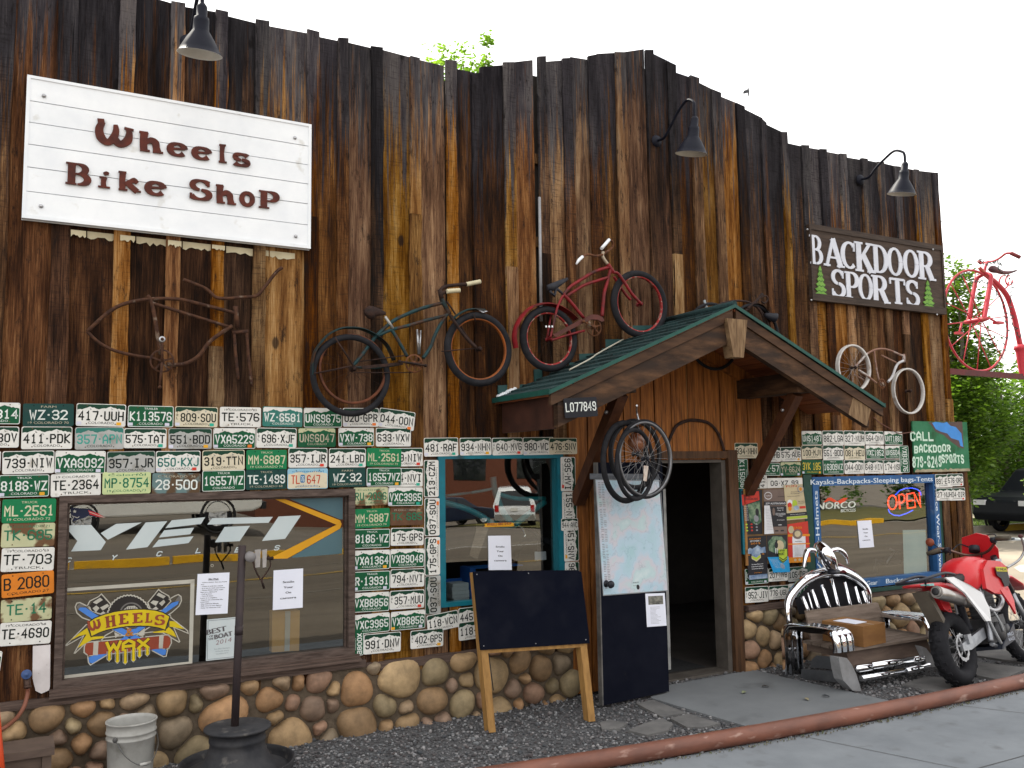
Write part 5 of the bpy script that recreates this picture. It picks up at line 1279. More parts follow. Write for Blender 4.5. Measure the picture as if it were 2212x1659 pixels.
for x, y0, y1 in ((775,1130,1245),(895,1120,1275),(1010,1100,1290),(1130,1090,1255),(1220,1090,1195),(1335,1080,1170)):
    P0 = W('m', x, y0, Y0); P1 = W('m', x, y1, Y0); ribbon(b, fl6, [(P0.x,P0.z),(P1.x,P1.z)], .0155, YE, .0012)
    ap = [(P1.x+.010*math.cos(q*PI/6), P1.z-.0+.010*math.sin(q*PI/6)) for q in range(12)]; b.poly([fl6.P(a, c, .0013) for a, c in ap], YE)
    ribbon(b, fl6, [(P0.x-.014,P0.z),(P1.x-.014,P1.z),(P1.x,P1.z-.016),(P1.x+.014,P1.z),(P0.x+.014,P0.z)], .004, O_, .0002)
b.build('painted_logo', [DOUT, DBLUE, DYEL, DRED, DDARK, DOR, DGREY], w1)
# mid window decal banner
b = MB(); dpoly(b, 'c', [(665,912),(685,895),(672,885),(700,880),(915,872),(942,884),(928,890),(940,903),(905,908),(700,912)], Y0, 0)
A = W('c', 695, 903, Y0); B = W('c', 912, 903, Y0); ttext(b, FR((0,Y0-.0004,0)), 'WHEELS BIKE SHOP', A.x, A.z, .026, width=B.x-A.x, m=1, bold=.002); b.build('amber_banner_decal', [DY, DRED], w2)
b = MB(); dpoly(b, 'c', [(595,845),(710,930),(610,1200),(540,1160),(600,950)], Y0-.0002); b.build('clear_sticker', glass('clear_sticker', (0.8,0.8,0.78), .16), w2)
# right window decals
b = MB(); Y3 = YG-.0025
dpoly(b, 'd', [(895,700),(935,655),(965,652),(1020,685),(1075,655),(1112,655),(1085,690),(1050,705),(1015,705),(955,678)], Y3, 0)
fr = FR((0, Y3, 0)); A = W('d', 838, 758, Y3); B = W('d', 1185, 745, Y3); ttext(b, fr, 'NORCO', A.x, A.z, .075, width=B.x-A.x-.015, m=1, d=.0, shear=.2, bold=.008)
A = W('d', 1050, 782, Y3); B = W('d', 1180, 778, Y3); ttext(b, fr, 'BICYCLES', A.x, A.z, .033, width=B.x-A.x, m=1, shear=.15, bold=.003)
b.build('red_and_white_decal', [M('decal_orange_red', (0.70,0.07,0.02)), M('decal_pale_white', (0.62,0.66,0.58))], w3)
b = MB(); q = [W('d', 1597, 940, YG+.02), W('d', 1800, 935, YG+.02), W('d', 1812, 1320, YG+.02), W('d', 1607, 1325, YG+.02)]; b.poly(q)
tag(b.build('pale_panel', M('pale_blue_panel', (0.40,0.52,0.52), (0.34,0.46,0.47), 3, .6)), 'pale blue green panel leaning inside the right end of the blue framed window', 'panel')
# blue frame lettering
b = MB(); YF = -.0455; fr = FR((0, YF, 0)); WL = 0
A = W('d', 785, 538, YF); B = W('d', 1866, 518, YF); zt_ = 1.757
ttext(b, fr, 'Kayaks-Backpacks-Sleeping bags-Tents', A.x, zt_, .056, width=B.x-A.x-.01, bold=.004)
FWL = M('frame_white_letters', (0.62,0.70,0.76)); b.build('frame_lettering', FWL, w3); b = MB(); ttext(b, fr, 'Gear', 7.96, .668, .05, width=.17, bold=.004); b.build('frame_lettering', FWL, w3); b = MB(); ttext(b, fr, 'Backcountry', 8.27, .668, .05, width=.62, bold=.004)
b.build('frame_lettering', FWL, w3); b = MB(); fv = FR((9.165, YF, 1.72), (0,0,-1), (1,0,0)); ttext(b, fv, 'Fleece Wear-Stoves', 0, .012, .055, width=.98, bold=.004)
b.build('frame_lettering', FWL, w3); b = MB(); fv = FR((7.302, YF, .80), (0,0,1), (-1,0,0)); ttext(b, fv, 'Water-Helmets', 0, .012, .055, width=.89, bold=.004)
b.build('frame_lettering', FWL, w3)
# neon sign
ns = thing('neon_sign', 'lit red OPEN neon sign with blue arcs inside the blue framed window', 'neon sign', W('d',1610,690,YG+.05))
YN = YG+.06; b = MB()
def neon(z, pts, r, closed=False): b.tube([W(z, x, y, YN) for x, y in pts], r, 8, closed=closed)
neon('d', [(1505+38*math.cos(i/16*2*PI), 695+62*math.sin(i/16*2*PI)+0) for i in range(16)], .0085, True)
neon('d', [(1572,755),(1562,632),(1590,622),(1612,640),(1612,680),(1590,698),(1568,700)], .0085); neon('d', [(1690,612),(1632,622),(1640,748),(1700,738)], .0085); neon('d', [(1636,684),(1688,676)], .0085); neon('d', [(1708,740),(1696,610),(1755,735),(1742,605)], .0085)
b.build('letter_tubes', emis('neon_red', (1.0,0.06,0.02), 1.3), ns)
b = MB(); neon('d', [(1532,628),(1570,590),(1620,572),(1680,568),(1725,580),(1752,605),(1758,632)], .0065); neon('d', [(1470,755),(1480,785),(1520,808),(1570,812),(1630,792),(1685,765)], .0065)
b.build('arc_tubes', emis('neon_blue', (0.04,0.09,1.0), 1.1), ns)
b = MB(); c0, c1 = W('d',1460,580,YN+.02), W('d',1765,820,YN+.02)
for zz in (c0.z-.06, c1.z+.07): b.box((c0.x,YN+.015,zz-.006),(c1.x,YN+.025,zz+.006))
b.build('bracket', BLACKM, ns)

# ------------------------------------------------------------------ sheets of paper taped up
def paper(z, quad, Y, label, name='paper_notice', cat='notice', grp=None, body=None, m=PAPER, thick=.0006):
    q = [W(z, x, y, Y) for x, y in quad]; t = thing(name, label, cat, q[3], grp)
    b = MB(); b.prism(q[::-1], (0,thick,0)); b.build('sheet', m, t)
    u = (q[2]-q[3]); v = (q[0]-q[3]); f = FR(q[3]-Vector((0,.0008,0)), u, v)
    if body:
        b = MB(); ms = body(b, f, u.length, v.length); b.build('print', ms, t)
    return t
def smile(b, f, w, h):
    for i, s in enumerate(('Smile','Your','On','camera')): ttext(b, f, s, w*.5, h*(.66-.135*i), h*.055, width=w*(.38,.31,.18,.53)[i], align='c', bold=.0022)
    return [INK]
paper('o', [(692,262),(901,248),(898,525),(686,543)], Y0-.004, 'white notice reading Smile Your On camera in the large left window', grp='camera notices in the windows', body=smile)
paper('c', [(708,990),(905,987),(917,1290),(712,1292)], Y0-.004, 'white notice reading Smile Your On camera in the teal framed window', grp='camera notices in the windows', body=smile)
paper('d', [(1195,858),(1320,852),(1345,1088),(1218,1098)], Y3-.003, 'white notice reading Smile Your On camera in the blue framed window', grp='camera notices in the windows', body=smile)
def washlist(b, f, w, h):
    ttext(b, f, 'Bike Wash', w*.5, h*.85, h*.035, width=w*.3, align='c', bold=.002); b.poly([f.P(w*.34,h*.835,0),f.P(w*.66,h*.835,0),f.P(w*.66,h*.842,0),f.P(w*.34,h*.842,0)])
    for i, s in enumerate(('- Leave it better than you found','  it','- Clean it until the tunnel','- It is not to wash your boots','- Please finish safety rules','  Buy on a clipboard','- Coil up hose','- Turn off water','  Leave as a neighbor','- Support our community bike','  commuters','- Buy stuff from Wheels','- Ride soon to race degrees','- Enjoy our awesome trails')): ttext(b, f, s, w*.12, h*(.78-.048*i), h*.022, width=min(w*.8, len(s)*w*.025), bold=.0012)
    return [INK]
paper('o', [(155,288),(381,276),(367,566),(140,578)], Y0-.004, 'white sheet of small typed wash rules in the large left window', body=washlist)
def award(b, f, w, h):
    fq = f.turned(.13)
    ttext(b, fq, 'BEST', w*.10, h*.62, h*.13, width=w*.62, bold=.006); ttext(b, fq, 'OF', w*.18, h*.545, h*.05, width=w*.12, bold=.002); ttext(b, fq, 'THE', w*.14, h*.48, h*.05, width=w*.16, bold=.002)
    ttext(b, fq, 'BOAT', w*.33, h*.47, h*.12, width=w*.56, bold=.006); ttext(b, fq, '2014', w*.35, h*.33, h*.11, width=w*.5, m=1, shear=.25)
    for i, s in enumerate(('Best Bike Mechanic','Wheels Shop','Steamboat 2014')): ttext(b, f, s, w*.5, h*(.25-.06*i), h*.03, width=w*(.5-.06*i), align='c', m=2)
    ribbon(b, f, [(w*.04,h*.03),(w*.96,h*.03),(w*.96,h*.97),(w*.04,h*.97)], .004, 2, 0, True)
    return [M('award_grey', (0.09,0.08,0.085)), M('award_pink_grey', (0.26,0.17,0.18)), M('award_pale_grey', (0.25,0.28,0.31))]
paper('o', [(221,610),(444,590),(438,878),(214,902)], Y0-.004, 'pale award certificate with big tilted grey words, beside the pole', 'certificate', 'certificate', body=award, m=M('pale_certificate', (0.52,0.56,0.56), (0.46,0.52,0.53), 6, .7))
b = MB(); q = [W('o',683,552,.05), W('o',878,545,.05), W('o',873,830,.05), W('o',680,842,.05)]; b.prism(q[::-1], (0,.08,0)); ob = b.build('cardboard_carton', M('brown_carton', (0.36,0.20,0.06), (0.30,0.16,0.05), 3, .8)); tag(ob, 'tan cardboard carton standing inside the left window below the camera notice', 'box')
b = MB(); q = [W('o',775,552,.045), W('o',812,550,.045), W('o',805,830,.045), W('o',770,833,.045)]; b.prism(q[::-1], (0,.004,0)); b.build('grey_tape', M('grey_tape', (0.30,0.29,0.27)), ob)

# ------------------------------------------------------------------ map and flyer on the door
def doorQ(pts, off): 
    out_ = []
    for x, y in pts:
        d = _ray('s', x, y); t_ = (dl.P(0,0,off)-CAM).dot(dl.n)/d.dot(dl.n); out_.append(CAM+d*t_)
    return out_
MAPM, n_, l_, b_ = new_mat('trail_map_print')
t_ = n_.new('ShaderNodeTexCoord')
def tn(sc, stops, det=6):
    z = n_.new('ShaderNodeTexNoise'); z.inputs['Scale'].default_value = sc; z.inputs['Detail'].default_value = det; r = n_.new('ShaderNodeValToRGB'); e = r.color_ramp.elements
    while len(e) < len(stops): e.new(.5)
    for q, (p, c) in zip(e, stops): q.position = p; q.color = c4(c)
    l_.new(t_.outputs['Object'], z.inputs['Vector']); l_.new(z.outputs['Fac'], r.inputs['Fac']); return r.outputs['Color']
base_ = tn(4.5, [(.30,(.33,.50,.54)),(.46,(.40,.53,.62)),(.55,(.52,.50,.55)),(.64,(.42,.55,.57)),(.78,(.60,.65,.66))])
ln_ = tn(9, [(.485,(1,1,1)),(.5,(.68,.72,.76)),(.515,(1,1,1))], 9)
mx_ = n_.new('ShaderNodeMixRGB'); mx_.blend_type = 'MULTIPLY'; mx_.inputs['Fac'].default_value = .7; l_.new(base_, mx_.inputs['Color1']); l_.new(ln_, mx_.inputs['Color2']); l_.new(mx_.outputs['Color'], b_.inputs['Base Color'])
b_.inputs['Roughness'].default_value = .45
q = doorQ([(38,62),(480,64),(543,834),(93,868)], .004)
mt = thing('trail_map', 'large pale blue and pink trail map pinned to the dark open door', 'map', q[3])
b = MB(); b.prism(q, dl.n*-.0015); b.build('sheet', MAPM, mt)
u = q[2]-q[3]; v = q[0]-q[3]; f = FR(q[3]+dl.n*.0006, u, v); w, h = u.length, v.length
for cx in (.035, .085):
    b = MB()
    for i in range(64):
        if rnd.random() < .8: y = h*(.97-i*.0145); b.poly([f.P(w*cx*1.0,y,0), f.P(w*(cx+rnd.uniform(.02,.045)),y,0), f.P(w*(cx+.04),y+h*.006,0), f.P(w*cx,y+h*.006,0)])
    b.build('index_column', GREYINK, mt)
b = MB(); ttext(b, f, 'ROUTT', w*.46, h*.085, h*.012, width=w*.09, bold=.001); b.poly([f.P(w*.53+.018*math.cos(i*PI/6), h*.05+.022*math.sin(i*PI/6), 0) for i in range(12)]); ttext(b, f, 'TRAIL MAP', w*.455, h*.06, h*.008, width=w*.06); b.build('title_block', INK, mt)
b = MB(); ribbon(b, f, [(0,0),(w,0),(w,h),(0,h)], .008, 0, .0004, True); b.build('map_edging', M('map_grey_edge', (0.22,0.23,0.24)), mt)
q = doorQ([(386,856),(521,851),(535,1078),(398,1088)], .003)
ft = thing('flyer', 'white flyer with dark photo header taped to the dark door below the map', 'flyer', q[3])
b = MB(); b.prism(q, dl.n*-.0006); b.build('sheet', PAPER, ft)
u = q[2]-q[3]; v = q[0]-q[3]; f = FR(q[3]+dl.n*.0006, u, v); w, h = u.length, v.length
b = MB(); b.poly([f.P(w*.13,h*.66,0), f.P(w*.88,h*.66,0), f.P(w*.88,h*.92,0), f.P(w*.13,h*.92,0)], 1); ttext(b, f, 'TOMORROW BIG RIDE', w*.5, h*.72, h*.035, width=w*.6, align='c', d=.0004, bold=.001); ttext(b, f, 'TOMORROW', w*.5, h*.675, h*.035, width=w*.34, align='c', d=.0004, bold=.001)
for i in range(14): ww_ = w*rnd.uniform(.25,.62); b.poly([f.P(w*.2,h*(.58-.038*i),0), f.P(w*.2+ww_,h*(.58-.038*i),0), f.P(w*.2+ww_,h*(.588-.038*i),0), f.P(w*.2,h*(.588-.038*i),0)], 2)
b.build('print', [INK, M('flyer_photo', (0.28,0.27,0.22), (0.10,0.10,0.09), 18, .8), GREYINK], ft)
# thin graphic strip along the top of the door
b = MB(); q = doorQ([(0,60),(0,20),(480,24),(480,60)], .003); b.prism(q, dl.n*-.0006)
o = b.build('mountain_print', M('dark_mountain_print', (0.05,0.055,0.065), (0.16,0.17,0.19), 7, .7, stretch=(1,1,2))); tag(o, 'dark strip print of mountains along the top of the open door', 'print')

# ------------------------------------------------------------------ poster panel right of the door
YP = -.058
pb = thing('poster_board', 'tall wooden poster board right of the doorway, edged in teal', 'notice board', (6.26,YP,.99))
b = MB(); b.box((6.262,YP,.99),(7.075,-.044,1.735)); b.build('board', M('board_brown', (0.10,0.055,0.022), (0.16,0.09,0.035), 6, .8), pb)
b = MB(); b.box((6.245,YP-.004,.99),(6.275,YP+.012,1.735)); b.build('edge_strip', M('amber_edge', (0.30,0.15,0.04), (0.22,0.10,0.03), 5, .7), pb)
b = MB(); b.box((6.215,YP-.002,1.10),(6.240,-.03,1.735)); b.build('teal_strip', TEAL, pb)
def flat(c, **k): return M('print_colour', c, k.pop('c2', None), k.pop('sc', 8), .55, **k)
K_, RE, GN, CRM, BRN, ORG, SKY_, WH, YL, GRY = (flat((.018,.018,.022)), flat((.50,.035,.02)), flat((.02,.07,.04), c2=(.20,.27,.17), sc=18), flat((.50,.42,.26)), flat((.17,.12,.10)), flat((.62,.22,.01)), flat((.02,.30,.62)), flat((.66,.66,.68)), flat((.38,.50,.04)), flat((.25,.25,.27)))
PM = [K_, RE, GN, CRM, BRN, ORG, SKY_, WH, YL, GRY, flat((.04,.10,.22), c2=(.35,.42,.5), sc=9)]
def poster(quad, label, base, draw, lift=0.0, name='poster', cat='poster'):
    q = [W('p', x, y, YP-.003-lift) for x, y in quad]; t = thing(name, label, cat, q[3], 'posters on the board by the door')
    b = MB(); b.prism(q[::-1], (0,.0008,0)); b.build('sheet', PM[base], t)
    u = q[2]-q[3]; v = q[0]-q[3]; f = FR(q[3]-Vector((0,.0006,0)), u, v); w, h = u.length, v.length
    b = MB()
    def R(x0, y0, x1, y1, m, d=0): b.poly([f.P(w*x0,h*y0,d), f.P(w*x1,h*y0,d), f.P(w*x1,h*y1,d), f.P(w*x0,h*y1,d)], m)
    def T(s, x, y, hh, wd, m, al='c', bo=.001): ttext(b, f, s, w*x, h*y, h*hh, width=w*wd, m=m, d=.0010, align=al, bold=bo)
    def Pg(pts, m, d=.0004): b.poly([f.P(w*x, h*y, d) for x, y in pts], m)
    def El(cx, cy, rx, ry, m, d=.0006, n=20): b.poly([f.P(w*(cx+rx*math.cos(i/n*2*PI)), h*(cy+ry*math.sin(i/n*2*PI)), d) for i in range(n)], m)
    draw(R, T, Pg, El); b.build('print', PM, t); return t
def d1(R, T, Pg, El):
    Pg([(0,.66),(1,.78),(1,.99),(0,.9)], 1); T('EPIC', .32, .84, .06, .4, 0); T('MOUNTAIN RIDE', .5, .78, .055, .8, 0); Pg([(.30,.68),(1,.76),(1,.28),(.72,.2),(.34,.3)], 2)
    El(.8,.5,.1,.09,0); El(.72,.36,.14,.08,9)
    for i in range(8): T('Steamboat event', .17, .64-.045*i, .016, .22, 7)
    for i in range(9): El(.14+.28*(i % 3), .23-.07*(i//3), .06, .02, (8,1,9)[i % 3])
poster([(110,165),(438,150),(440,838),(168,850)], 'black and green cycling poster with a red top banner, upper left of the board', 0, d1)
def d2(R, T, Pg, El):
    El(.2,.86,.17,.085,7); El(.2,.86,.15,.07,4,.0008); T('steamboat', .2,.85,.02,.26,7); T('SUMMER', .78,.83,.02,.3,0); R(.0,.64,1,.73,0,.0003); T('JEFF AUSTIN BAND', .52, .663, .045, .9, 7)
    R(.05,.16,1,.62,0,.0003); El(.42,.5,.06,.09,4); T('Saturday', .72,.57,.025,.3,7); T('Aug. 15', .72,.52,.025,.26,7); T('USA Pro Challenge', .72,.45,.02,.45,7); T('Stage Presentation', .72,.42,.02,.45,7); T('5:30pm', .72,.39,.02,.2,7); T('Downtown', .72,.3,.02,.34,7); R(.6,.19,.75,.205,7,.0008)
    for i in range(3): R(.2+.25*i,.05,.35+.25*i,.08,0)
poster([(455,148),(768,140),(828,830),(480,842)], 'brown and black band poster behind a white paper tongue, upper middle of the board', 4, d2)
def d3(R, T, Pg, El):
    T('FUN', .35,.93,.06,.5,1); El(.78,.86,.16,.1,9,.0004); El(.78,.86,.12,.08,3,.0007); El(.78,.86,.06,.05,5,.001); T('Annual', .5,.78,.03,.4,0); T('Festival', .5,.73,.03,.4,0); T('Fun Inc. Decorated bikes', .42,.66,.022,.6,0)
    El(.22,.5,.12,.08,7); El(.2,.42,.1,.08,1,.0008); El(.45,.46,.12,.1,8,.0008); El(.5,.33,.13,.07,10,.001); El(.2,.32,.08,.06,5,.001); T('Best Costume', .78,.5,.025,.3,0); T('& Decoration', .78,.45,.025,.3,0); R(.66,.3,.95,.37,1,.0004); R(.0,.1,1,.2,0,.0003); T('More information', .55,.14,.02,.7,7); R(0,.03,1,.09,8,.0003)
poster([(772,80),(1062,62),(1140,600),(815,628)], 'cream festival poster with small cartoon cyclists, upper right of the board', 3, d3)
def d4(R, T, Pg, El):
    T('SATURDAY', .5,.92,.035,.6,5); T('SEPTEMBER 5', .5,.87,.035,.55,7); T('2015', .5,.81,.045,.5,5); Pg([(0,.68),(.2,.74),(.35,.70),(.6,.79),(.8,.72),(1,.74),(1,.6),(0,.6)], 10); El(.48,.62,.24,.12,10,.0008); Pg([(.24,.56),(.48,.5),(.72,.57),(.72,.49),(.48,.41),(.24,.48)], 3, .001); Pg([(.27,.55),(.48,.5),(.69,.56),(.69,.51),(.48,.44),(.27,.5)], 8, .0012)
    for i, s in enumerate(('The finest fitness and','health event coming to','Steamboat Springs')): T(s, .5, .34-.05*i, .025, .6, 7)
    T('5K',.12,.56,.03,.1,5); T('10K',.85,.56,.03,.12,5); R(.03,.01,.98,.11,10,.0005); T('yampa', .5,.15,.02,.4,5)
poster([(168,882),(500,862),(528,1530),(228,1560)], 'dark blue poster for a September 5 event, lower left of the board', 0, d4)
def d5(R, T, Pg, El):
    Pg([(.08,.3),(.05,.7),(.3,.96),(.75,.94),(.95,.7),(.9,.35),(.7,.18),(.3,.2)], 2); El(.62,.52,.22,.25,3,.0007); El(.45,.55,.09,.16,0,.0009); El(.47,.74,.05,.06,0,.0009); El(.41,.28,.02,.14,7,.001); El(.49,.26,.02,.12,7,.001)
poster([(510,862),(822,850),(828,1190),(520,1196)], 'black poster with a green woodland scene, lower middle of the board', 0, d5)
def d6(R, T, Pg, El):
    R(.0,.0,1,.14,5,.0003); R(.2,.14,.8,.68,7,.0003); El(.16,.86,.13,.1,3,.0004); T('BURGER', .45,.88,.06,.4,5); El(.44,.74,.23,.13,4,.0006); El(.44,.75,.14,.08,3,.0009); R(.0,.68,1,.74,5,.0005); R(.0,.47,1,.5,5,.0005)
    for i in range(9): T('menu line for the fair and race', .5,.43-.032*i,.014,.44,9)
    T('Pizza Street', .47,.54,.025,.3,0)
    for i in range(3): El(.3+.2*i,.07,.06,.035,3,.0006)
poster([(830,690),(1145,640),(1188,1275),(848,1290)], 'red and orange menu poster with a dark oval badge, lower right of the board', 1, d6)
def d7(R, T, Pg, El):
    for i in range(14): T('text of the notice in small type', .42+.01*i,.86-.055*i,.018,.6,9)
poster([(470,398),(552,394),(620,832),(472,842)], 'narrow white paper tongue curling off the board', 7, d7, .02, 'paper_strip', 'paper')
def d8(R, T, Pg, El):
    for i in range(8): T('blue flyer line of text', .3+.02*i,.85-.08*i,.025,.45,7)
    El(.68,.4,.12,.2,10,.0006)
poster([(520,1200),(845,1190),(872,1430),(612,1440)], 'bright blue tapering flyer hanging over the plates', 6, d8, .012, 'flyer', 'flyer')
q = MB(); pts = [(690,1080),(822,1072),(828,1232),(765,1292),(702,1240)]; q.prism([W('p', x, y, YP-.020) for x, y in pts][::-1], (0,.001,0)); tg = q.build('badge_sticker', PM[8]); tag(tg, 'lime green shield shaped badge hanging over the blue flyer', 'badge')
q = MB(); fq = FR((0,YP-.0208,0)); A = W('p',695,1118,YP-.02); ttext(q, fq, 'CAPTAIN', A.x+.002, A.z, .022, width=.078, bold=.001); A = W('p',700,1172,YP-.02); ttext(q, fq, 'BOAT', A.x, A.z, .028, width=.072, bold=.002)
for i in range(2): dline(q, 'p', [(705,1200+32*i),(765,1245+32*i),(824,1192+32*i)], .009, YP-.0208)
q.build('badge_print', PM[0], tg)
# ------------------------------------------------------------------ bicycles
def strip(mb, pts, half, crown=.012, m=0, n=5, nrm=None):
    """mudguard: a band across y, crowned outwards from the path's inner side"""
    P = [Vector(p) for p in pts]; L = len(P); k = len(mb.v); cen = sum(P, Vector())/L
    for th in (0.0, .0022):
        for i in range(L):
            d = (P[min(i+1, L-1)]-P[max(i-1, 0)]).normalized(); o = Vector((-d.z, 0, d.x)); 
            if o.dot(P[i]-cen) < 0: o = -o
            for j in range(n):
                s_ = -1+2*j/(n-1); mb.v.append(tuple(P[i]+Vector((0, s_*half, 0))+o*(crown*(1-s_*s_)+th)))
    for lay in range(2):
        for i in range(L-1):
            for j in range(n-1):
                a = k+lay*L*n+i*n+j; mb.face((a, a+1, a+n+1, a+n), m, None, True)
def wheel3(parent, O, R, rt, axis, rimm, tyrem, nsp=28, spm=None, hubm=None, tyreO=None, tyreR=None, hubw=.045, no_spokes=False, rimw=.016):
    O = Vector(O); ax = Vector(axis).normalized(); e1 = ax.orthogonal().normalized(); e2 = ax.cross(e1)
    b = MB(); pr_ = [(R-.014,-rimw*.6),(R-.012,-rimw),(R+.004,-rimw*1.1),(R+.006,-rimw*.8),(R-.002,0),(R+.006,rimw*.8),(R+.004,rimw*1.1),(R-.012,rimw),(R-.014,rimw*.6),(R-.016,0),(R-.014,-rimw*.6)]
    b.lathe(pr_, O, ax, 48); w = b.build('wheel', rimm, parent)
    if tyrem:
        b = MB(); b.torus(tyreO or O, tyreR or (R+rt*.72), rt, ax, 48, 10); b.build('tyre', tyrem, w)
    b = MB(); b.tube([O-ax*hubw, O-ax*hubw*.6, O-ax*hubw*.58, O+ax*hubw*.58, O+ax*hubw*.6, O+ax*hubw], [.008,.022,.013,.013,.022,.008], 10); b.build('hub', hubm or rimm, w)
    if not no_spokes:
        b = MB()
        for i in range(nsp):
            a = 2*PI*i/nsp; sg_ = 1 if i % 2 else -1; a2 = a+ (.5 if i % 4 < 2 else -.5)
            b.tube([O+ax*hubw*.6*sg_+(e1*math.cos(a2)+e2*math.sin(a2))*.02, O+(e1*math.cos(a)+e2*math.sin(a))*(R-.012)], .0011, 4, cap=False)
        b.build('spokes', spm or STEEL, w)
    return w
def pts(z, q, Y): return [W(z, x, y, Y if not isinstance(Y, (list, tuple)) else Y[i]) for i, (x, y) in enumerate(q)]
def tubes(parent, name, mat, z, Y, lst, r=.013, k=5):
    b = MB()
    for it in lst:
        q = it[0]; rr = it[1] if len(it) > 1 and it[1] else r; YY = Y + (it[2] if len(it) > 2 else 0)
        P = pts(z, q, YY); P = smooth(P, k) if len(P) > 2 else P
        b.tube(P, rr, 10)
    return b.build(name, mat, parent)
def chainring(parent, z, cx, cy, rpx, Y, mat, arms=5, crank=None, cm=None):
    C_ = W(z, cx, cy, Y); R = (W(z, cx, cy-rpx, Y)-W(z, cx, cy+rpx, Y)).length/2; b = MB()
    b.lathe([(R-.012,-.002),(R,-.002),(R,.002),(R-.012,.002),(R-.012,-.002)], C_, (0,1,0), 40)
    for i in range(arms):
        a = 2*PI*i/arms+.3; b.beam(C_, C_+Vector((math.cos(a)*(R-.008), 0, math.sin(a)*(R-.008))), .016, .003, up=(0,1,0)) if False else b.prism([C_+Vector((math.cos(a+.5)*.012,0,math.sin(a+.5)*.012)), C_+Vector((math.cos(a)*(R-.006)-math.sin(a)*.007,0,math.sin(a)*(R-.006)+math.cos(a)*.007)), C_+Vector((math.cos(a)*(R-.006)+math.sin(a)*.007,0,math.sin(a)*(R-.006)-math.cos(a)*.007)), C_+Vector((math.cos(a-.5)*.012,0,math.sin(a-.5)*.012))], (0,.0025,0))
    b.lathe([(0,-.012),(.02,-.012),(.02,.03),(0,.03)], C_, (0,1,0), 14)
    o = b.build('chainring', mat, parent)
    if crank:
        b = MB()
        for q in crank:
            P = pts(z, q, Y-.025); b.tube(P, [.010]+[.008]*(len(P)-1), 8); b.ball(P[-1], .014, .018, .014, 8, 6)
        b.build('crank', cm or mat, o)
    return o
OLDTEAL = M('worn_teal_paint', (0.008,0.036,0.040), (0.020,0.015,0.012), 7, .6, lo=.46, hi=.62, dirt=(0.05,0.022,0.012), dscale=9, dlo=.55, dhi=.66)
ORANGERIM = M('rusted_orange_rim', (0.28,0.075,0.012), (0.16,0.05,0.014), 9, .7)
CREAMG = M('cream_rubber_grip', (0.55,0.50,0.34), (0.45,0.40,0.26), 12, .6)
# dark old bicycle
Y = -.135; ax = (0,1,0)
bk = thing('old_bicycle', 'dark rusty old bicycle with teal frame tubes and cream grips hung left of the porch', 'bicycle', W('e',1075,945,Y))
def ringR(z, cx, cy, ry, Y): return (W(z, cx, cy-ry, Y)-W(z, cx, cy+ry, Y)).length/2
wheel3(bk, W('e',458,1000,Y), ringR('e',458,1000,347,Y), .024, ax, M('rust_rim', (0.13,0.04,0.016), (0.06,0.022,0.012), 11, .75), RUBBER, 20, DARKRUST, DARKRUST, tyreO=W('e',438,1062,Y-.01), tyreR=ringR('e',438,1062,385,Y))
wheel3(bk, W('e',1722,800,Y), ringR('e',1722,805,312,Y), .031, ax, ORANGERIM, RUBBER, 20, DARKRUST, DARKRUST, no_spokes=True)
tubes(bk, 'frame', OLDTEAL, 'e', Y, [([(460,962),(520,895),(620,760),(700,662),(850,525),(1000,448),(1180,380),(1375,330)],.0145),([(700,668),(840,606),(1000,566),(1180,514),(1400,458)],.0135),([(845,600),(920,720),(1005,875)],.014),([(1410,440),(1330,565),(1275,680),(1240,780),(1165,890)],.0145),([(1345,285),(1370,330),(1432,450)],.02),([(460,980),(700,985),(960,945)],.010)])
tubes(bk, 'fork', DARKRUST, 'e', Y, [([(1432,452),(1495,545),(1600,690),(1700,785)],.013,-.055),([(1432,452),(1520,540),(1600,670),(1690,770)],.013,.05),([(1405,320),(1440,370),(1492,450)],.007,-.03)])
tubes(bk, 'handlebar', DARKRUST, 'e', Y, [([(1345,285),(1335,215),(1385,170),(1480,155),(1600,145)],.015,.045)]); tubes(bk, 'handlebar', DARKRUST, 'e', Y, [([(1335,225),(1350,240),(1405,218)],.014,-.17),([(1350,290),(1333,200)],.019,-.17)]); tubes(bk, 'stem', DARKRUST, 'e', Y, [([(1350,290),(1333,200)],.019,0)])
b = MB()
for q, yo in (([(1600,146),(1742,118)],.045),([(1403,217),(1535,206)],-.19)):
    A, B = pts('e', q, Y+yo); n = 15; b.tube([A+(B-A)*i/(n-1) for i in range(n)], [.0175+(.0022 if i % 2 else 0) for i in range(n)], 12)
b.build('grip', CREAMG, bk)
tubes(bk, 'seat_post', M('worn_alloy', (0.42,0.42,0.40), (0.25,0.24,0.22), 14, .45, .6), 'e', Y-.01, [([(782,470),(862,592)],.012)])
b = MB(); b.tube(smooth(pts('e', [(598,470),(640,430),(700,425),(790,442)], Y), 4), [.028,.04,.05,.054,.055,.052,.046,.04,.034,.028,.022,.017,.010], 12, flat=.55); b.build('saddle', DARKRUST, bk)
b = MB(); strip(b, smooth(pts('e', [(45,1060),(70,850),(190,680),(320,605),(430,590),(560,605),(690,668),(800,765),(870,915)], Y), 5), .04); b.build('mudguard', OLDTEAL, bk); b = MB(); strip(b, smooth(pts('e', [(1440,520),(1520,455),(1600,415),(1700,402),(1780,412)], Y), 5), .038); b.build('mudguard', OLDTEAL, bk)
b = MB(); b.poly([W('e',1700,395,Y-.03), W('e',1760,393,Y-.035), W('e',1818,416,Y-.02), W('e',1770,432,Y-.04)]); b.build('mudguard_tip', STEEL, bk)
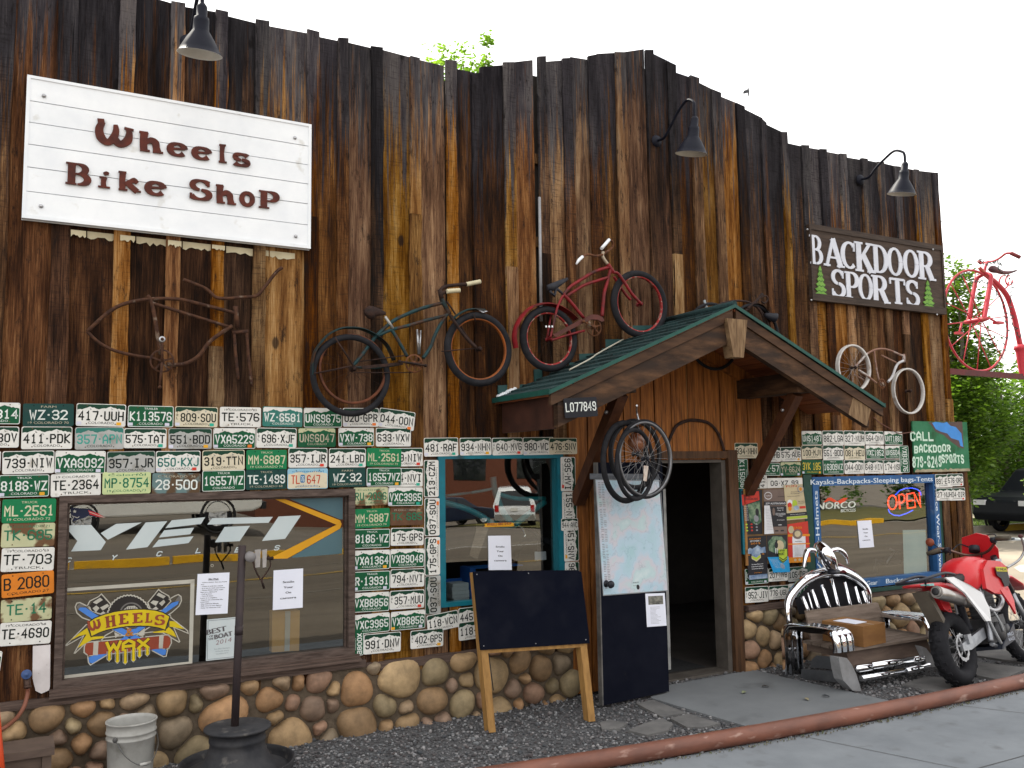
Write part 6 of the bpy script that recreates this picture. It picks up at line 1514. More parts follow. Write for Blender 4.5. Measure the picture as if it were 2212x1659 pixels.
tubes(bk, 'mudguard_stay', DARKRUST, 'e', Y, [([(1350,822),(1700,790)],.005,-.05),([(278,680),(460,965)],.006,-.06),([(70,1045),(440,970)],.006,-.06),([(1680,440),(1690,520)],.006,-.05)])
b = MB(); b.prism(pts('e', [(540,968),(950,930),(965,955),(560,1000)], Y-.045), (0,.006,0)); b.build('chain_guard', DARKRUST, bk)
tubes(bk, 'chain', DARKRUST, 'e', Y-.04, [([(470,1035),(1070,1035)],.004),([(520,925),(990,862)],.004)])
chainring(bk, 'e', 1075, 945, 95, Y-.05, RUST, 7, [[(1075,945),(1190,965)],[(1075,945),(930,925)]], DARKRUST)
tubes(bk, 'conduit_stub', STEEL, 'e', Y+.05, [([(1105,600),(1118,850)],.010),([(1140,610),(1130,850)],.008)])  # short grey conduit pieces behind the bicycle, grouped with it
# red bicycle on the porch roof
REDP = M('faded_red_paint', (0.22,0.008,0.013), (0.12,0.010,0.011), 9, .5, dirt=(0.05,0.014,0.012), dscale=8, dlo=.53, dhi=.66)
REDRIM = M('chipped_red_rim', (0.26,0.02,0.02), (0.34,0.25,0.20), 22, .6, lo=.52, hi=.62)
Y = -.16
rb = thing('red_bicycle', 'red cruiser bicycle with white bar ends standing on the left slope of the porch roof', 'bicycle', W('f',1075,1190,Y))
wheel3(rb, W('f',510,1345,Y), ringR('f',510,1345,335,Y), .032, ax, REDRIM, RUBBER, 20, DARKRUST, REDP)
wheel3(rb, W('f',1650,908,Y), ringR('f',1650,908,352,Y), .032, ax, REDRIM, RUBBER, 20, DARKRUST, REDP, no_spokes=True)
tubes(rb, 'frame', REDP, 'f', Y, [([(690,790),(780,690),(900,610),(1080,500),(1270,440)],.015),([(735,805),(850,730),(950,670),(1100,618),(1265,568)],.014),([(690,785),(760,850),(950,1080)],.0155),([(1285,470),(1255,600),(1210,760),(1195,900),(1180,1060)],.0155),([(1250,405),(1275,440),(1320,505)],.020),([(690,795),(620,945),(572,1150),(530,1330)],.010,-.05),([(700,800),(610,950),(540,1060),(490,1330)],.010,.05),([(545,1362),(700,1310),(960,1240)],.011,-.04)])
tubes(rb, 'fork', REDP, 'f', Y, [([(1320,505),(1385,525),(1470,645),(1560,780),(1670,902)],.014,-.055),([(1330,560),(1400,670),(1490,800),(1540,850)],.013,.055)])
b = MB(); strip(b, smooth(pts('f', [(98,1460),(78,1310),(125,1140),(250,985),(430,915),(600,932),(740,1005),(862,1112)], Y), 6), .045, .018); b.build('mudguard', REDP, rb)
tubes(rb, 'stem', M('cream_stem', (0.45,0.38,0.28), (0.30,0.24,0.18), 14, .5, .3), 'f', Y, [([(1250,400),(1190,310),(1195,245)],.014)])
b = MB(); P = [W('f',1195,280,Y), W('f',1100,300,Y-.05), W('f',1010,280,Y-.12), W('f',935,305,Y-.18)]; b.tube(smooth(P,5), .011, 10); P = [W('f',1195,275,Y), W('f',1260,232,Y+.04), W('f',1315,180,Y+.06), W('f',1312,120,Y+.05), W('f',1270,95,Y+.03)]; b.tube(smooth(P,5), .011, 10); b.build('handlebar', RUST, rb)
b = MB(); b.tube([W('f',935,308,Y-.18), W('f',890,350,Y-.19), W('f',858,402,Y-.2)], [.014,.014,.008], 10); b.tube([W('f',1270,95,Y+.03), W('f',1174,206,Y-.02)], .015, 10); b.build('grip', WHITEP, rb)
b = MB(); b.tube(pts('f', [(490,700),(560,690),(650,640),(750,585)], Y), [.024,.036,.026,.012], 12, flat=.5); b.tube([W('f',700,790,Y),W('f',600,700,Y)], .012, 8); b.tube(pts('f',[(520,740),(580,800),(600,720)],Y), .014, 8); b.build('saddle', BLACKM, rb)
b = MB(); b.prism(pts('f', [(560,1290),(920,1095),(970,1110),(940,1150),(600,1320)], Y-.055), (0,.012,0)); b.prism(pts('f', [(950,1120),(975,1075),(1050,1035),(1130,1040),(1190,1070),(1212,1112),(1180,1130),(1120,1100),(1040,1100),(985,1130)], Y-.062), (0,.025,0)); b.build('chain_guard', M('rusty_red_guard', (0.11,0.030,0.022), (0.06,0.022,0.016), 8, .6), rb)
chainring(rb, 'f', 1075, 1195, 118, Y-.05, RUST, 6, [[(1075,1195),(950,1125)]], RUST)
b = MB()
for i in range(3): b.box(tuple(W('f',470+i*38,1175,Y-.065)), tuple(W('f',486+i*38,1200,Y-.062)))
b.build('reflector_band', WHITEP, rb)
# white wheeled bicycle, right
WRIM = M('whitewashed_rim', (0.58,0.56,0.53), (0.46,0.44,0.42), 12, .6, dirt=(0.3,0.22,0.16), dscale=12, dlo=.62, dhi=.75)
FROST = M('frame_rust_and_white', (0.22,0.12,0.085), (0.45,0.42,0.40), 5, .7, lo=.5, hi=.62)
Y = -.12
wb = thing('small_bicycle', 'bare old bicycle with white rims mounted below the dark carved sign', 'bicycle', W('g',1170,900,Y))
wheel3(wb, W('g',665,622,Y), ringR('g',665,622,400,Y), .012, ax, WRIM, None, 24, STEEL, DARKRUST, rimw=.022)
wheel3(wb, W('g',1632,1032,Y), ringR('g',1632,1032,395,Y), .012, ax, WRIM, None, 24, STEEL, DARKRUST, rimw=.020, no_spokes=True)
tubes(wb, 'frame', FROST, 'g', Y, [([(690,600),(790,500),(900,380),(1040,305),(1170,285),(1300,310),(1430,365),(1535,408)],.011),([(1160,400),(1300,470),(1445,540)],.009),([(1548,378),(1558,525)],.017),([(1030,320),(1060,560),(1100,780),(1145,905)],.010),([(760,660),(920,770),(1070,890)],.011,-.03),([(680,740),(880,850)],.007,.03)])
tubes(wb, 'fork', M('whitewashed_fork', (0.50,0.50,0.52), (0.36,0.34,0.33), 10, .5), 'g', Y, [([(1545,495),(1450,550),(1400,640),(1355,770),(1275,868)],.014,-.03),([(1545,495),(1440,560),(1385,690),(1330,800)],.012,.03)])
chainring(wb, 'g', 1170, 900, 90, Y-.03, RUST, 5)
# dark bicycle behind the porch ridge
Y = -.14
db = thing('dark_bicycle', 'dark bicycle mostly hidden behind the peak of the porch roof', 'bicycle', W('i',1440,110,Y))
tubes(db, 'frame', DARKRUST, 'i', Y, [([(1190,95),(1250,50),(1340,32),(1420,45),(1470,90),(1500,170)],.011),([(1385,90),(1450,30),(1480,-5)],.015),([(1440,55),(1490,110),(1520,190)],.012)])
b = MB(); strip(b, smooth(pts('i', [(1395,75),(1430,50),(1470,60),(1500,95),(1515,150)], Y), 5), .035); b.build('mudguard', DARKRUST, db)
b = MB(); b.torus(W('i',1440,225,Y), .32, .016, ax, 40, 8); b.build('tyre', RUBBER, db); b = MB(); b.torus(W('i',1215,225,Y), .32, .016, ax, 40, 8); b.build('tyre', RUBBER, db)
b = MB(); b.lathe([(0,-.02),(.02,-.02),(.05,.09),(.052,.10),(0,.10)], W('i',1505,110,Y-.05), (.9,-.2,-.25), 16); b.build('headlight', BLACKM, db)
tubes(db, 'handlebar', DARKRUST, 'i', Y, [([(1470,15),(1500,5),(1510,25),(1490,45),(1475,35)],.008)])
tubes(db, 'grip', M('chequered_grip', (0.45,0.50,0.52), (0.1,0.12,0.13), 60, .5), 'i', Y, [([(1165,28),(1180,80)],.012)])
# bare rusty frame, bar and fork left of the old bicycle
FRUST = M('dull_rusty_frame', (0.028,0.012,0.008), (0.085,0.036,0.017), 20, .8, .1, bump=.3, dirt=(0.16,0.12,0.09), dscale=14, dlo=.62, dhi=.72)
Y = -.07
of = thing('frame_decoration', 'bare rusted bicycle frame with chainring hung below the white sign', 'bicycle frame', W('t01',1050,680,Y))
tubes(of, 'frame', FRUST, 't01', Y, [([(565,490),(690,375),(800,312),(960,280),(1150,280),(1300,312),(1530,372)],.013),([(985,305),(1200,372),(1480,458)],.012),([(955,255),(990,330),(1040,640)],.014),([(565,490),(640,560),(740,612),(860,642),(1000,665)],.011),([(1505,452),(1365,550),(1285,650),(1190,700),(1080,702)],.014),([(1525,325),(1540,465)],.018)])
chainring(of, 't01', 1050, 680, 76, Y-.03, FRUST, 5, [[(1050,690),(1035,850)],[(1050,690),(1051,540)]], FRUST)
b = MB(); b.lathe([(.012,-.004),(.022,-.004),(.022,.02),(.012,.02)], W('t01',1051,540,Y-.06), (0,1,0), 16); b.build('pedal_end', STEEL, of)
hb = MB(); hb.tube(smooth(pts('t01', [(1188,152),(1330,210),(1400,268),(1480,275),(1560,268),(1660,258),(1712,205),(1790,105),(1830,75)], -.075), 6), .0125, 10)
tag(hb.build('handlebar_decoration', FRUST), 'loose rusted handlebar hung above the bare bicycle frame', 'handlebar')
fk = MB(); fk.tube(pts('t01', [(1503,497),(1608,490)], -.06), .016, 10); fk.tube(smooth(pts('t01', [(1517,497),(1528,650),(1545,800)], -.06), 5), [.012]*10+[.007], 8); fk.tube(smooth(pts('t01', [(1598,490),(1610,650),(1632,845)], -.06), 5), [.012]*10+[.007], 8)
tag(fk.build('fork_decoration', FRUST), 'loose rusted two legged fork hung right of the bare bicycle frame', 'fork')
# wheels and tyres hanging from the porch beam
Yh = -.72
def hang(cx, cy, ry, R_add=0): return W('j', cx, cy, Yh), ringR('j', cx, cy, ry, Yh)
def az(d): return (math.sin(math.radians(d)), math.cos(math.radians(d)), 0)
O, R = hang(955, 770, 408)
hw = thing('wheel_decoration', 'bicycle wheel with silver edged rim hung from the porch beam, front of the bundle', 'wheel', O, 'wheels and tyres hanging from the porch')
w_ = wheel3(hw, O, R, .014, az(-9), M('dark_alloy_rim', (0.06,0.06,0.065), (0.20,0.20,0.21), 3, .3, .7), RUBBER, 24, STEEL, BLACKM)
b = MB(); q = [W('j',940,842,Yh-.02), W('j',990,850,Yh-.02), W('j',970,1018,Yh-.02), W('j',935,1010,Yh-.02)]; b.prism(q, (0,-.002,0)); b.build('label_tag', M('printed_tag', (0.55,0.50,0.44), (0.4,0.3,0.25), 20, .6), w_)
O, R = hang(905, 715, 362); O.y += .07
h2 = thing('wheel_decoration', 'dark bicycle wheel hung behind the silver edged one under the porch', 'wheel', O, 'wheels and tyres hanging from the porch')
wheel3(h2, O, R, .015, az(-6), M('black_rim', (0.02,0.02,0.022), (0.035,0.035,0.04), 5, .4, .4), RUBBER, 20, STEEL, BLACKM)
O, R = hang(765, 800, 430); O.y += .03; b = MB(); b.torus(O, R, .024, az(-20), 48, 10); tag(b.build('tyre_decoration', RUBBER), 'thick black tyre drooping lowest in front of the map', 'tyre', 'wheels and tyres hanging from the porch')
O, R = hang(800, 830, 390); O.y -= .06; b = MB(); b.torus(O, R*.97, .018, az(-22), 48, 10); tag(b.build('tyre_decoration', RUBBER), 'thin black tyre between the drooping thick tyre and the dark wheel', 'tyre', 'wheels and tyres hanging from the porch')
b = MB(); b.tube(smooth([XP('i',800,600,4.31)+Vector((0,0,.0)), W('j',862,245,Yh), W('j',880,330,Yh), W('j',905,370,Yh), W('j',930,375,Yh)], 5), .008, 8); tag(b.build('hook', STEEL), 'steel hook on the porch beam holding the wheels', 'hook')
b = MB(); b.lathe([(0,-.11),(.03,-.10),(.065,-.07),(.08,-.03),(.07,.02),(.04,.07),(.016,.11),(.02,.125),(0,.126)], W('j',870,560,Yh+.12), (.25,0,1), 18); tag(b.build('hanging_bag', M('brown_plastic_bag', (0.16,0.05,0.02), (0.26,0.10,0.045), 12, .2, bump=.8, spec=.7)), 'shiny brown plastic wrapped bundle hanging inside the front wheel', 'bag')
ho = MB(); ho.tube(smooth(pts('j', [(1212,590),(1290,420),(1400,355),(1520,345),(1660,378),(1760,490),(1815,640),(1838,760)], -.05), 6), .016, 10, flat=.6); tag(ho.build('iron_hoop', DARKRUST), 'half hoop of dark iron on the orange boards over the doorway', 'hoop')

# ------------------------------------------------------------------ red high wheeler beyond the corner
HY = .30; HR = M('glossy_red_paint', (0.50,0.045,0.060), (0.40,0.035,0.05), 3, .35, dirt=(0.45,0.16,0.10), dscale=6, dlo=.6, dhi=.75)
hp = thing('high_wheel_bicycle', 'large red high wheel bicycle on a bracket beyond the right corner of the facade', 'bicycle', W('h',540,890,HY))
O = W('h',545,890,HY); R = ringR('h',545,892,572,HY)
b = MB(); b.torus(O, R*1.02, .015, (0,1,0), 56, 8); wl_ = b.build('wheel', HR, hp)
b = MB()
for i in range(14):
    a = 2*PI*i/14+.15; sg_ = .07 if i % 2 else -.07; b.tube([O+Vector((0,sg_,0)), O+Vector((math.cos(a)*R,0,math.sin(a)*R))], .007, 6)
b.build('spokes', HR, wl_)
b = MB(); b.tube([O+Vector((0,-.16,0)), O+Vector((0,-.1,0)), O+Vector((0,.1,0)), O+Vector((0,.16,0))], [.022,.034,.034,.022], 12); b.build('hub', HR, wl_)
b = MB(); crown = W('h',640,345,HY)
for sg_ in (-.11, .11): b.tube(smooth([O+Vector((0,sg_,0)), O+(crown-O)*.5+Vector((0,sg_,0)), O+(crown-O)*.88+Vector((0,sg_*.95,0)), O+(crown-O)*.97+Vector((0,sg_*.6,0)), crown], 6), .026, 12)
b.build('fork', HR, hp)
b = MB(); P = smooth([W('h',570,260,HY), W('h',640,330,HY), W('h',720,400,HY), W('h',820,490,HY), W('h',905,600,HY), W('h',960,740,HY), W('h',1005,900,HY), W('h',1040,1080,HY), W('h',1062,1180,HY)], 5); b.tube(P, [.022+.012*min(1, i/12) for i in range(len(P))], 12); b.build('backbone', HR, hp)
b = MB(); q = W('h',1060,1175,HY); b.lathe([(.05,-.0),(.075,-.02),(.085,-.06),(.07,-.07),(.06,-.10),(.045,-.30),(.03,-.42)], q, (0,0,1), 16); b.build('rear_socket', HR, hp)
b = MB(); b.tube(smooth([W('h',640,320,HY), W('h',655,250,HY), W('h',680,200,HY)], 4), .018, 8)
b.tube(smooth([W('h',600,215,HY+.25), W('h',690,200,HY+.05), W('h',760,188,HY-.1), W('h',830,150,HY-.25), W('h',890,105,HY-.35), W('h',950,100,HY-.4)], 5), .014, 10); b.build('handlebar', HR, hp)
b = MB(); b.tube([W('h',950,98,HY-.4), W('h',1060,150,HY-.46)], .024, 12); b.tube([W('h',600,215,HY+.25), W('h',575,195,HY+.3)], .024, 10); b.build('grip', M('dark_red_grip', (0.20,0.03,0.03), (0.12,0.03,0.03), 6, .6), hp)
b = MB(); b.tube(smooth([W('h',690,292,HY), W('h',760,290,HY), W('h',850,325,HY), W('h',940,325,HY), W('h',1020,302,HY)], 4), [.015,.03,.045,.05,.05,.045,.04,.035,.03,.028,.024,.022,.02,.016,.014,.012,.01], 10, flat=.6); b.build('saddle', M('dark_maroon_saddle', (0.10,0.02,0.025), (0.05,0.015,0.02), 8, .5), hp)
b = MB()
for c0 in ((870,440,55),(930,420,40)):
    q = [W('h', c0[0]+c0[2]*math.cos(i*.5), c0[1]+c0[2]*1.4*math.sin(i*.5), HY) for i in range(11)]; b.tube(q, .010, 8)
b.build('saddle_spring', HR, hp)
for nm, A0, A1, yo in (('pedal',(625,880),(760,968),-.18), ('pedal',(330,940),(290,1060),.20)):
    b = MB(); A = O+Vector((0,yo,0)); d_ = Vector((.16,0,-.05)) if yo < 0 else Vector((-.07,0,-.14)); b.tube([A, A+d_], .013, 8); c_ = A+d_; b.box((c_.x-.06,c_.y-.05 if yo < 0 else c_.y-.02,c_.z-.015),(c_.x+.06,c_.y+.03,c_.z+.015)); b.build(nm, HR, hp)
b = MB(); A = W('h',280,1470,HY); B = W('h',1106,1542,HY); A = Vector((9.70, HY, A.z-.02)); B = Vector((B.x+.5, HY, B.z-.015)); b.beam(A, B, .05, .07); b.build('bracket_bar', M('dark_red_bar', (0.12,0.02,0.02), (0.07,0.02,0.02), 6, .6), hp)
# string of fairy lights wound round it
b = MB(); path = smooth([W('h',330,390,HY-.03), W('h',440,330,HY-.03), W('h',500,430,HY-.03), W('h',620,430,HY-.04), W('h',740,520,HY-.04), W('h',830,640,HY-.03), W('h',880,840,HY-.03), W('h',900,1050,HY-.03), W('h',850,1280,HY-.03), W('h',780,1430,HY-.03)], 8)
path = [p+Vector((rnd.uniform(-.012,.012),0,rnd.uniform(-.012,.012))) for p in path]; b.tube(path, .0035, 5, cap=False)
p2 = smooth([W('h',575,170,HY), W('h',640,230,HY-.05), W('h',740,200,HY-.1), W('h',820,215,HY-.1), W('h',810,290,HY-.1), W('h',950,430,HY-.1), W('h',950,620,HY-.04), W('h',940,800,HY-.05), W('h',990,980,HY-.05), W('h',1060,1100,HY-.05)], 8); b.tube(p2, .0035, 5, cap=False)
for i, p in enumerate(path+p2):
    if i % 2 == 0: d_ = Vector((rnd.uniform(-1,1), rnd.uniform(-1,.2), rnd.uniform(-1,1))).normalized(); b.tube([p, p+d_*.035, p+d_*.05], [.006,.007,.001], 6)
tag(b.build('light_string', M('dark_green_wire', (0.015,0.03,0.025), (0.03,0.05,0.04), 9, .5)), 'unlit string of small lights wound round the red high wheel bicycle', 'string lights')
# ------------------------------------------------------------------ rusty pipe along the pavement
PIPEM = M('rusted_red_pipe', (0.185,0.066,0.038), (0.105,0.037,0.022), 7, .55, 0.0, bump=.12, stretch=(.35,1,1), dirt=(0.30,0.18,0.14), dscale=16, dlo=.62, dhi=.72, spec=.5)
b = MB(); x0, x1 = -8.0, 18.0; n = 78
b.tube([(x0+(x1-x0)*i/n, railY(x0+(x1-x0)*i/n)+PR, PR-.008) for i in range(n+1)], PR, 28)
pipe = b.build('barrier_pipe', PIPEM); tag(pipe, 'long rust red steel pipe lying along the edge of the pavement', 'barrier pipe')
b = MB(); 
for u0, u1 in ((310,400),(520,560),(600,650),(700,830)):
    q = G('u',u0,452-(u0-305)*.148, 2*PR-.008); q2 = G('u',u1,452-(u1-305)*.148, 2*PR-.008)
    for i in range(6):
        x = q.x+(q2.x-q.x)*(i+rnd.uniform(-.3,.3))/6; a = math.radians(rnd.uniform(108,130)); yc = railY(x)+PR; l_ = rnd.uniform(.008,.028)
        b.poly([(x+dx, yc-math.cos(a+da)*(PR+.0015), PR-.008+math.sin(a+da)*(PR+.0015)) for dx, da in ((-l_,-.05),(0,-.12),(l_,-.04),(l_*.8,.10),(-l_*.3,.14),(-l_*.9,.07))])
b.build('yellow_paint_fleck', M('chipped_yellow_paint', (0.70,0.52,0.02)), pipe)
gl = MB()
for i in range(1100):
    x = rnd.uniform(2.5, 8.5); y = railY(x)+rnd.choice((rnd.uniform(-.05,.01), rnd.uniform(PR*2-.01, PR*2+.05))); s_ = rnd.uniform(.003,.010); k = len(gl.v)
    gl.v += [(x-s_,y-s_*.5,0),(x+s_,y-s_*.4,0),(x+s_*.3,y+s_,0),(x,y,s_*1.2)]; c_ = rnd.choice(((.10,.085,.06),(.16,.14,.10),(.06,.055,.05),(.09,.10,.045)))
    for f in ((0,1,3),(1,2,3),(2,0,3)): gl.face([k+a for a in f], 0, c_)
tag(gl.build('grit', tintmat('grit_crumbs', .95, 30, .3, 0), loc=(0,0,0)), 'grit and leaf crumbs along the pipe', None, kind='stuff')

# ------------------------------------------------------------------ blackboard on two legs
ab = thing('blackboard_stand', 'black panel on two yellowish wooden legs leaning before the teal window', 'blackboard', (3.57,-.66,0))
pine = M('yellow_pine', (0.33,0.18,0.055), (0.22,0.115,0.035), 5, .7, stretch=(6,6,.7), bump=.15)
BL_, BR_, TL_, TR_ = Vector((3.13,-.580,0)), Vector((3.985,-.745,0)), Vector((3.125,-.36,1.168)), Vector((3.995,-.53,1.142))
fx = (BR_-BL_).normalized()
for A, T_ in ((BL_, TL_), (BR_-fx*.06, TR_-fx*.06)):
    b = MB(); d = (T_-A); A2 = A+d*0.0; nn = fx.cross(d).normalized()
    o_ = fx*.055; back = Vector((0,.075,0))
    b.hexa([A, A+o_, A+o_+back, A+back, A+d*.99, A+d*.99+o_, A+d*.99+o_+back, A+d*.99+back]); b.build('leg', pine, ab)
f0, f1 = .505, 1.0
b = MB(); e = Vector((0,-.014,0))
q = [BL_+(TL_-BL_)*f0-fx*.01+e, BR_+(TR_-BR_)*f0+fx*.015+e, BR_+(TR_-BR_)*.985+fx*.012+e, BR_+(TR_-BR_)*1.0-fx*.02+e, TL_+e-fx*.01+Vector((0,0,.004))]
b.prism(q, (0,.012,0)); b.build('panel', M('blackboard_paint', (0.0035,0.0045,0.010), (0.0055,0.0065,0.012), 4, .85, spec=.03, dirt=(0.011,0.012,0.018), dscale=3.5, dlo=.5, dhi=.8), ab)
b = MB(); m1, m2 = BL_+(TL_-BL_)*.515+Vector((0,.01,-.02)), BR_+(TR_-BR_)*.515+Vector((0,.01,-.02)); b.beam(m1, m2, .03, .04); b.build('cross_rail', pine, ab)
for a, c in ((0.02,.53),(.98,.53),(.5,.525),(.02,.985),(.5,.985)):
    P = (BL_+(BR_-BL_)*a)*(1-c)+(TL_+(TR_-TL_)*a)*c+Vector((0,-.016,0)); b = MB(); b.ball(P, .005, .003, .005, 8, 6); b.build('screw', STEEL, ab)
b = MB(); b.tube([q_+Vector((0,.05,0)) for q_ in (BL_+(TL_-BL_)*.5+fx*.08, BL_+(TL_-BL_)*.36+fx*.085, BL_+(TL_-BL_)*.24+fx*.09)], .004, 6); b.build('cord', BLACKM, ab)

# ------------------------------------------------------------------ pole on an old wheel hub, bucket, hose, orange post
SY = -.62; SC = Vector((1.28, SY, 0))
HUBM = M('dark_painted_hub', (0.020,0.021,0.025), (0.045,0.044,0.046), 7, .7, bump=.25, dirt=(0.12,0.11,0.10), dscale=11, dlo=.62, dhi=.75)
st = thing('pole_stand', 'dark pole standing on an old steel wheel hub, in front of the left window', 'pole stand', SC)
b = MB(); b.lathe([(0,.336),(.19,.336),(.21,.332),(.212,.322),(.20,.312),(.178,.30),(.172,.27),(.178,.262),(.178,.245),(.172,.238),(.175,.20),(.185,.185),(.185,.17),(.20,.15),(.215,.12),(.24,.10),(.30,.075),(.33,.06),(.33,.04),(0,.04)], SC, (0,0,1), 48); b.build('hub', HUBM, st)
b = MB(); b.lathe([(.30,.05),(.335,.055),(.345,.08),(.352,.115),(.362,.118),(.362,.112),(.356,.07),(.345,.03),(.32,.0),(.28,.0)], SC, (0,0,1), 56); b.build('rim', HUBM, st)
b = MB(); 
for a in (-.5, 1.6, 3.7): b.poly([SC+Vector((math.cos(a+q*.1)*r, math.sin(a+q*.1)*r, .0)) + Vector((0,0,.09-(r-.262)*.42+.002)) for q, r in ((-1.6,.262),(1.6,.262),(1.5,.30),(-1.5,.30))])
b.build('vent_hole', INK, st)
b = MB(); PT = W('o',482,85,SY); PB = Vector((1.262,SY,.335)); PT = Vector((PT.x-.01,SY,PT.z)); b.tube([PB, PB+(PT-PB)*.40, PT], .0255, 14); b.tube([PB+(PT-PB)*.50, PB+(PT-PB)*.55], .027, 14)
b.build('pole', M('scuffed_dark_pole', (0.022,0.018,0.022), (0.045,0.03,0.028), 5, .6, dirt=(0.30,0.29,0.29), dscale=13, dlo=.66, dhi=.72, stretch=(1,1,.5)), st)
b = MB(); A = W('o',525,165,SY-.02); b.lathe([(0,-.03),(.028,-.03),(.034,-.02),(.034,.03),(0,.03)], A, (0,-1,0), 18); b.tube([PT+Vector((0,0,-.07)), A], .014, 8); b.build('clamp', M('grey_clamp', (0.20,0.19,0.19), (0.13,0.12,0.12), 8, .5), st)
b = MB()
for x0, x1 in ((560,602),(612,646)):
    q = [W('o',x0,118,SY-.03), W('o',x1,112,SY-.03), W('o',x1-6,238,SY-.03), W('o',x0+4,243,SY-.03)]; b.prism(q, (0,.012,0))
b.build('bracket_plate', STEEL, st)
b = MB(); b.tube(smooth([W('o',545,185,SY-.03), W('o',560,250,SY-.05), W('o',590,310,SY-.05), W('o',605,325,SY-.05), W('o',640,280,SY-.04), W('o',672,220,SY-.03), W('o',650,150,SY-.02)], 5), .0055, 6); b.tube([W('o',605,325,SY-.05), W('o',625,390,SY-.05)], .007, 6); b.tube([W('o',640,175,SY-.02), W('o',690,178,SY-.02)], .012, 8); b.build('wire_loop', DARKRUST, st)
# bucket
BY = -.40; A = W('n',1241,1110,BY); B = W('t02',1020,1330,BY); BC = Vector(((A.x+B.x)/2, BY, 0)); br_ = (B.x-A.x)/2*.985; bz = (A.z+B.z)/2
PLAST = M('grimy_white_plastic', (0.40,0.395,0.37), (0.29,0.285,0.265), 5, .55, dirt=(0.16,0.15,0.13), dscale=9, dlo=.55, dhi=.78)
bu = thing('bucket', 'grimy white plastic bucket with wire handle at the foot of the cobbles', 'bucket', BC)
b = MB(); k = br_/.155
b.lathe([(0,.01),(.130*k,.0),(.133*k,.02),(.146*k,bz-.11),(.152*k,bz-.105),(.152*k,bz-.098),(.147*k,bz-.094),(.148*k,bz-.075),(.154*k,bz-.07),(.154*k,bz-.063),(.149*k,bz-.06),(.151*k,bz-.012),(.157*k,bz-.008),(.157*k,bz),(.150*k,bz+.001),(.146*k,bz-.02),(.128*k,.02),(0,.02)], BC, (0,0,1), 48); b.build('bucket_body', PLAST, bu)
b = MB(); hz = bz-.085; s0 = BC+Vector((-.105*k,-.112*k,hz)); s1 = BC+Vector((.155*k*.98,.03,hz))
b.tube(smooth([s0, BC+Vector((-.05,-.165*k,hz-.09)), BC+Vector((.03,-.19*k,hz-.15)), BC+Vector((.10,-.175*k,hz-.15)), BC+Vector((.155*k,-.08,hz-.07)), s1], 6), .0032, 6); b.ball(s0, .016, .012, .018, 8, 6); b.build('wire_handle', M('dull_wire', (0.10,0.10,0.10), (0.06,0.055,0.05), 8, .5), bu)
b = MB(); b.tube([BC+Vector((.035,-.19*k,hz-.151)), BC+Vector((.10,-.176*k,hz-.15))], .010, 8); b.build('handle_grip', PLAST, bu)
# tap and hose, white plank, orange post, timber block
YH = -.09
ta = thing('garden_tap', 'blue handled garden tap with a brown hose, low on the left of the wall', 'tap', W('n',310,560,YH))
b = MB(); P = W('n',312,556,YH-.02); b.lathe([(0,.012),(.008,.012),(.012,.004),(.024,.006),(.030,.004),(.031,-.004),(.024,-.006),(0,-.006)], P, (0,-1,0), 16); b.build('handle', M('blue_tap_handle', (0.05,0.09,0.22), (0.04,0.07,0.16), 9, .5), ta)
b = MB(); b.tube([P+Vector((0,.005,0)), P+Vector((0,.09,0))], .014, 10); b.tube([P+Vector((0,.03,0)), P+Vector((.006,.02,-.06)), P+Vector((.008,.0,-.085))], [.02,.02,.017], 10); b.tube([P+Vector((.008,-.0,-.07)), P+Vector((.009,-.003,-.085))], .022, 10); b.build('tap_body', M('tarnished_brass', (0.09,0.05,0.03), (0.05,0.03,0.025), 9, .5, .5), ta)
b = MB(); b.tube(smooth([P+Vector((.009,-.003,-.085)), W('n',325,780,YH-.02), W('n',290,920,YH-.05), W('n',220,1040,YH-.1), W('n',140,1120,YH-.16), W('n',60,1180,YH-.22), W('n',-60,1260,YH-.25), W('n',-180,1450,YH-.25)], 7), .0125, 10); b.build('hose', M('brown_hose', (0.20,0.075,0.045), (0.14,0.05,0.03), 6, .5), ta)
b = MB(); q = [W('n',388,222,-.04), W('n',596,205,-.04), W('n',590,700,-.04), W('n',578,742,-.04), W('n',490,782,-.04), W('n',420,748,-.04), W('n',384,600,-.04)]; b.prism(q[::-1], (0,.02,0))
tag(b.build('white_plank', M('chalky_white_paint', (0.62,0.58,0.57), (0.52,0.48,0.47), 6, .8, dirt=(0.16,0.12,0.11), dscale=24, dlo=.66, dhi=.72)), 'short chipped white plank beside the tap', 'plank')
b = MB(); q1 = W('n',38,1640,-.6); q2 = W('n',4,1000,-.6); d = q2-q1; b.tube([q1-d*(q1.z+.02)/d.z, q2-Vector((.022,0,0))+d*.25], .018, 12); 
tag(b.build('orange_post', M('orange_red_paint', (0.50,0.055,0.012), (0.40,0.045,0.012), 5, .5)), 'orange red post cut off by the lower left corner of the photo', 'post')
tbk = thing('timber_stool', 'low brown step of thick timber in the lower left corner', 'step', (.06,-.42,0))
SOFT = M('brown_timber', (0.12,0.085,0.065), (0.075,0.052,0.042), 4, .8, stretch=(1,1,5))
tz = W('n',650,1390,-.5).z
b = MB(); b.box((-.30,-.54,tz-.045),(.225,-.26,tz)); b.build('step_top', SOFT, tbk)
for x0 in (-.28, .16):
    b = MB(); b.box((x0,-.52,0),(x0+.05,-.28,tz-.047)); b.build('leg', SOFT, tbk)
b = MB(); b.box((-.23,-.50,tz-.12),(.158,-.46,tz-.05)); b.build('apron', SOFT, tbk)

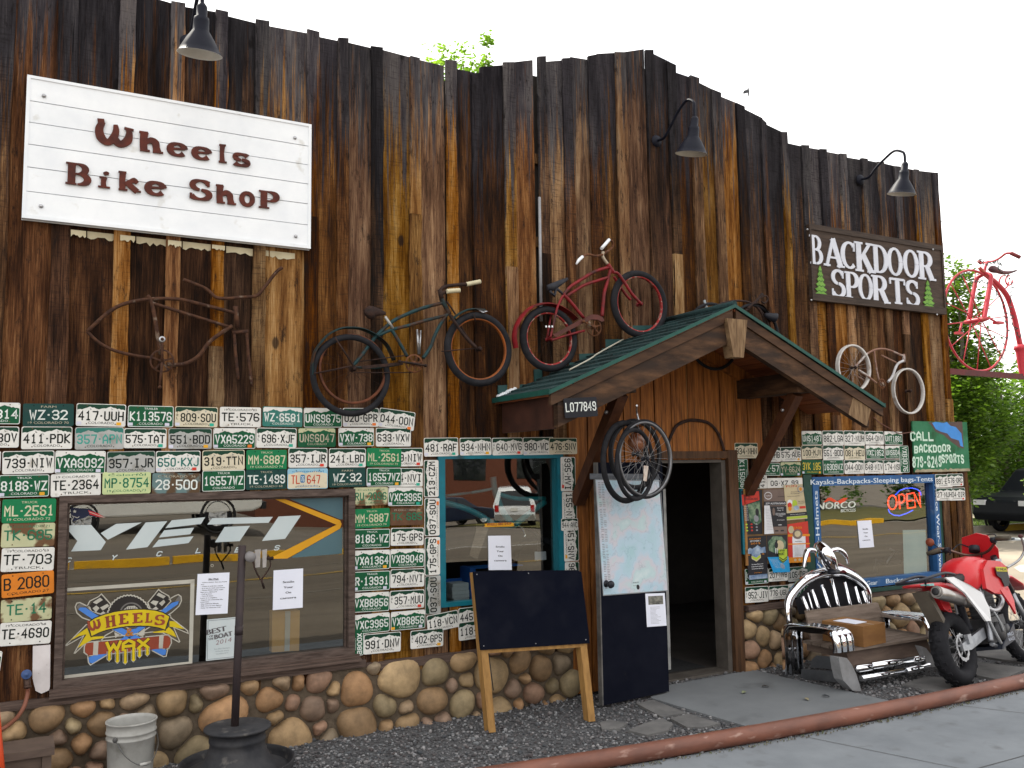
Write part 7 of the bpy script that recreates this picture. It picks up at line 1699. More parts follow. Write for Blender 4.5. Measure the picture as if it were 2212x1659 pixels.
# ------------------------------------------------------------------ chrome bench made of truck parts
be = thing('chrome_bench', 'bench welded from chrome truck bumpers and a grille, under the blue framed window', 'bench', (6.95,-.8,0))
GY = -.34
def bumper(x0, name, w=.22, mirror=1):
    path = [(-.463,-.0),(-.463,.25),(-.463,.40),(-.50,.47),(-.60,.492),(-.85,.505),(-1.02,.508),(-1.085,.475),(-1.108,.41),(-1.112,.33)]
    P = smooth([(0,a,c) for a, c in path], 5); n = len(P); b = MB(); m_ = 15
    k = len(b.v)
    for i in range(n):
        d = (P[min(i+1, n-1)]-P[max(i-1, 0)]).normalized(); o = Vector((0, d.z, -d.y)); o = -o if i < 0 else o
        if o.z < 0 and i > 8: o = -o
        if i <= 8 and o.y > 0: o = -o
        for j in range(m_):
            f = j/(m_-1); rib = .012*abs(math.sin(f*PI*3))**.6
            b.v.append((x0+w*f, P[i].y+o.y*rib, P[i].z+o.z*rib))
    for i in range(n-1):
        for j in range(m_-1): b.face((k+i*m_+j, k+i*m_+j+1, k+(i+1)*m_+j+1, k+(i+1)*m_+j), 0, None, True)
    k2 = len(b.v)
    for i in range(n):
        for j in (0, m_-1):
            v = b.v[k+i*m_+j]; q = P[i]; c_ = Vector((0,-.8,.25)); d_ = (c_-q).normalized()*.05; b.v.append((v[0], v[1]+d_.y, v[2]+d_.z))
    for i in range(n-1):
        for s_, j in ((0, 0), (1, m_-1)): b.face((k+i*m_+j, k+(i+1)*m_+j, k2+(i+1)*2+s_, k2+i*2+s_), 0, None, True)
    return b.build(name, CHROME, be)
bumper(6.27, 'arm_bumper'); bumper(7.52, 'arm_bumper', .20)
# grille
b = MB(); P = smooth([W('l',x,y,GY+yo) for x, y, yo in ((240,845,-.03),(232,700,-.02),(255,580,0),(380,432,.02),(530,352,.02),(690,325,0),(790,330,.0),(920,395,.02),(1010,480,.02),(1045,560,0),(1052,650,0))], 6)
b.tube(P, [.034+.020*math.sin(PI*i/(len(P)-1)) for i in range(len(P))], 14, flat=.75); g1 = b.build('grille_shell', CHROME, be)
for (a, c), (d_, e_) in (((375,578),(432,725)),((470,505),(540,715)),((428,540),(480,715)),((568,455),(650,700)),((668,400),(742,695)),((800,430),(862,680)),((906,475),(962,665)),((980,522),(1032,660))):
    b = MB(); b.tube([W('l',a,c,GY-.01), W('l',d_,e_,GY-.03), W('l',d_+12,e_+60,GY-.04)], .019 if a != 428 else .009, 10); b.build('grille_bar', CHROME, g1)
b = MB(); b.poly([W('l',x,y,GY+.055) for x, y in ((300,620),(480,420),(690,350),(880,400),(1020,540),(1050,700),(340,760))]); b.build('dark_backing', M('dark_backing', (0.010,0.010,0.014), (0.02,0.02,0.022), 6, .4), g1)
b = MB(); P = smooth([W('l',525,30,GY), W('l',560,85,GY-.03), W('l',600,150,GY-.07), W('l',645,220,GY-.09), W('l',678,285,GY-.08), W('l',690,318,GY-.07)], 5); n = len(P)
b.tube(P, [.03+.055*math.sin(PI*(i/(n-1))**.8) for i in range(n)], 18, flat=.8); b.build('ornament', CHROME, be)
b = MB(); b.tube(smooth([W('l',500,112,GY-.05), W('l',440,105,GY-.06), W('l',415,130,GY-.08), W('l',400,210,GY-.1), W('l',390,288,GY-.11)], 5), [.026]*14+[.022,.02,.018,.016,.014,.012,.010], 10); b.build('horn', CHROME, be); b = MB(); b.tube(smooth([W('l',660,115,GY-.05), W('l',720,100,GY-.06), W('l',770,115,GY-.07), W('l',815,165,GY-.08), W('l',840,250,GY-.09)], 5), [.024]*14+[.022,.02,.018,.016,.014,.012,.010], 10); b.build('horn', CHROME, be)
b = MB(); b.tube(smooth([W('l',560,130,GY-.12), W('l',600,215,GY-.16), W('l',660,285,GY-.14)], 5), .012, 8); b.tube(smooth([W('l',640,330,GY-.06), W('l',690,335,GY-.11), W('l',740,325,GY-.06)], 4), .022, 10); b.build('trim_line', BLACKM, be)
# backrest board, seat planks
GREYWOOD = M('grey_brown_planks', (0.115,0.085,0.065), (0.20,0.155,0.125), 4, .8, stretch=(1,6,6), bump=.2)
b = MB(); q = [W('l',410,732,-.52), W('l',1145,645,-.52), W('l',1198,790,-.57), W('l',445,890,-.57)]; b.prism(q, (0,.02,.005)); b.build('backrest_board', GREYWOOD, be)
b = MB(); q = [W('l',445,893,-.572), W('l',1198,795,-.572), W('l',1240,980,-.60), W('l',470,1040,-.60)]; b.prism(q, (0,.02,.005)); b.build('backrest_board', GREYWOOD, be)
SZ = .335
for i in range(5):
    y0 = -1.08+i*.105; b = MB(); b.box((6.44,y0,SZ-.022-.001*i),(7.62+.05*(i == 0),y0+.095,SZ-.001*(i % 2))); b.build('seat_plank', GREYWOOD, be)
b = MB()
for x0 in (6.50, 6.95, 7.40): b.box((x0,-1.04,SZ-.10),(x0+.045,-.55,SZ-.026))
b.box((6.45,-1.03,SZ-.14),(7.60,-1.0,SZ-.10)); b.build('seat_bearer', SOFT, be)
BPM = M('galvanised_sheet', (0.16,0.165,0.175), (0.10,0.105,0.115), 5, .45, .7)
b = MB(); b.hexa([(6.46,-1.10,.14),(7.56,-1.10,.14),(7.56,-1.085,.14),(6.46,-1.085,.14),(6.46,-1.045,.30),(7.56,-1.045,.30),(7.56,-1.03,.30),(6.46,-1.03,.30)]); b.build('front_board', SOFT, be)
b = MB(); b.tube([W('l',912,1330,-1.13), W('l',925,1315,-1.13), W('l',1060,1296,-1.13), W('l',1075,1300,-1.13)], [.012,.034,.034,.03], 14); b.tube([W('l',1070,1285,-1.12), W('l',1500,1222,-1.12)], .034, 14); b.tube([W('l',1490,1225,-1.125), W('l',1600,1205,-1.125), W('l',1622,1200,-1.125)], [.03,.03,.008], 12); b.build('bumper_tube', CHROME, be)
b = MB(); b.tube([W('l',972,1412,-1.16), W('l',1425,1338,-1.16)], .026, 14); b.tube([W('l',1425,1338,-1.16), W('l',1660,1285,-1.16)], .031, 14); b.build('bumper_tube', CHROME, be)
FIN = M('grey_primer_fin', (0.20,0.20,0.20), (0.36,0.36,0.37), 3, .45, .3)
for q, Yf, th in (([(745,1200),(828,1205),(880,1275),(925,1370),(978,1545),(885,1535),(790,1430),(765,1330)],-1.17,.10), ([(1590,1085),(1635,1105),(1690,1180),(1740,1290),(1690,1300),(1640,1255),(1610,1190)],-1.13,.08)):
    b = MB(); b.prism([W('l',x,y,Yf) for x, y in q], (0,th,0)); b.build('fin_leg', FIN, be)
b = MB(); b.prism([XP('l',x,y,6.44) for x, y in ((455,1300),(470,1220),(520,1178),(745,1200),(775,1325))], (.012,0,0)); b.build('side_panel', BPM, be)
b = MB(); b.prism([XP('l',x,y,6.42) for x, y in ((365,1318),(360,1415),(775,1458),(765,1340))], (.012,0,0)); b.build('side_panel', BPM, be)
# cardboard box on the seat
h0 = SZ+.003; A = G('l',1000,1085,h0); Bq = G('l',1225,1042,h0); ht = W('l',1000,885,A.y).z-h0; Cq = G('l',640,850,h0+ht)
A0 = Vector((A.x,A.y,h0)); e1 = Vector((.36,.03,0)); e2 = Vector((-.03,.34,0)); A0 = Vector((6.62,-1.12,h0))
A0 = Vector((XP('l',1000,1085,6.62).x, -1.10, h0)); A0.x = W('l',1000,1085,-1.10).x
CARD = M('cardboard', (0.25,0.125,0.042), (0.19,0.09,0.032), 4, .85, stretch=(1,1,3))
cb = thing('cardboard_box', 'brown cardboard box with paper on top, resting on the chrome bench seat', 'box', A0)
hh = W('l',1000,885,-1.10).z-h0
w1_ = W('l',1225,1045,-1.06).x-A0.x
b = MB(); e1 = Vector((w1_,.04,0)); e2 = Vector((-.05,.42,0)); u = Vector((0,0,hh))
b.hexa([A0, A0+e1, A0+e1+e2, A0+e2, A0+u, A0+e1+u, A0+e1+e2+u, A0+e2+u]); b.build('carton', CARD, cb)
b = MB(); c0 = A0+u+e1*.15+e2*.25+Vector((0,0,.002)); b.prism([c0, c0+e1*.5, c0+e1*.55+e2*.5, c0+e2*.55], (0,0,.004)); b.build('paper_sheet', PAPER, cb)
b = MB(); c0 = A0+u+e1*.47; b.prism([c0+Vector((0,0,.0008)), c0+e1*.06+Vector((0,0,.0008)), c0+e1*.06+e2+Vector((0,0,.0008)), c0+e2+Vector((0,0,.0008))], (0,0,.0006)); b.build('tape', M('parcel_tape', (0.28,0.17,0.07), None, 4, .3), cb)

# ------------------------------------------------------------------ dirt bike
MX, MY, MH, ML_, MS = 7.305, -1.575, .215, .215, 1.02
def MT(u, v, w):
    u *= MS; v *= MS; w *= MS; v2 = v*math.cos(ML_)+w*math.sin(ML_); w2 = -v*math.sin(ML_)+w*math.cos(ML_)
    return Vector((MX+u*math.cos(MH)-v2*math.sin(MH), MY+u*math.sin(MH)+v2*math.cos(MH), w2+.004))
def MD(u, v, w): return (MT(u, v, w)-MT(0, 0, 0)).normalized()
mo = thing('dirt_bike', 'red and white dirt bike leaning on its stand beside the chrome bench', 'motorcycle', MT(0,0,0))
MRED = M('glossy_red_plastic', (0.56,0.016,0.022), (0.48,0.014,0.02), 3, .32, spec=.5, dirt=(0.36,0.02,0.02), dscale=4, dlo=.6, dhi=.8); MWHT = M('white_plastic', (0.66,0.66,0.66), (0.58,0.58,0.58), 4, .4)
ALU = M('cast_aluminium', (0.38,0.39,0.41), (0.24,0.25,0.27), 8, .4, .85); ENG = M('dark_engine', (0.035,0.035,0.037), (0.075,0.075,0.078), 9, .5, .4)
axm = MD(0,1,0)
def mwheel(u, R, rt, rr, label=None):
    C_ = MT(u,0,R+rt*0); b = MB(); Rw = R-rt
    b.lathe([(Rw-.055,-.035),(Rw-.02,-.05),(Rw-.005,-.045),(Rw-.015,-.02),(Rw-.03,0),(Rw-.015,.02),(Rw-.005,.045),(Rw-.02,.05),(Rw-.055,.035),(Rw-.055,-.035)], C_, axm, 40)
    w = b.build('wheel', M('black_wheel_rim', (0.02,0.02,0.022), (0.04,0.04,0.042), 4, .35, .5), mo)
    b = MB(); b.torus(C_, Rw, rt, axm, 48, 12, rz=rr); 
    e1 = axm.orthogonal().normalized(); e2 = axm.cross(e1)
    for i in range(40):
        a = 2*PI*i/40; d = e1*math.cos(a)+e2*math.sin(a); tg = axm.cross(d)
        for s_ in ((-.6,.6) if i % 2 else (0,)):
            c = C_+d*(Rw+rt*.93)+axm*(s_*rr*.75); q = []
            for dz in (0, .009):
                for x_, y_ in ((-1,-1),(1,-1),(1,1),(-1,1)): q.append(c+tg*(x_*.013)+axm*(y_*rr*.22)+d*dz)
            b.hexa(q)
    b.build('tyre', RUBBER, w)
    b = MB(); b.tube([C_-axm*.09, C_-axm*.06, C_+axm*.06, C_+axm*.09], [.02,.045,.045,.02], 14); b.build('hub', ENG, w)
    b = MB()
    for i in range(32):
        a = 2*PI*i/32; s_ = .05 if i % 2 else -.05; a2 = a+(.6 if i % 4 < 2 else -.6)
        b.tube([C_+axm*s_+(e1*math.cos(a2)+e2*math.sin(a2))*.045, C_+(e1*math.cos(a)+e2*math.sin(a))*(Rw-.04)], .002, 4, cap=False)
    b.build('spokes', STEEL, w); return w, C_, e1, e2
wr, RCn, e1, e2 = mwheel(0, .325, .075, .080)
wf, FCn, _a, _b = mwheel(1.44, .345, .055, .058)
b = MB(); cR = RCn-axm*.085; ro = []
for i in range(48):
    a = 2*PI*i/48; r = .118+(.004 if (i//2) % 2 else -.003); ro.append(cR+(e1*math.cos(a)+e2*math.sin(a))*r)
k = len(b.v); b.v += [tuple(p) for p in ro]+[tuple(cR+(p-cR)*.74) for p in ro]
for i in range(48): j = (i+1) % 48; b.face((k+i, k+j, k+48+j, k+48+i), 0)
for i in range(6): a = 2*PI*i/6; b.tube([cR, cR+(e1*math.cos(a)+e2*math.sin(a))*.09], .006, 6)
b.build('brake_disc', STEEL, wr)
def mt(name, mat, lst, par=None):
    b = MB()
    for q, r in lst:
        P = [MT(*p) for p in q]; b.tube(smooth(P, 5) if len(P) > 2 else P, r, 12)
    return b.build(name, mat, par or mo)
def mprism(name, mat, pts_, dv, par=None):       # outline (u, w) at side v, thickness dv
    b = MB(); P = [MT(*p) for p in pts_]; off = MT(0,dv,0)-MT(0,0,0); b.prism(P, off); return b.build(name, mat, par or mo)
def mloft(name, mat, secs, par=None, m_=14, pw=.7):    # sections (u, wc, half width, half height, v offset)
    b = MB(); k = len(b.v)
    for u, wc, hw_, hh_, *vo in secs:
        for t in range(m_):
            a = 2*PI*t/m_; c, s_ = math.cos(a), math.sin(a); c = math.copysign(abs(c)**pw, c); s_ = math.copysign(abs(s_)**pw, s_)
            b.v.append(tuple(MT(u, (vo[0] if vo else 0)+hw_*c, wc+hh_*s_)))
    n = len(secs)
    for i in range(n-1):
        for t in range(m_): b.face((k+i*m_+t, k+i*m_+(t+1) % m_, k+(i+1)*m_+(t+1) % m_, k+(i+1)*m_+t), 0, None, True)
    b.face([k+t for t in range(m_)][::-1], 0); b.face([k+(n-1)*m_+t for t in range(m_)], 0)
    return b.build(name, mat, par or mo)
mprism('swingarm', ALU, [(-.05,-.11,.30),(-.05,-.11,.36),(.12,-.11,.39),(.50,-.09,.43),(.50,-.09,.34),(.1,-.11,.29)], .03); mprism('swingarm', ALU, [(-.05,.08,.30),(-.05,.08,.36),(.12,.08,.39),(.50,.07,.43),(.50,.07,.34),(.1,.08,.29)], .03)
b = MB(); b.hexa([MT(u,v,w) for w in (.34,.42) for u, v in ((.06,-.125),(.13,-.125),(.13,-.09),(.06,-.09))]); b.build('brake_caliper', ALU, mo)
mt('shock', BLACKM, [([(.40,0,.42),(.36,0,.60),(.38,0,.80)], .035)]); 
mt('frame', ALU, [([(.52,-.11,.30),(.55,-.12,.45),(.56,-.12,.62),(.62,-.10,.80)],.026),([(.52,.11,.30),(.55,.12,.45),(.56,.12,.62),(.62,.10,.80)],.026),([(.52,-.11,.28),(.75,-.09,.22),(.95,-.05,.26),(1.05,0,.45),(1.08,0,.85)],.020),([(.52,.11,.28),(.75,.09,.22),(.95,.05,.26),(1.05,0,.45)],.020),([(.58,-.10,.72),(.3,-.09,.80),(.0,-.08,.86)],.012),([(.58,.10,.72),(.3,.09,.80),(.0,.08,.86)],.012)])
b = MB(); P = [MT(u,v,w) for w in (.28,.50) for u, v in ((.55,-.12),(.92,-.12),(.92,.12),(.55,.12))]; b.hexa(P); P = [MT(u,v,w) for w in (.50,.74) for u, v in ((.70,-.08),(.90,-.08),(.93,.08),(.70,.08))]; b.hexa(P); b.lathe([(0,-.03),(.075,-.03),(.085,-.015),(.085,.03),(0,.03)], MT(.70,-.13,.37), -axm, 20); b.lathe([(0,-.02),(.05,-.02),(.055,.02),(0,.02)], MT(.86,-.13,.36), -axm, 16)
for i in range(5): q = [MT(u,v,.52+.04*i+dz) for dz in (0,.008) for u, v in ((.68,-.10),(.93,-.10),(.93,.10),(.68,.10))]; b.hexa(q)
b.build('engine', ENG, mo)
b = MB(); b.hexa([MT(u,v,w) for u, v, w in ((.60,-.155,.22),(1.02,-.14,.26),(1.02,.14,.26),(.60,.155,.22),(.60,-.165,.25),(1.02,-.15,.40),(1.02,.15,.40),(.60,.165,.25))]); sk = b.build('skid_plate', M('black_skid_plate', (0.02,0.024,0.035), (0.035,0.04,0.055), 5, .35), mo)
fsk = FR(MT(.78,-.162,.275), MD(1,0,0), MD(.02,-.02,1)); b = MB(); ttext(b, fsk, 'PRO', 0, .03, .035, width=.14, bold=.002); ttext(b, fsk, 'RACE', 0, -.01, .03, width=.14, bold=.002); b.build('plate_lettering', M('faded_white_print', (0.4,0.43,0.5)), sk)
tank = mloft('fuel_tank', MRED, [(.36,.84,.05,.10),(.40,.87,.12,.14),(.50,.89,.155,.16),(.62,.91,.165,.155),(.74,.92,.165,.135),(.86,.93,.15,.105),(.96,.94,.10,.07)], pw=.6)
mprism('tank_shroud', MRED, [(.56,-.185,.76),(.60,-.19,.93),(.72,-.20,1.0),(.95,-.215,.97),(1.08,-.215,.90),(1.05,-.215,.84),(.98,-.215,.80),(.96,-.215,.72),(.95,-.205,.66),(.70,-.19,.70)], .035)
mprism('tank_shroud', MRED, [(.56,.15,.76),(.60,.155,.93),(.72,.165,1.0),(.95,.18,.97),(1.08,.18,.90),(1.05,.18,.84),(.98,.18,.80),(.95,.17,.66),(.70,.155,.70)], .035)
mprism('lower_shroud', MRED, [(.80,-.205,.72),(.97,-.212,.74),(1.02,-.212,.60),(.98,-.21,.48),(.93,-.21,.56)], .02)
shp = mprism('black_decal', INK, [(.78,-.221,.92),(1.04,-.221,.89),(1.03,-.221,.80),(.98,-.221,.74),(.88,-.221,.74),(.85,-.221,.82),(.78,-.221,.85)], .001)
fh = FR(MT(.80,-.2235,.895), MT(1.04,-.2235,.872)-MT(.80,-.2235,.895), MD(0,0,1)); b = MB(); b.poly([fh.P(-.01,-.008,0), fh.P(.235,-.008,0), fh.P(.235,.035,0), fh.P(-.01,.035,0)], 0); ttext(b, fh, 'HONDA', 0, .0, .027, width=.215, m=1, d=.001, bold=.003); b.build('maker_badge', [M('badge_yellow', (0.55,0.48,0.03)), INK], mo)
mloft('seat', M('black_seat', (0.018,0.018,0.02), (0.03,0.03,0.032), 6, .65), [(-.20,.90,.05,.03),(-.05,.895,.09,.035),(.15,.875,.105,.04),(.35,.88,.10,.045),(.50,.93,.085,.05),(.60,.99,.05,.04)])
mloft('rear_mudguard', MRED, [(-.54,.905,.03,.008),(-.48,.90,.075,.014),(-.30,.885,.105,.022),(-.10,.86,.12,.035),(.10,.82,.12,.05),(.30,.76,.11,.06)])
mprism('inner_mudguard', MRED, [(-.18,-.06,.84),(.02,-.06,.80),(.06,-.05,.60),(-.08,-.05,.66)], .12)
b = MB(); q = [MT(-.36,-.07,.84), MT(-.30,-.07,.84), MT(-.12,-.06,.56), MT(-.17,-.06,.54)]; b.prism(q, MT(0,.13,0)-MT(0,0,0)); b.build('plate_hanger', M('tan_plastic', (0.13,0.11,0.085), (0.09,0.075,0.06), 5, .6), mo)
mprism('side_panel', MWHT, [(-.14,-.16,.925),(-.02,-.18,.915),(.18,-.215,.82),(.34,-.225,.74),(.41,-.225,.60),(.37,-.225,.49),(.27,-.225,.50),(.17,-.22,.62),(.03,-.215,.77)], .016)
ex = mt('exhaust_silencer', M('brushed_silencer', (0.30,0.28,0.26), (0.42,0.40,0.38), 6, .32, .9, stretch=(1,1,1)), [([(-.37,-.15,.828),(-.35,-.15,.823)],.044),([(-.35,-.15,.823),(.05,-.145,.72)],.055),([(.05,-.145,.72),(.22,-.13,.67)],.04)])
b = MB(); d_ = MD(-.5,0,.13); b.lathe([(0,.0),(.032,.0),(.032,.003),(0,.003)], MT(-.372,-.15,.8285), d_, 16); b.build('exhaust_mouth', INK, ex)
mt('exhaust_pipe', STEEL, [([(.22,-.13,.67),(.45,-.14,.62),(.70,-.15,.55),(.98,-.12,.62),(1.0,-.05,.72)],.024)])
rk = mt('tail_rack', BLACKM, [([(.12,-.13,.93),(-.10,-.14,.96),(-.40,-.12,.945),(-.56,-.07,.935),(-.58,0,.935),(-.56,.07,.935),(-.40,.12,.945),(-.05,.13,.96),(.15,.12,.93)],.013),([(-.42,-.12,.94),(-.38,-.08,.88)],.009),([(-.05,-.135,.955),(-.02,-.1,.88)],.009)])
mprism('tail_sticker', M('teal_sticker_print', (0.06,0.30,0.28), (0.25,0.42,0.40), 40, .5), [(-.47,-.082,.905),(-.28,-.112,.895),(-.28,-.114,.872),(-.45,-.08,.892)], .001)
FORKM = M('dark_fork', (0.03,0.03,0.034), (0.05,0.05,0.055), 6, .35, .6)
for s_ in (-1, 1):
    mt('fork_leg', FORKM, [([(1.08,.115*s_,1.02),(1.27,.115*s_,.66)],.030)]); mt('fork_slider', ALU, [([(1.27,.115*s_,.66),(1.44,.115*s_,.32)],.024)])
b = MB(); b.hexa([MT(u,v,w) for w in (.96,.99) for u, v in ((1.02,-.15),(1.16,-.15),(1.16,.15),(1.02,.15))]); b.hexa([MT(u,v,w) for w in (.80,.83) for u, v in ((1.11,-.15),(1.23,-.15),(1.23,.15),(1.11,.15))]); b.build('fork_clamp', ALU, mo)
mloft('front_mudguard', MRED, [(.98,.835,.07,.012),(1.15,.84,.10,.02),(1.40,.80,.115,.022),(1.65,.71,.10,.016),(1.80,.65,.05,.008)])
b = MB(); b.prism([MT(*p) for p in ((1.14,-.13,.93),(1.14,.13,.93),(1.10,.17,1.10),(1.07,.12,1.24),(1.06,-.03,1.26),(1.07,-.12,1.22),(1.10,-.17,1.08))], MD(1,0,.2)*.012); b.build('number_plate', MRED, mo)
mt('handlebar', M('bronze_bar', (0.16,0.10,0.08), (0.10,0.06,0.05), 6, .4, .7), [([(.86,.38,1.15),(.90,.27,1.17),(1.0,.12,1.08),(1.02,0,1.06),(1.0,-.12,1.08),(.93,-.27,1.18),(.88,-.38,1.17)],.0125)])
for s_, w in ((1,1.145),(-1,1.17)):
    mt('hand_grip', M('tan_rubber_grip', (0.10,0.085,0.06), (0.07,0.06,0.045), 12, .7), [([(.87,.27*s_,w+.012),(.855,.40*s_,w-.004)],.020)])
    mt('lever', BLACKM, [([(.93,.24*s_,w+.0),(.94,.27*s_,w-.01),(.945,.40*s_,w-.02)],.008),([(.915,.20*s_,w),(.92,.25*s_,w)],.028)])
mt('control_cable', BLACKM, [([(.94,-.22,1.13),(1.05,-.20,1.22),(1.12,-.05,1.2),(1.10,0,1.02)],.006),([(.93,.22,1.10),(1.05,.15,1.18),(1.12,.05,1.10)],.006)])
b = MB(); b.lathe([(0,.0),(.035,.0),(.042,.012),(.035,.024),(0,.026)], MT(.90,.36,1.245), MD(-1,-.2,0), 16); rf = b.build('amber_reflector', M('dark_amber', (0.20,0.05,0.025), None, 4, .3), mo); mt('reflector_stalk', BLACKM, [([(.92,.24,1.11),(.92,.30,1.18),(.91,.355,1.245)],.006)])
mt('mirror_stalk', STEEL, [([(1.05,-.22,.90),(1.16,-.30,.95),(1.20,-.36,1.03),(1.17,-.38,1.12),(1.16,-.38,1.155)],.011)]); b = MB(); b.ball(MT(1.16,-.38,1.165), .024, .024, .02, 10, 8); b.build('stalk_end', M('dark_red_rubber', (0.08,0.03,0.03)), mo)
b = MB(); b.tube([MT(.98,0,1.09), MT(1.0,0,1.14)], .05, 14); b.build('meter', BLACKM, mo)
mt('side_stand', STEEL, [([(.56,.12,.30),(.50,.30,.11),(.48,.37,.035)],.013)])
mt('brake_hose', M('silver_hose', (0.35,0.36,0.37), None, 30, .4, .5), [([(.44,-.14,.62),(.50,-.15,.50),(.56,-.16,.34),(.60,-.16,.27)],.013),([(.60,-.15,.60),(.66,-.17,.48),(.70,-.17,.36)],.010)])
# ------------------------------------------------------------------ trees
LEAF = leafmat('poplar_leaf', (0.028,0.065,0.011), (0.125,0.20,0.030), .5)
LEAFL = leafmat('light_leaf', (0.07,0.14,0.02), (0.20,0.30,0.045), .55)
BARK = M('grey_bark', (0.12,0.10,0.08), (0.07,0.058,0.048), 6, .9, bump=.4, stretch=(1,1,.3))
def tree_mesh(H, trunk, blobs, nleaf, ls, seed):
    R_ = random.Random(seed); tb = MB(); lb = MB()
    tb.tube(smooth([(0,0,-.1),(.05,.02,H*.25),(-.05,.06,H*.55),(.04,0,H*.9)], 6), [trunk*(1-.85*i/18) for i in range(19)], 10)
    for cx, cy, cz, r, sz in blobs:
        s = Vector((0,0,max(.8, cz*.55))); e = Vector((cx,cy,cz)); m = (s+e)/2+Vector((R_.uniform(-.2,.2),R_.uniform(-.2,.2),-.1)); tb.tube(smooth([s,m,e],4), [trunk*.4*(1-.1*i) for i in range(9)], 6)
    tot = sum(b_[3]**2 for b_ in blobs)
    for cx, cy, cz, r, sz in blobs:
        n = int(nleaf*r*r/tot); twigs = max(10, n//16)
        for _ in range(twigs):
            while True:
                d = Vector((R_.uniform(-1,1), R_.uniform(-1,1), R_.uniform(-1,1)))
                if .25 < d.length < 1: break
            d = d.normalized()*d.length**.45
            c = Vector((cx+d.x*r, cy+d.y*r, cz+d.z*r*sz)); tone = min(1, max(0, R_.gauss(.45,.25)))
            for _k in range(16):
                p = c+Vector((R_.gauss(0,.16*r**.5), R_.gauss(0,.16*r**.5), R_.gauss(0,.13*r**.5))); a = R_.random()*6.28; ti = R_.uniform(-1.0,1.0); s_ = ls*R_.uniform(.6,1.25)
                u = Vector((math.cos(a),math.sin(a),R_.uniform(-.6,.3))).normalized(); v = u.cross(Vector((math.sin(ti)*.8,.3,math.cos(ti)))).normalized(); t_ = min(1, max(0, tone+R_.uniform(-.2,.2)))
                k = len(lb.v); lb.v += [tuple(p-u*s_*.5), tuple(p+v*s_*.36), tuple(p+u*s_*.6), tuple(p-v*s_*.36)]; lb.face((k,k+1,k+2,k+3), 0, (t_,t_,t_))
    return tb, lb
def tree(name, label, loc, H, trunk, blobs, nleaf, ls, seed, mat=None, grp='trees beyond the parking area', cat='tree'):
    t = thing(name, label, cat, loc, grp); tb, lb = tree_mesh(H, trunk, blobs, nleaf, ls, seed); L = Vector(loc)
    for b_ in (tb, lb): b_.v = [tuple(Vector(p)+L) for p in b_.v]
    tb.build('trunk', BARK, t); lb.build('crown', mat or LEAF, t); return t
def onray(px, py, Y):
    d = CF+CR*((px-CW/2)/F_PX)-CU*((py-CH/2)/F_PX); return CAM+d*((Y-CAM.y)/d.y)
R_ = random.Random(3)
# tall poplar close beyond the corner: narrow crown with open edge
P = onray(2085, 1080, 7.5); base = Vector((P.x, 7.5, 0)); tp = onray(2062, 570, 7.5).z
bl = []
for i in range(13):
    f = i/12; bl.append((R_.uniform(-.5,.5)-.4*f, R_.uniform(-.5,.5), 2.0+(tp-2.5)*f, .95-.55*f, 1.1))
bl += [(.9,-.3,tp*.42,.55,1.2),(1.0,0,tp*.60,.42,1.2),(.8,.2,tp*.74,.34,1.3),(-.9,0,tp*.5,.7,1)]
tree('poplar_tree', 'tall narrow poplar rising behind the red high wheel bicycle', base, tp, .16, bl, 19000, .115, 21)
P = onray(2175, 1050, 11.4); tp = onray(2180, 820, 11.4).z
tree('leafy_tree', 'broad leafy tree below the high wheel bicycle, at the right edge of the photo', (P.x,11.4,0), tp, .2, [(0,0,tp-1.3,1.4,.9),(1.4,.2,tp-1.1,1.3,.9),(-1.5,0,tp-1.8,1.3,.9),(.2,-.4,tp-2.4,1.7,.8),(1.9,0,tp-2.6,1.5,.8),(-1.6,.2,tp-3.0,1.4,.9),(.5,0,1.5,1.4,.7),(-1.2,-.2,1.4,1.2,.8)], 12000, .13, 22)
for i, (px, Y, tpy, lab, sd) in enumerate(((2120,14,900,'dark tree filling the gap beside the corner of the facade',23),(2230,12.6,800,'dark tree behind the parked black vehicle',24),(2330,12,740,'dark tree outside the right edge beyond the parked vehicle',25))):
    P = onray(px, 1080, Y); tp = onray(px, tpy, Y).z
    tree('shade_tree', lab, (P.x,Y,0), tp, .25, [(R_.uniform(-1.8,1.8), R_.uniform(-1,1), 1.2+(tp-2.2)*(k/11), 1.7-.5*k/11, .8) for k in range(12)], 9000, .17, sd)
for i, (x, y, h) in enumerate(((22.8,11.6,8.5),(26.2,12.2,5.6),(18.5,13.5,8.5))):  # trees added behind the corner so their crowns shade the parked vehicle
    tree('shade_tree', ('tall dark tree hidden mostly behind the facade corner, shading the parked vehicle','dark tree between the facade corner and the parked black vehicle','dark tree fully behind the facade')[i], (x,y,0), h, .28, [(R_.uniform(-2.2,2.2), R_.uniform(-1.6,1.2), (2.2 if i != 1 else 3.9)+(h-(3.2 if i != 1 else 5.0))*(k/11), (1.6 if i != 1 else 1.2), .8) for k in range(12)], 7000, .17, 50+i)
P = onray(1010, 150, 8.0); P2 = onray(1000, 98, 8.0)
tree('poplar_tree', 'light green treetop showing over the dip of the parapet', (P.x,8.0,0), P.z+.2, .14,
     [(onray(945,130,8).x-P.x,0,onray(945,135,8).z,.20,1.9),(onray(1000,132,8).x-P.x,0,onray(1000,140,8).z,.34,.9),(onray(1052,118,8).x-P.x,0,onray(1052,118,8).z,.17,2.0),(onray(1025,150,8).x-P.x,.1,onray(1025,155,8).z,.3,.8),(0,0,P.z-.9,.9,.8),(.3,0,P.z-2.0,1.2,.9),(-.4,0,P.z-3.2,1.3,.9)], 5200, .085, 27, LEAFL, None)
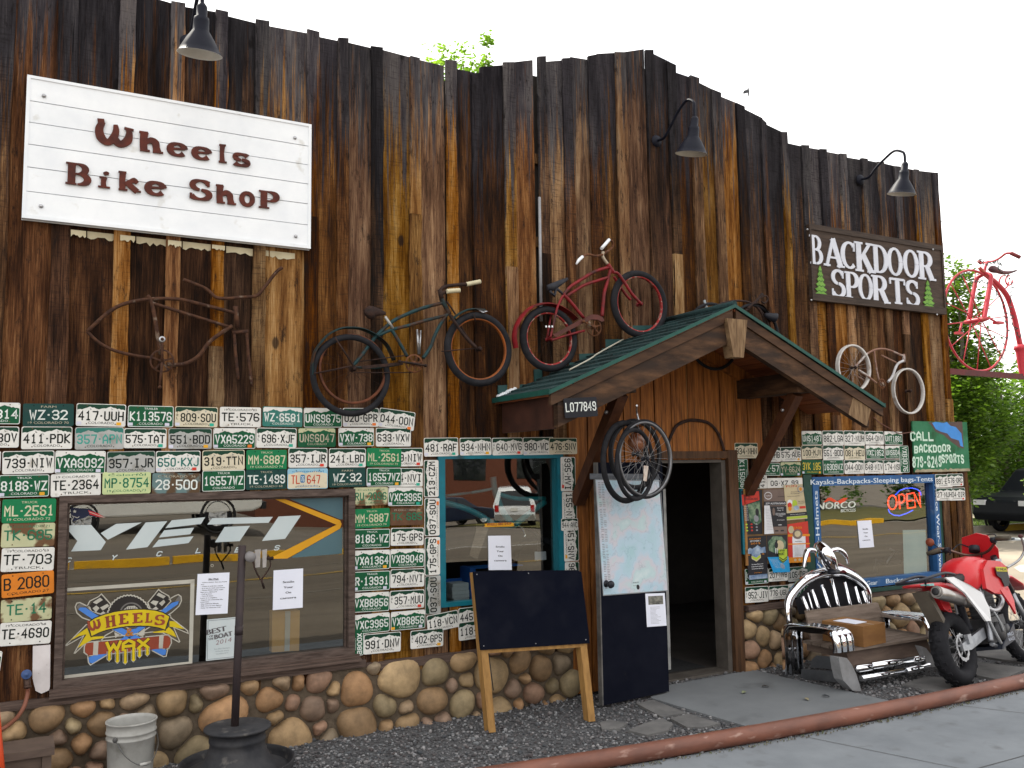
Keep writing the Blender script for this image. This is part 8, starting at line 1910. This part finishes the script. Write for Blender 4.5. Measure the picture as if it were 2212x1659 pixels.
# near branch tip at the right edge
b = MB(); q0 = onray(2232, 1045, 3.0)
for i in range(60):
    p = q0+Vector((rnd.gauss(0,.13), rnd.gauss(0,.10), rnd.gauss(0,.20))); a = rnd.random()*6.28; u = Vector((math.cos(a),math.sin(a),rnd.uniform(-.5,.5))).normalized(); v = u.cross(Vector((.2,.3,1))).normalized(); k = len(b.v); t_ = rnd.uniform(.5,1)
    b.v += [tuple(p-u*.05), tuple(p+v*.035), tuple(p+u*.055), tuple(p-v*.035)]; b.face((k,k+1,k+2,k+3), 0, (t_,t_,t_))
sbt = thing('sapling', 'bright green young leaves at the right edge in front of the parked black vehicle', 'young tree', (q0.x+.12,q0.y,0))
b.build('crown', LEAFL, sbt); b = MB(); b.tube(smooth([(q0.x+.12,q0.y,-.02),(q0.x+.1,q0.y,.6),(q0.x+.02,q0.y,q0.z+.1)],5), [.018-.0012*i for i in range(11)], 7); b.build('trunk', BARK, sbt)
for i, (px, Y, h) in enumerate(((2075,14.6,1.0),(2140,14.9,1.1),(2200,15.2,1.3),(2260,14.8,1.1))):
    P = onray(px, 1080, Y); t = thing('shrub', ('bright low shrub nearest the facade corner on the far lawn','low shrub left of the parked black vehicle on the far lawn','low shrub hidden behind the parked black vehicle','low shrub at the far right of the lawn')[i], 'shrub', (P.x,Y,.1), 'shrubs on the far lawn')
    tb, lb = tree_mesh(h, .03, [(0,0,h*.5,h*.7,.8),(.6,0,h*.4,h*.55,.8),(-.6,.1,h*.4,h*.55,.8)], 1500, .09, 40+i)
    for b_ in (tb, lb): b_.v = [tuple(Vector(p)+Vector((P.x,Y,.1))) for p in b_.v]
    lb.build('crown', LEAFL, t); tb.build('trunk', BARK, t)
# power lines
for (xa, ya), (xb, yb), lab in (((1650-2176+2176,1440),(2212,1343),'upper of two thin power lines right of the facade'),((1650,1588),(2212,1490),'lower of two thin power lines right of the facade')):
    A = W('t20', xa, ya, 26); B = W('t20', xb, yb, 26); d = B-A; b = MB(); b.tube([A-d*.6, A, B, B+d*1.5], .02, 5); tag(b.build('power_line', BLACKM), lab, 'power line', 'power lines')
# bird
bp = W('t20', 425, 592, 30); bd = thing('bird', 'tiny dark bird seen edge on in the white sky over the parapet', 'bird', bp)
b = MB(); b.tube([bp+Vector((0,0,.24)), bp+Vector((0,0,.17)), bp+Vector((0,0,0)), bp+Vector((0,0,-.16)), bp+Vector((0,0,-.3))], [.01,.035,.06,.04,.02], 10)
for s_ in (-1, 1): b.prism([bp+Vector((0,0,.12)), bp+Vector((.03*s_,.30,.16)), bp+Vector((.03*s_,.42,.02)), bp+Vector((.02*s_,.2,-.04)), bp+Vector((0,0,-.06))], (.006*s_,0,0))
b.build('body', BLACKM, bd)

# ------------------------------------------------------------------ vehicles: one parked beyond the corner, the others across the street (seen in the panes)
CG = M('car_glass', (0.012,0.014,0.016), (0.018,0.02,0.022), 2, .05, spec=.8); TRIM = M('black_trim', (0.015,0.015,0.016), (0.022,0.022,0.024), 4, .5); HL = M('headlight_lens', (0.6,0.6,0.62), None, 3, .1); TLM = M('tail_light_red', (0.42,0.015,0.012), None, 3, .2); ALW = M('alloy_wheel', (0.72,0.73,0.75), (0.60,0.61,0.63), 5, .3, .3)
def vehicle(name, label, loc, rot, paint, L, Wd, prof, win, wr, wx, cat, lower=None, slope=.14, belt=None, plate_txt=None, rack=False):
    """prof: side outline (x forward, z); win: list of side windows; belt: height where the glasshouse starts leaning in"""
    t = thing(name, label, cat, loc); ca, sa = math.cos(rot), math.sin(rot); L0 = Vector(loc)
    def T(x, y, z): return Vector((L0.x+x*ca-y*sa, L0.y+x*sa+y*ca, L0.z+z))
    def hw(z): return Wd/2-(max(0, z-belt)*slope*1.6)-.03*max(0,(.45-z))
    b = MB(); n = len(prof); k = len(b.v)
    b.v += [tuple(T(x, -hw(z), z)) for x, z in prof]+[tuple(T(x, hw(z), z)) for x, z in prof]
    b.face(range(k, k+n), 0); b.face([k+n+i for i in range(n-1,-1,-1)], 0)
    for i in range(n): j = (i+1) % n; b.face((k+i, k+n+i, k+n+j, k+j), 0)
    body = b.build('body', paint, t)
    bv = body.modifiers.new('soft_edges', 'BEVEL'); bv.width = .05; bv.segments = 2; bv.limit_method = 'ANGLE'
    for q in win:
        for s_ in (-1, 1):
            b = MB(); P = [T(x, s_*(hw(z)+.004), z) for x, z in q]; b.prism(P, (T(0,s_*.004,0)-T(0,0,0))); b.build('window', CG, t)
    for x in wx:
        for s_ in (-1, 1):
            c = T(x, s_*(Wd/2-.11), wr); axv = (T(0,s_,0)-T(0,0,0)).normalized()
            b = MB(); b.lathe([(wr*.62,-.11),(wr*.9,-.11),(wr,-.07),(wr,.07),(wr*.9,.112),(wr*.62,.10)], c, axv, 28); w = b.build('wheel', RUBBER, t)
            b = MB(); b.lathe([(wr*.64,.10),(wr*.62,.108),(wr*.58,.09),(wr*.5,.05),(0,.05)], c, axv, 28)
            e1 = axv.orthogonal().normalized(); e2 = axv.cross(e1)
            for i in range(6):
                a = 2*PI*i/6; d = e1*math.cos(a)+e2*math.sin(a); g = axv.cross(d); q = [c+axv*.075+d*r_+g*s2*wd for r_, wd in ((.02,.03),(wr*.62,.05)) for s2 in (-1,1)]; b.prism([q[0],q[1],q[3],q[2]], axv*.03)
            b.build('rim', ALW, w)
            b = MB(); b.lathe([(wr*1.04,.118),(wr*1.20,.118),(wr*1.20,.09),(wr*1.04,.09)], c, axv, 24, a0=0, a1=2*PI) if False else b.torus(c+axv*.10, wr*1.12, .035, axv, 24, 6); b.build('wheel_arch', TRIM, t)
    return t, T, hw
def lampbox(t, T, nm, m, x, y, z, sx, sy, sz):
    b = MB(); b.hexa([T(x+a*sx, y+c*sy, z+e*sz) for e in (-1,1) for a, c in ((-1,-1),(1,-1),(1,1),(-1,1))]); b.build(nm, m, t)
def cpaint(n, c, r=.25, ct=.5): return M(n, c, tuple(x*.93 for x in c), 2, r, coat=ct, spec=.4)
SUVP = [(-2.30,.42),(-2.32,.85),(-2.28,1.02),(-2.12,1.72),(-1.95,1.80),(.35,1.80),(.62,1.74),(1.20,1.12),(2.10,1.02),(2.30,.90),(2.34,.55),(2.25,.36),(-2.1,.34)]
SUVW = [[(-2.0,1.12),(-1.88,1.66),(-1.15,1.70),(-1.15,1.12)],[(-1.08,1.12),(-1.08,1.70),(-.15,1.70),(-.15,1.12)],[(-.08,1.12),(-.08,1.70),(.40,1.70),(.90,1.12)]]
# black vehicle beyond the corner
q = G('q', 1178, 1066); 
bt, T, hw = vehicle('parked_suv', 'black utility vehicle parked by the kerb beyond the right corner of the shop', (q.x+1.75, 8.35, -.03), PI*.98, M('black_car_paint', (0.006,0.007,0.010), (0.008,0.009,0.012), 2, .45, spec=.12), 4.6, 1.85, SUVP, SUVW, .39, (1.38,-1.35), 'car', belt=1.05)
b = MB(); 
for s_ in (-1, 1):
    for zz in (.50, .86): b.hexa([T(x, s_*(hw(zz)+d_), zz+e) for e in (0,.03) for x, d_ in ((-.9,.004),(.95,.004),(.95,.012),(-.9,.012))])
b.build('chrome_strip', STEEL, bt); lampbox(bt, T, 'headlight', HL, 2.28, .68, .86, .06, .18, .07); lampbox(bt, T, 'headlight', HL, 2.28, -.68, .86, .06, .18, .07)
# silver vehicle across the street, tail to the shop
def mir(px, py, dist):          # point seen by mirror in the panes (plane y = 0) at path length dist
    d = (CF+CR*((px-CW/2)/F_PX)-CU*((py-CH/2)/F_PX)); t_ = (0-CAM.y)/d.y; P = CAM+d*t_; d2 = Vector((d.x,-d.y,d.z)); return P+d2*(dist-t_)
q = mir(1113, 1124, 39)
st_, T, hw = vehicle('parked_suv', 'silver utility vehicle facing away across the street, mirrored in the teal framed window', (q.x, q.y, lotz(q.y, q.x)), math.radians(-62), cpaint('silver_car_paint', (0.70,0.71,0.72)), 4.4, 1.8, SUVP, SUVW, .36, (1.38,-1.35), 'car', belt=1.05)
b = MB(); b.prism([T(-2.285,-.70,1.06), T(-2.285,.70,1.06), T(-2.14,.60,1.66), T(-2.14,-.60,1.66)], (T(-.025,0,0)-T(0,0,0))); b.build('rear_window', CG, st_)
for s_ in (-1, 1): lampbox(st_, T, 'tail_light', TLM, -2.31, s_*.78, .92, .03, .09, .16)
lampbox(st_, T, 'rear_bumper', M('grey_bumper', (0.22,0.21,0.19), None, 3, .6), -2.34, 0, .50, .07, .86, .13); lampbox(st_, T, 'number_plate', PW, -2.335, 0, .86, .012, .16, .08)
# silver pickup
PUP = [(-2.75,.55),(-2.78,1.05),(-1.05,1.08),(-1.0,1.10),(-.80,1.72),(-.6,1.78),(.35,1.78),(.55,1.72),(1.05,1.16),(2.35,1.05),(2.60,.92),(2.62,.55),(2.5,.42),(-2.5,.45)]
PUW = [[(-.78,1.14),(-.66,1.66),(-.15,1.68),(-.15,1.14)],[(-.08,1.14),(-.08,1.68),(.38,1.67),(.82,1.14)]]
q = mir(325, 1140, 24.0)
pk, T, hw = vehicle('pickup_truck', 'silver pickup truck across the street, mirrored in the large left window', (q.x, q.y, lotz(q.y, q.x)), math.radians(184), cpaint('silver_truck_paint', (0.72,0.71,0.67)), 5.4, 1.9, PUP, PUW, .38, (1.72,-1.62), 'truck', belt=1.1)
lampbox(pk, T, 'headlight', HL, 2.58, .72, .86, .05, .17, .10); lampbox(pk, T, 'headlight', HL, 2.58, -.72, .86, .05, .17, .10); lampbox(pk, T, 'front_bumper', STEEL, 2.66, 0, .56, .07, .92, .10); lampbox(pk, T, 'rear_bumper', TRIM, -2.82, 0, .58, .07, .9, .09)
SED = [(-2.25,.35),(-2.30,.80),(-2.15,.95),(-1.55,1.02),(-.95,1.40),(-.4,1.45),(.3,1.42),(1.05,.98),(2.0,.86),(2.25,.70),(2.28,.40),(2.1,.28),(-2.1,.28)]
SEW = [[(-1.25,1.02),(-.85,1.34),(-.25,1.38),(-.25,1.0)],[(-.18,1.0),(-.18,1.38),(.25,1.36),(.82,.98)]]
q = mir(968, 1052, 42)
sd_, T, hw = vehicle('parked_sedan', 'dark blue sedan across the street, mirrored at the left of the teal framed window', (q.x, q.y, lotz(q.y, q.x)), math.radians(-12), cpaint('dark_blue_car_paint', (0.012,0.018,0.04)), 4.5, 1.8, SED, SEW, .33, (1.4,-1.35), 'car', belt=.95, slope=.2)
lampbox(sd_, T, 'headlight', HL, 2.2, .62, .70, .06, .16, .06); lampbox(sd_, T, 'headlight', HL, 2.2, -.62, .70, .06, .16, .06)
q = mir(1185, 1070, 47)
dk, T, hw = vehicle('pickup_truck', 'dark pickup truck across the street, mirrored behind the silver utility vehicle', (q.x, q.y, lotz(q.y, q.x)), math.radians(200), cpaint('dark_truck_paint', (0.015,0.014,0.016)), 5.4, 1.9, PUP, PUW, .38, (1.72,-1.62), 'truck', belt=1.1)
lampbox(dk, T, 'headlight', HL, 2.58, .72, .86, .05, .17, .10); lampbox(dk, T, 'tail_light', TLM, -2.76, .82, .86, .03, .08, .14)
# yellow kerb across the street
YK = M('yellow_kerb_face', (0.70,0.38,0.012), (0.60,0.32,0.012), 3, .8, dirt=(0.35,0.22,0.05), dscale=4, dlo=.6, dhi=.8)
xk = -3.0; b = MB(); ki = 0
while xk < 6.0:
    b.box((xk,-14.02,-.02),(xk+1.9,-13.86,.13)); xk += 1.98
tag(b.build('yellow_kerb', YK, loc=(0,-14,0)), kind='structure')
b = MB(); b.box((19,-13.98,-.02),(25.5,-13.82,.13)); tag(b.build('yellow_kerb', YK, loc=(0,-14,0)), kind='structure')
FVM = (M('dry_verge', (0.13,0.115,0.030), (0.075,0.07,0.022), 1.2, .95, detail=9))
b = MB(); b.poly([(17.5,-32,lotz(-32)+.03),(80,-32,lotz(-32)+.03),(80,-14.2,.02),(17.5,-14.2,.02)]); tag(b.build('far_verge', FVM, loc=(17,-14,0)), kind='structure')
# road markings beyond
b = MB(); b.poly([(-4,-10.2,-.015),(40,-10.2,-.015),(40,-10.35,-.015),(-4,-10.35,-.015)]); tag(b.build('road_line', M('worn_yellow_line', (0.42,0.26,0.03), (0.2,0.14,0.05), 3, .9), loc=(0,0,-.015)), kind='structure')
b = MB()
for y in (-8.0,-11.7): b.poly([(-4,y,-.016),(60,y,-.016),(60,y-.06,-.016),(-4,y-.06,-.016)])
tag(b.build('tar_seam', M('pale_tar_seam', (0.20,0.18,0.15), None, 3, .9), loc=(0,0,-.016)), kind='structure')
# dark treeline and brick building mirrored high in the right panes
for i, (x, y, lab) in enumerate(((34,-30,'dark tree across the street mirrored at the top of the blue framed window, left one'),(41,-31,'dark tree across the street mirrored at the top of the blue framed window, right one'),(50,-30,'dark tree across the street at the far right, beyond the mirrored ones'))):
    tree('shade_tree', lab, (x,y,lotz(y,x)), 9, .3, [(R_.uniform(-2.5,2.5), R_.uniform(-1.5,1.5), .9+7*(k/11), 2.6-.8*k/11, .8) for k in range(12)], 5000, .3, 60+i, grp='trees across the street')
bb = thing('brick_building', 'red brown brick building across the street mirrored at the top of the teal framed window', 'building', (28,-47,0))
b = MB(); b.box((12,-52,-1.6),(44,-47,5.0)); b.build('wall', M('red_brick', (0.16,0.055,0.03), (0.11,0.04,0.025), 8, .9, stretch=(1,1,6)), bb)
b = MB(); b.box((11.7,-52.3,5.0),(44.3,-46.7,5.3)); b.build('roof', TRIM, bb)
for x in (15,20,25,30,35,40):
    b = MB(); b.box((x,-47.02,1.2),(x+2.4,-46.97,3.2)); b.build('window', CG, bb)
# ------------------------------------------------------------------ inside the teal window
tf = thing('frame_decoration', 'teal bicycle frame hung inside the teal framed window', 'bicycle frame', W('c',880,800,.25))
TP = M('teal_bicycle_paint', (0.02,0.22,0.25), (0.015,0.17,0.20), 3, .3, coat=.5)
YI = .22
for nm, lst in (('frame', [([(750,470),(770,600),(830,760),(930,900)],.030),([(300,690),(480,740),(620,800),(760,880),(930,905)],.026),([(930,905),(1060,800),(1210,690)],.027),([(770,610),(950,660),(1210,660)],.020),([(560,610),(720,580),(760,560)],.014),([(300,640),(560,610)],.012)]),):
    b = MB()
    for q_, r in lst:
        P = [W('c',x,y,YI) for x, y in q_]; b.tube(smooth(P,5) if len(P) > 2 else P, r, 10)
    b.build(nm, TP, tf)
b = MB(); b.tube(smooth([W('c',970,900,YI), W('c',1010,920,YI), W('c',1035,980,YI), W('c',1020,1000,YI)],5), .012, 8); b.build('bell_lever', CHROME, tf)
ib = thing('bicycle', 'dark bicycle with bent handlebar standing inside the teal framed window', 'bicycle', W('c',1150,1200,.5))
tubes(ib, 'handlebar', BLACKM, 'c', .45, [([(1060,930),(1150,1000),(1160,1080),(1230,1030),(1290,1050)],.016),([(1160,1080),(1170,1200)],.02)])
b = MB(); q = W('c',1150,1330,.45); b.torus(q, .33, .03, (.9,.3,0), 36, 8); b.build('wheel', RUBBER, ib)
b = MB(); q = [W('c',1118,1130,.30), W('c',1218,1128,.30), W('c',1220,1200,.30), W('c',1120,1208,.30)]; b.prism(q, (0,.002,0)); b.build('price_tag', PAPER, ib)
bsx = thing('shelf', 'blue edged shelf inside the teal framed window', 'shelf', W('c',800,1262,.25))
b = MB(); A = W('c',580,1282,.25); B = W('c',1016,1245,.25); b.box((A.x,.25,A.z),(B.x,.45,B.z)); b.build('shelf_edge', M('bright_blue', (0.02,0.14,0.50), (0.018,0.12,0.42), 3, .5), bsx)
bx = thing('box_stack', 'stack of white boxes in a blue tray, lower left inside the teal window', 'boxes', W('c',450,1580,.2))
A = W('c',370,1580,.2); B = W('c',550,1400,.2)
b = MB(); b.box((A.x,.36,A.z),(B.x+.05,.40,B.z+.02)); b.box((B.x,.2,A.z),(B.x+.05,.40,B.z+.12)); b.build('tray', M('blue_tray', (0.015,0.09,0.34), (0.012,0.07,0.28), 3, .5), bx)
for i in range(5):
    b = MB(); hz = (B.z-A.z)/5; b.box((A.x+.03+rnd.uniform(-.01,.01),.2,A.z+i*hz),(B.x-.02+rnd.uniform(-.01,.01),.35,A.z+(i+.94)*hz)); b.build('carton', M('pale_carton', (0.42,0.46,0.50), None, 4, .7), bx)
# things standing inside the blue framed window
iv = thing('exercise_bike', 'black bicycle stand with silver seat post inside the blue framed window', 'bicycle stand', W('d',1440,1290,.4))
b = MB(); b.tube([W('d',1345,1320,.4), W('d',1360,1210,.4), W('d',1460,1240,.4), W('d',1570,1220,.4)], .03, 8); b.build('stand', BLACKM, iv)
b = MB(); b.tube([W('d',1450,1235,.38), W('d',1525,1120,.38)], .012, 8); b.tube([W('d',1480,1105,.38), W('d',1560,1140,.38)], .012, 8); b.build('seat_post', STEEL, iv)
# dark frame leaning in the doorway, door mat
b = MB(); b.box((5.15,.25,0),(5.95,1.1,.004)); tag(b.build('door_mat', M('dark_door_mat', (0.02,0.02,0.021), (0.03,0.03,0.031), 30, .95)), 'dark mat on the floor just inside the open doorway', 'door mat')
b = MB(); A = W('j',1140,1100,.35); b.box((A.x-.03,.33,0),(A.x+.03,.37,A.z)); tag(b.build('inner_post', M('pale_grey_post', (0.40,0.40,0.38), (0.25,0.25,0.24), 6, .6)), 'pale upright post just inside the doorway beside the map', 'post')
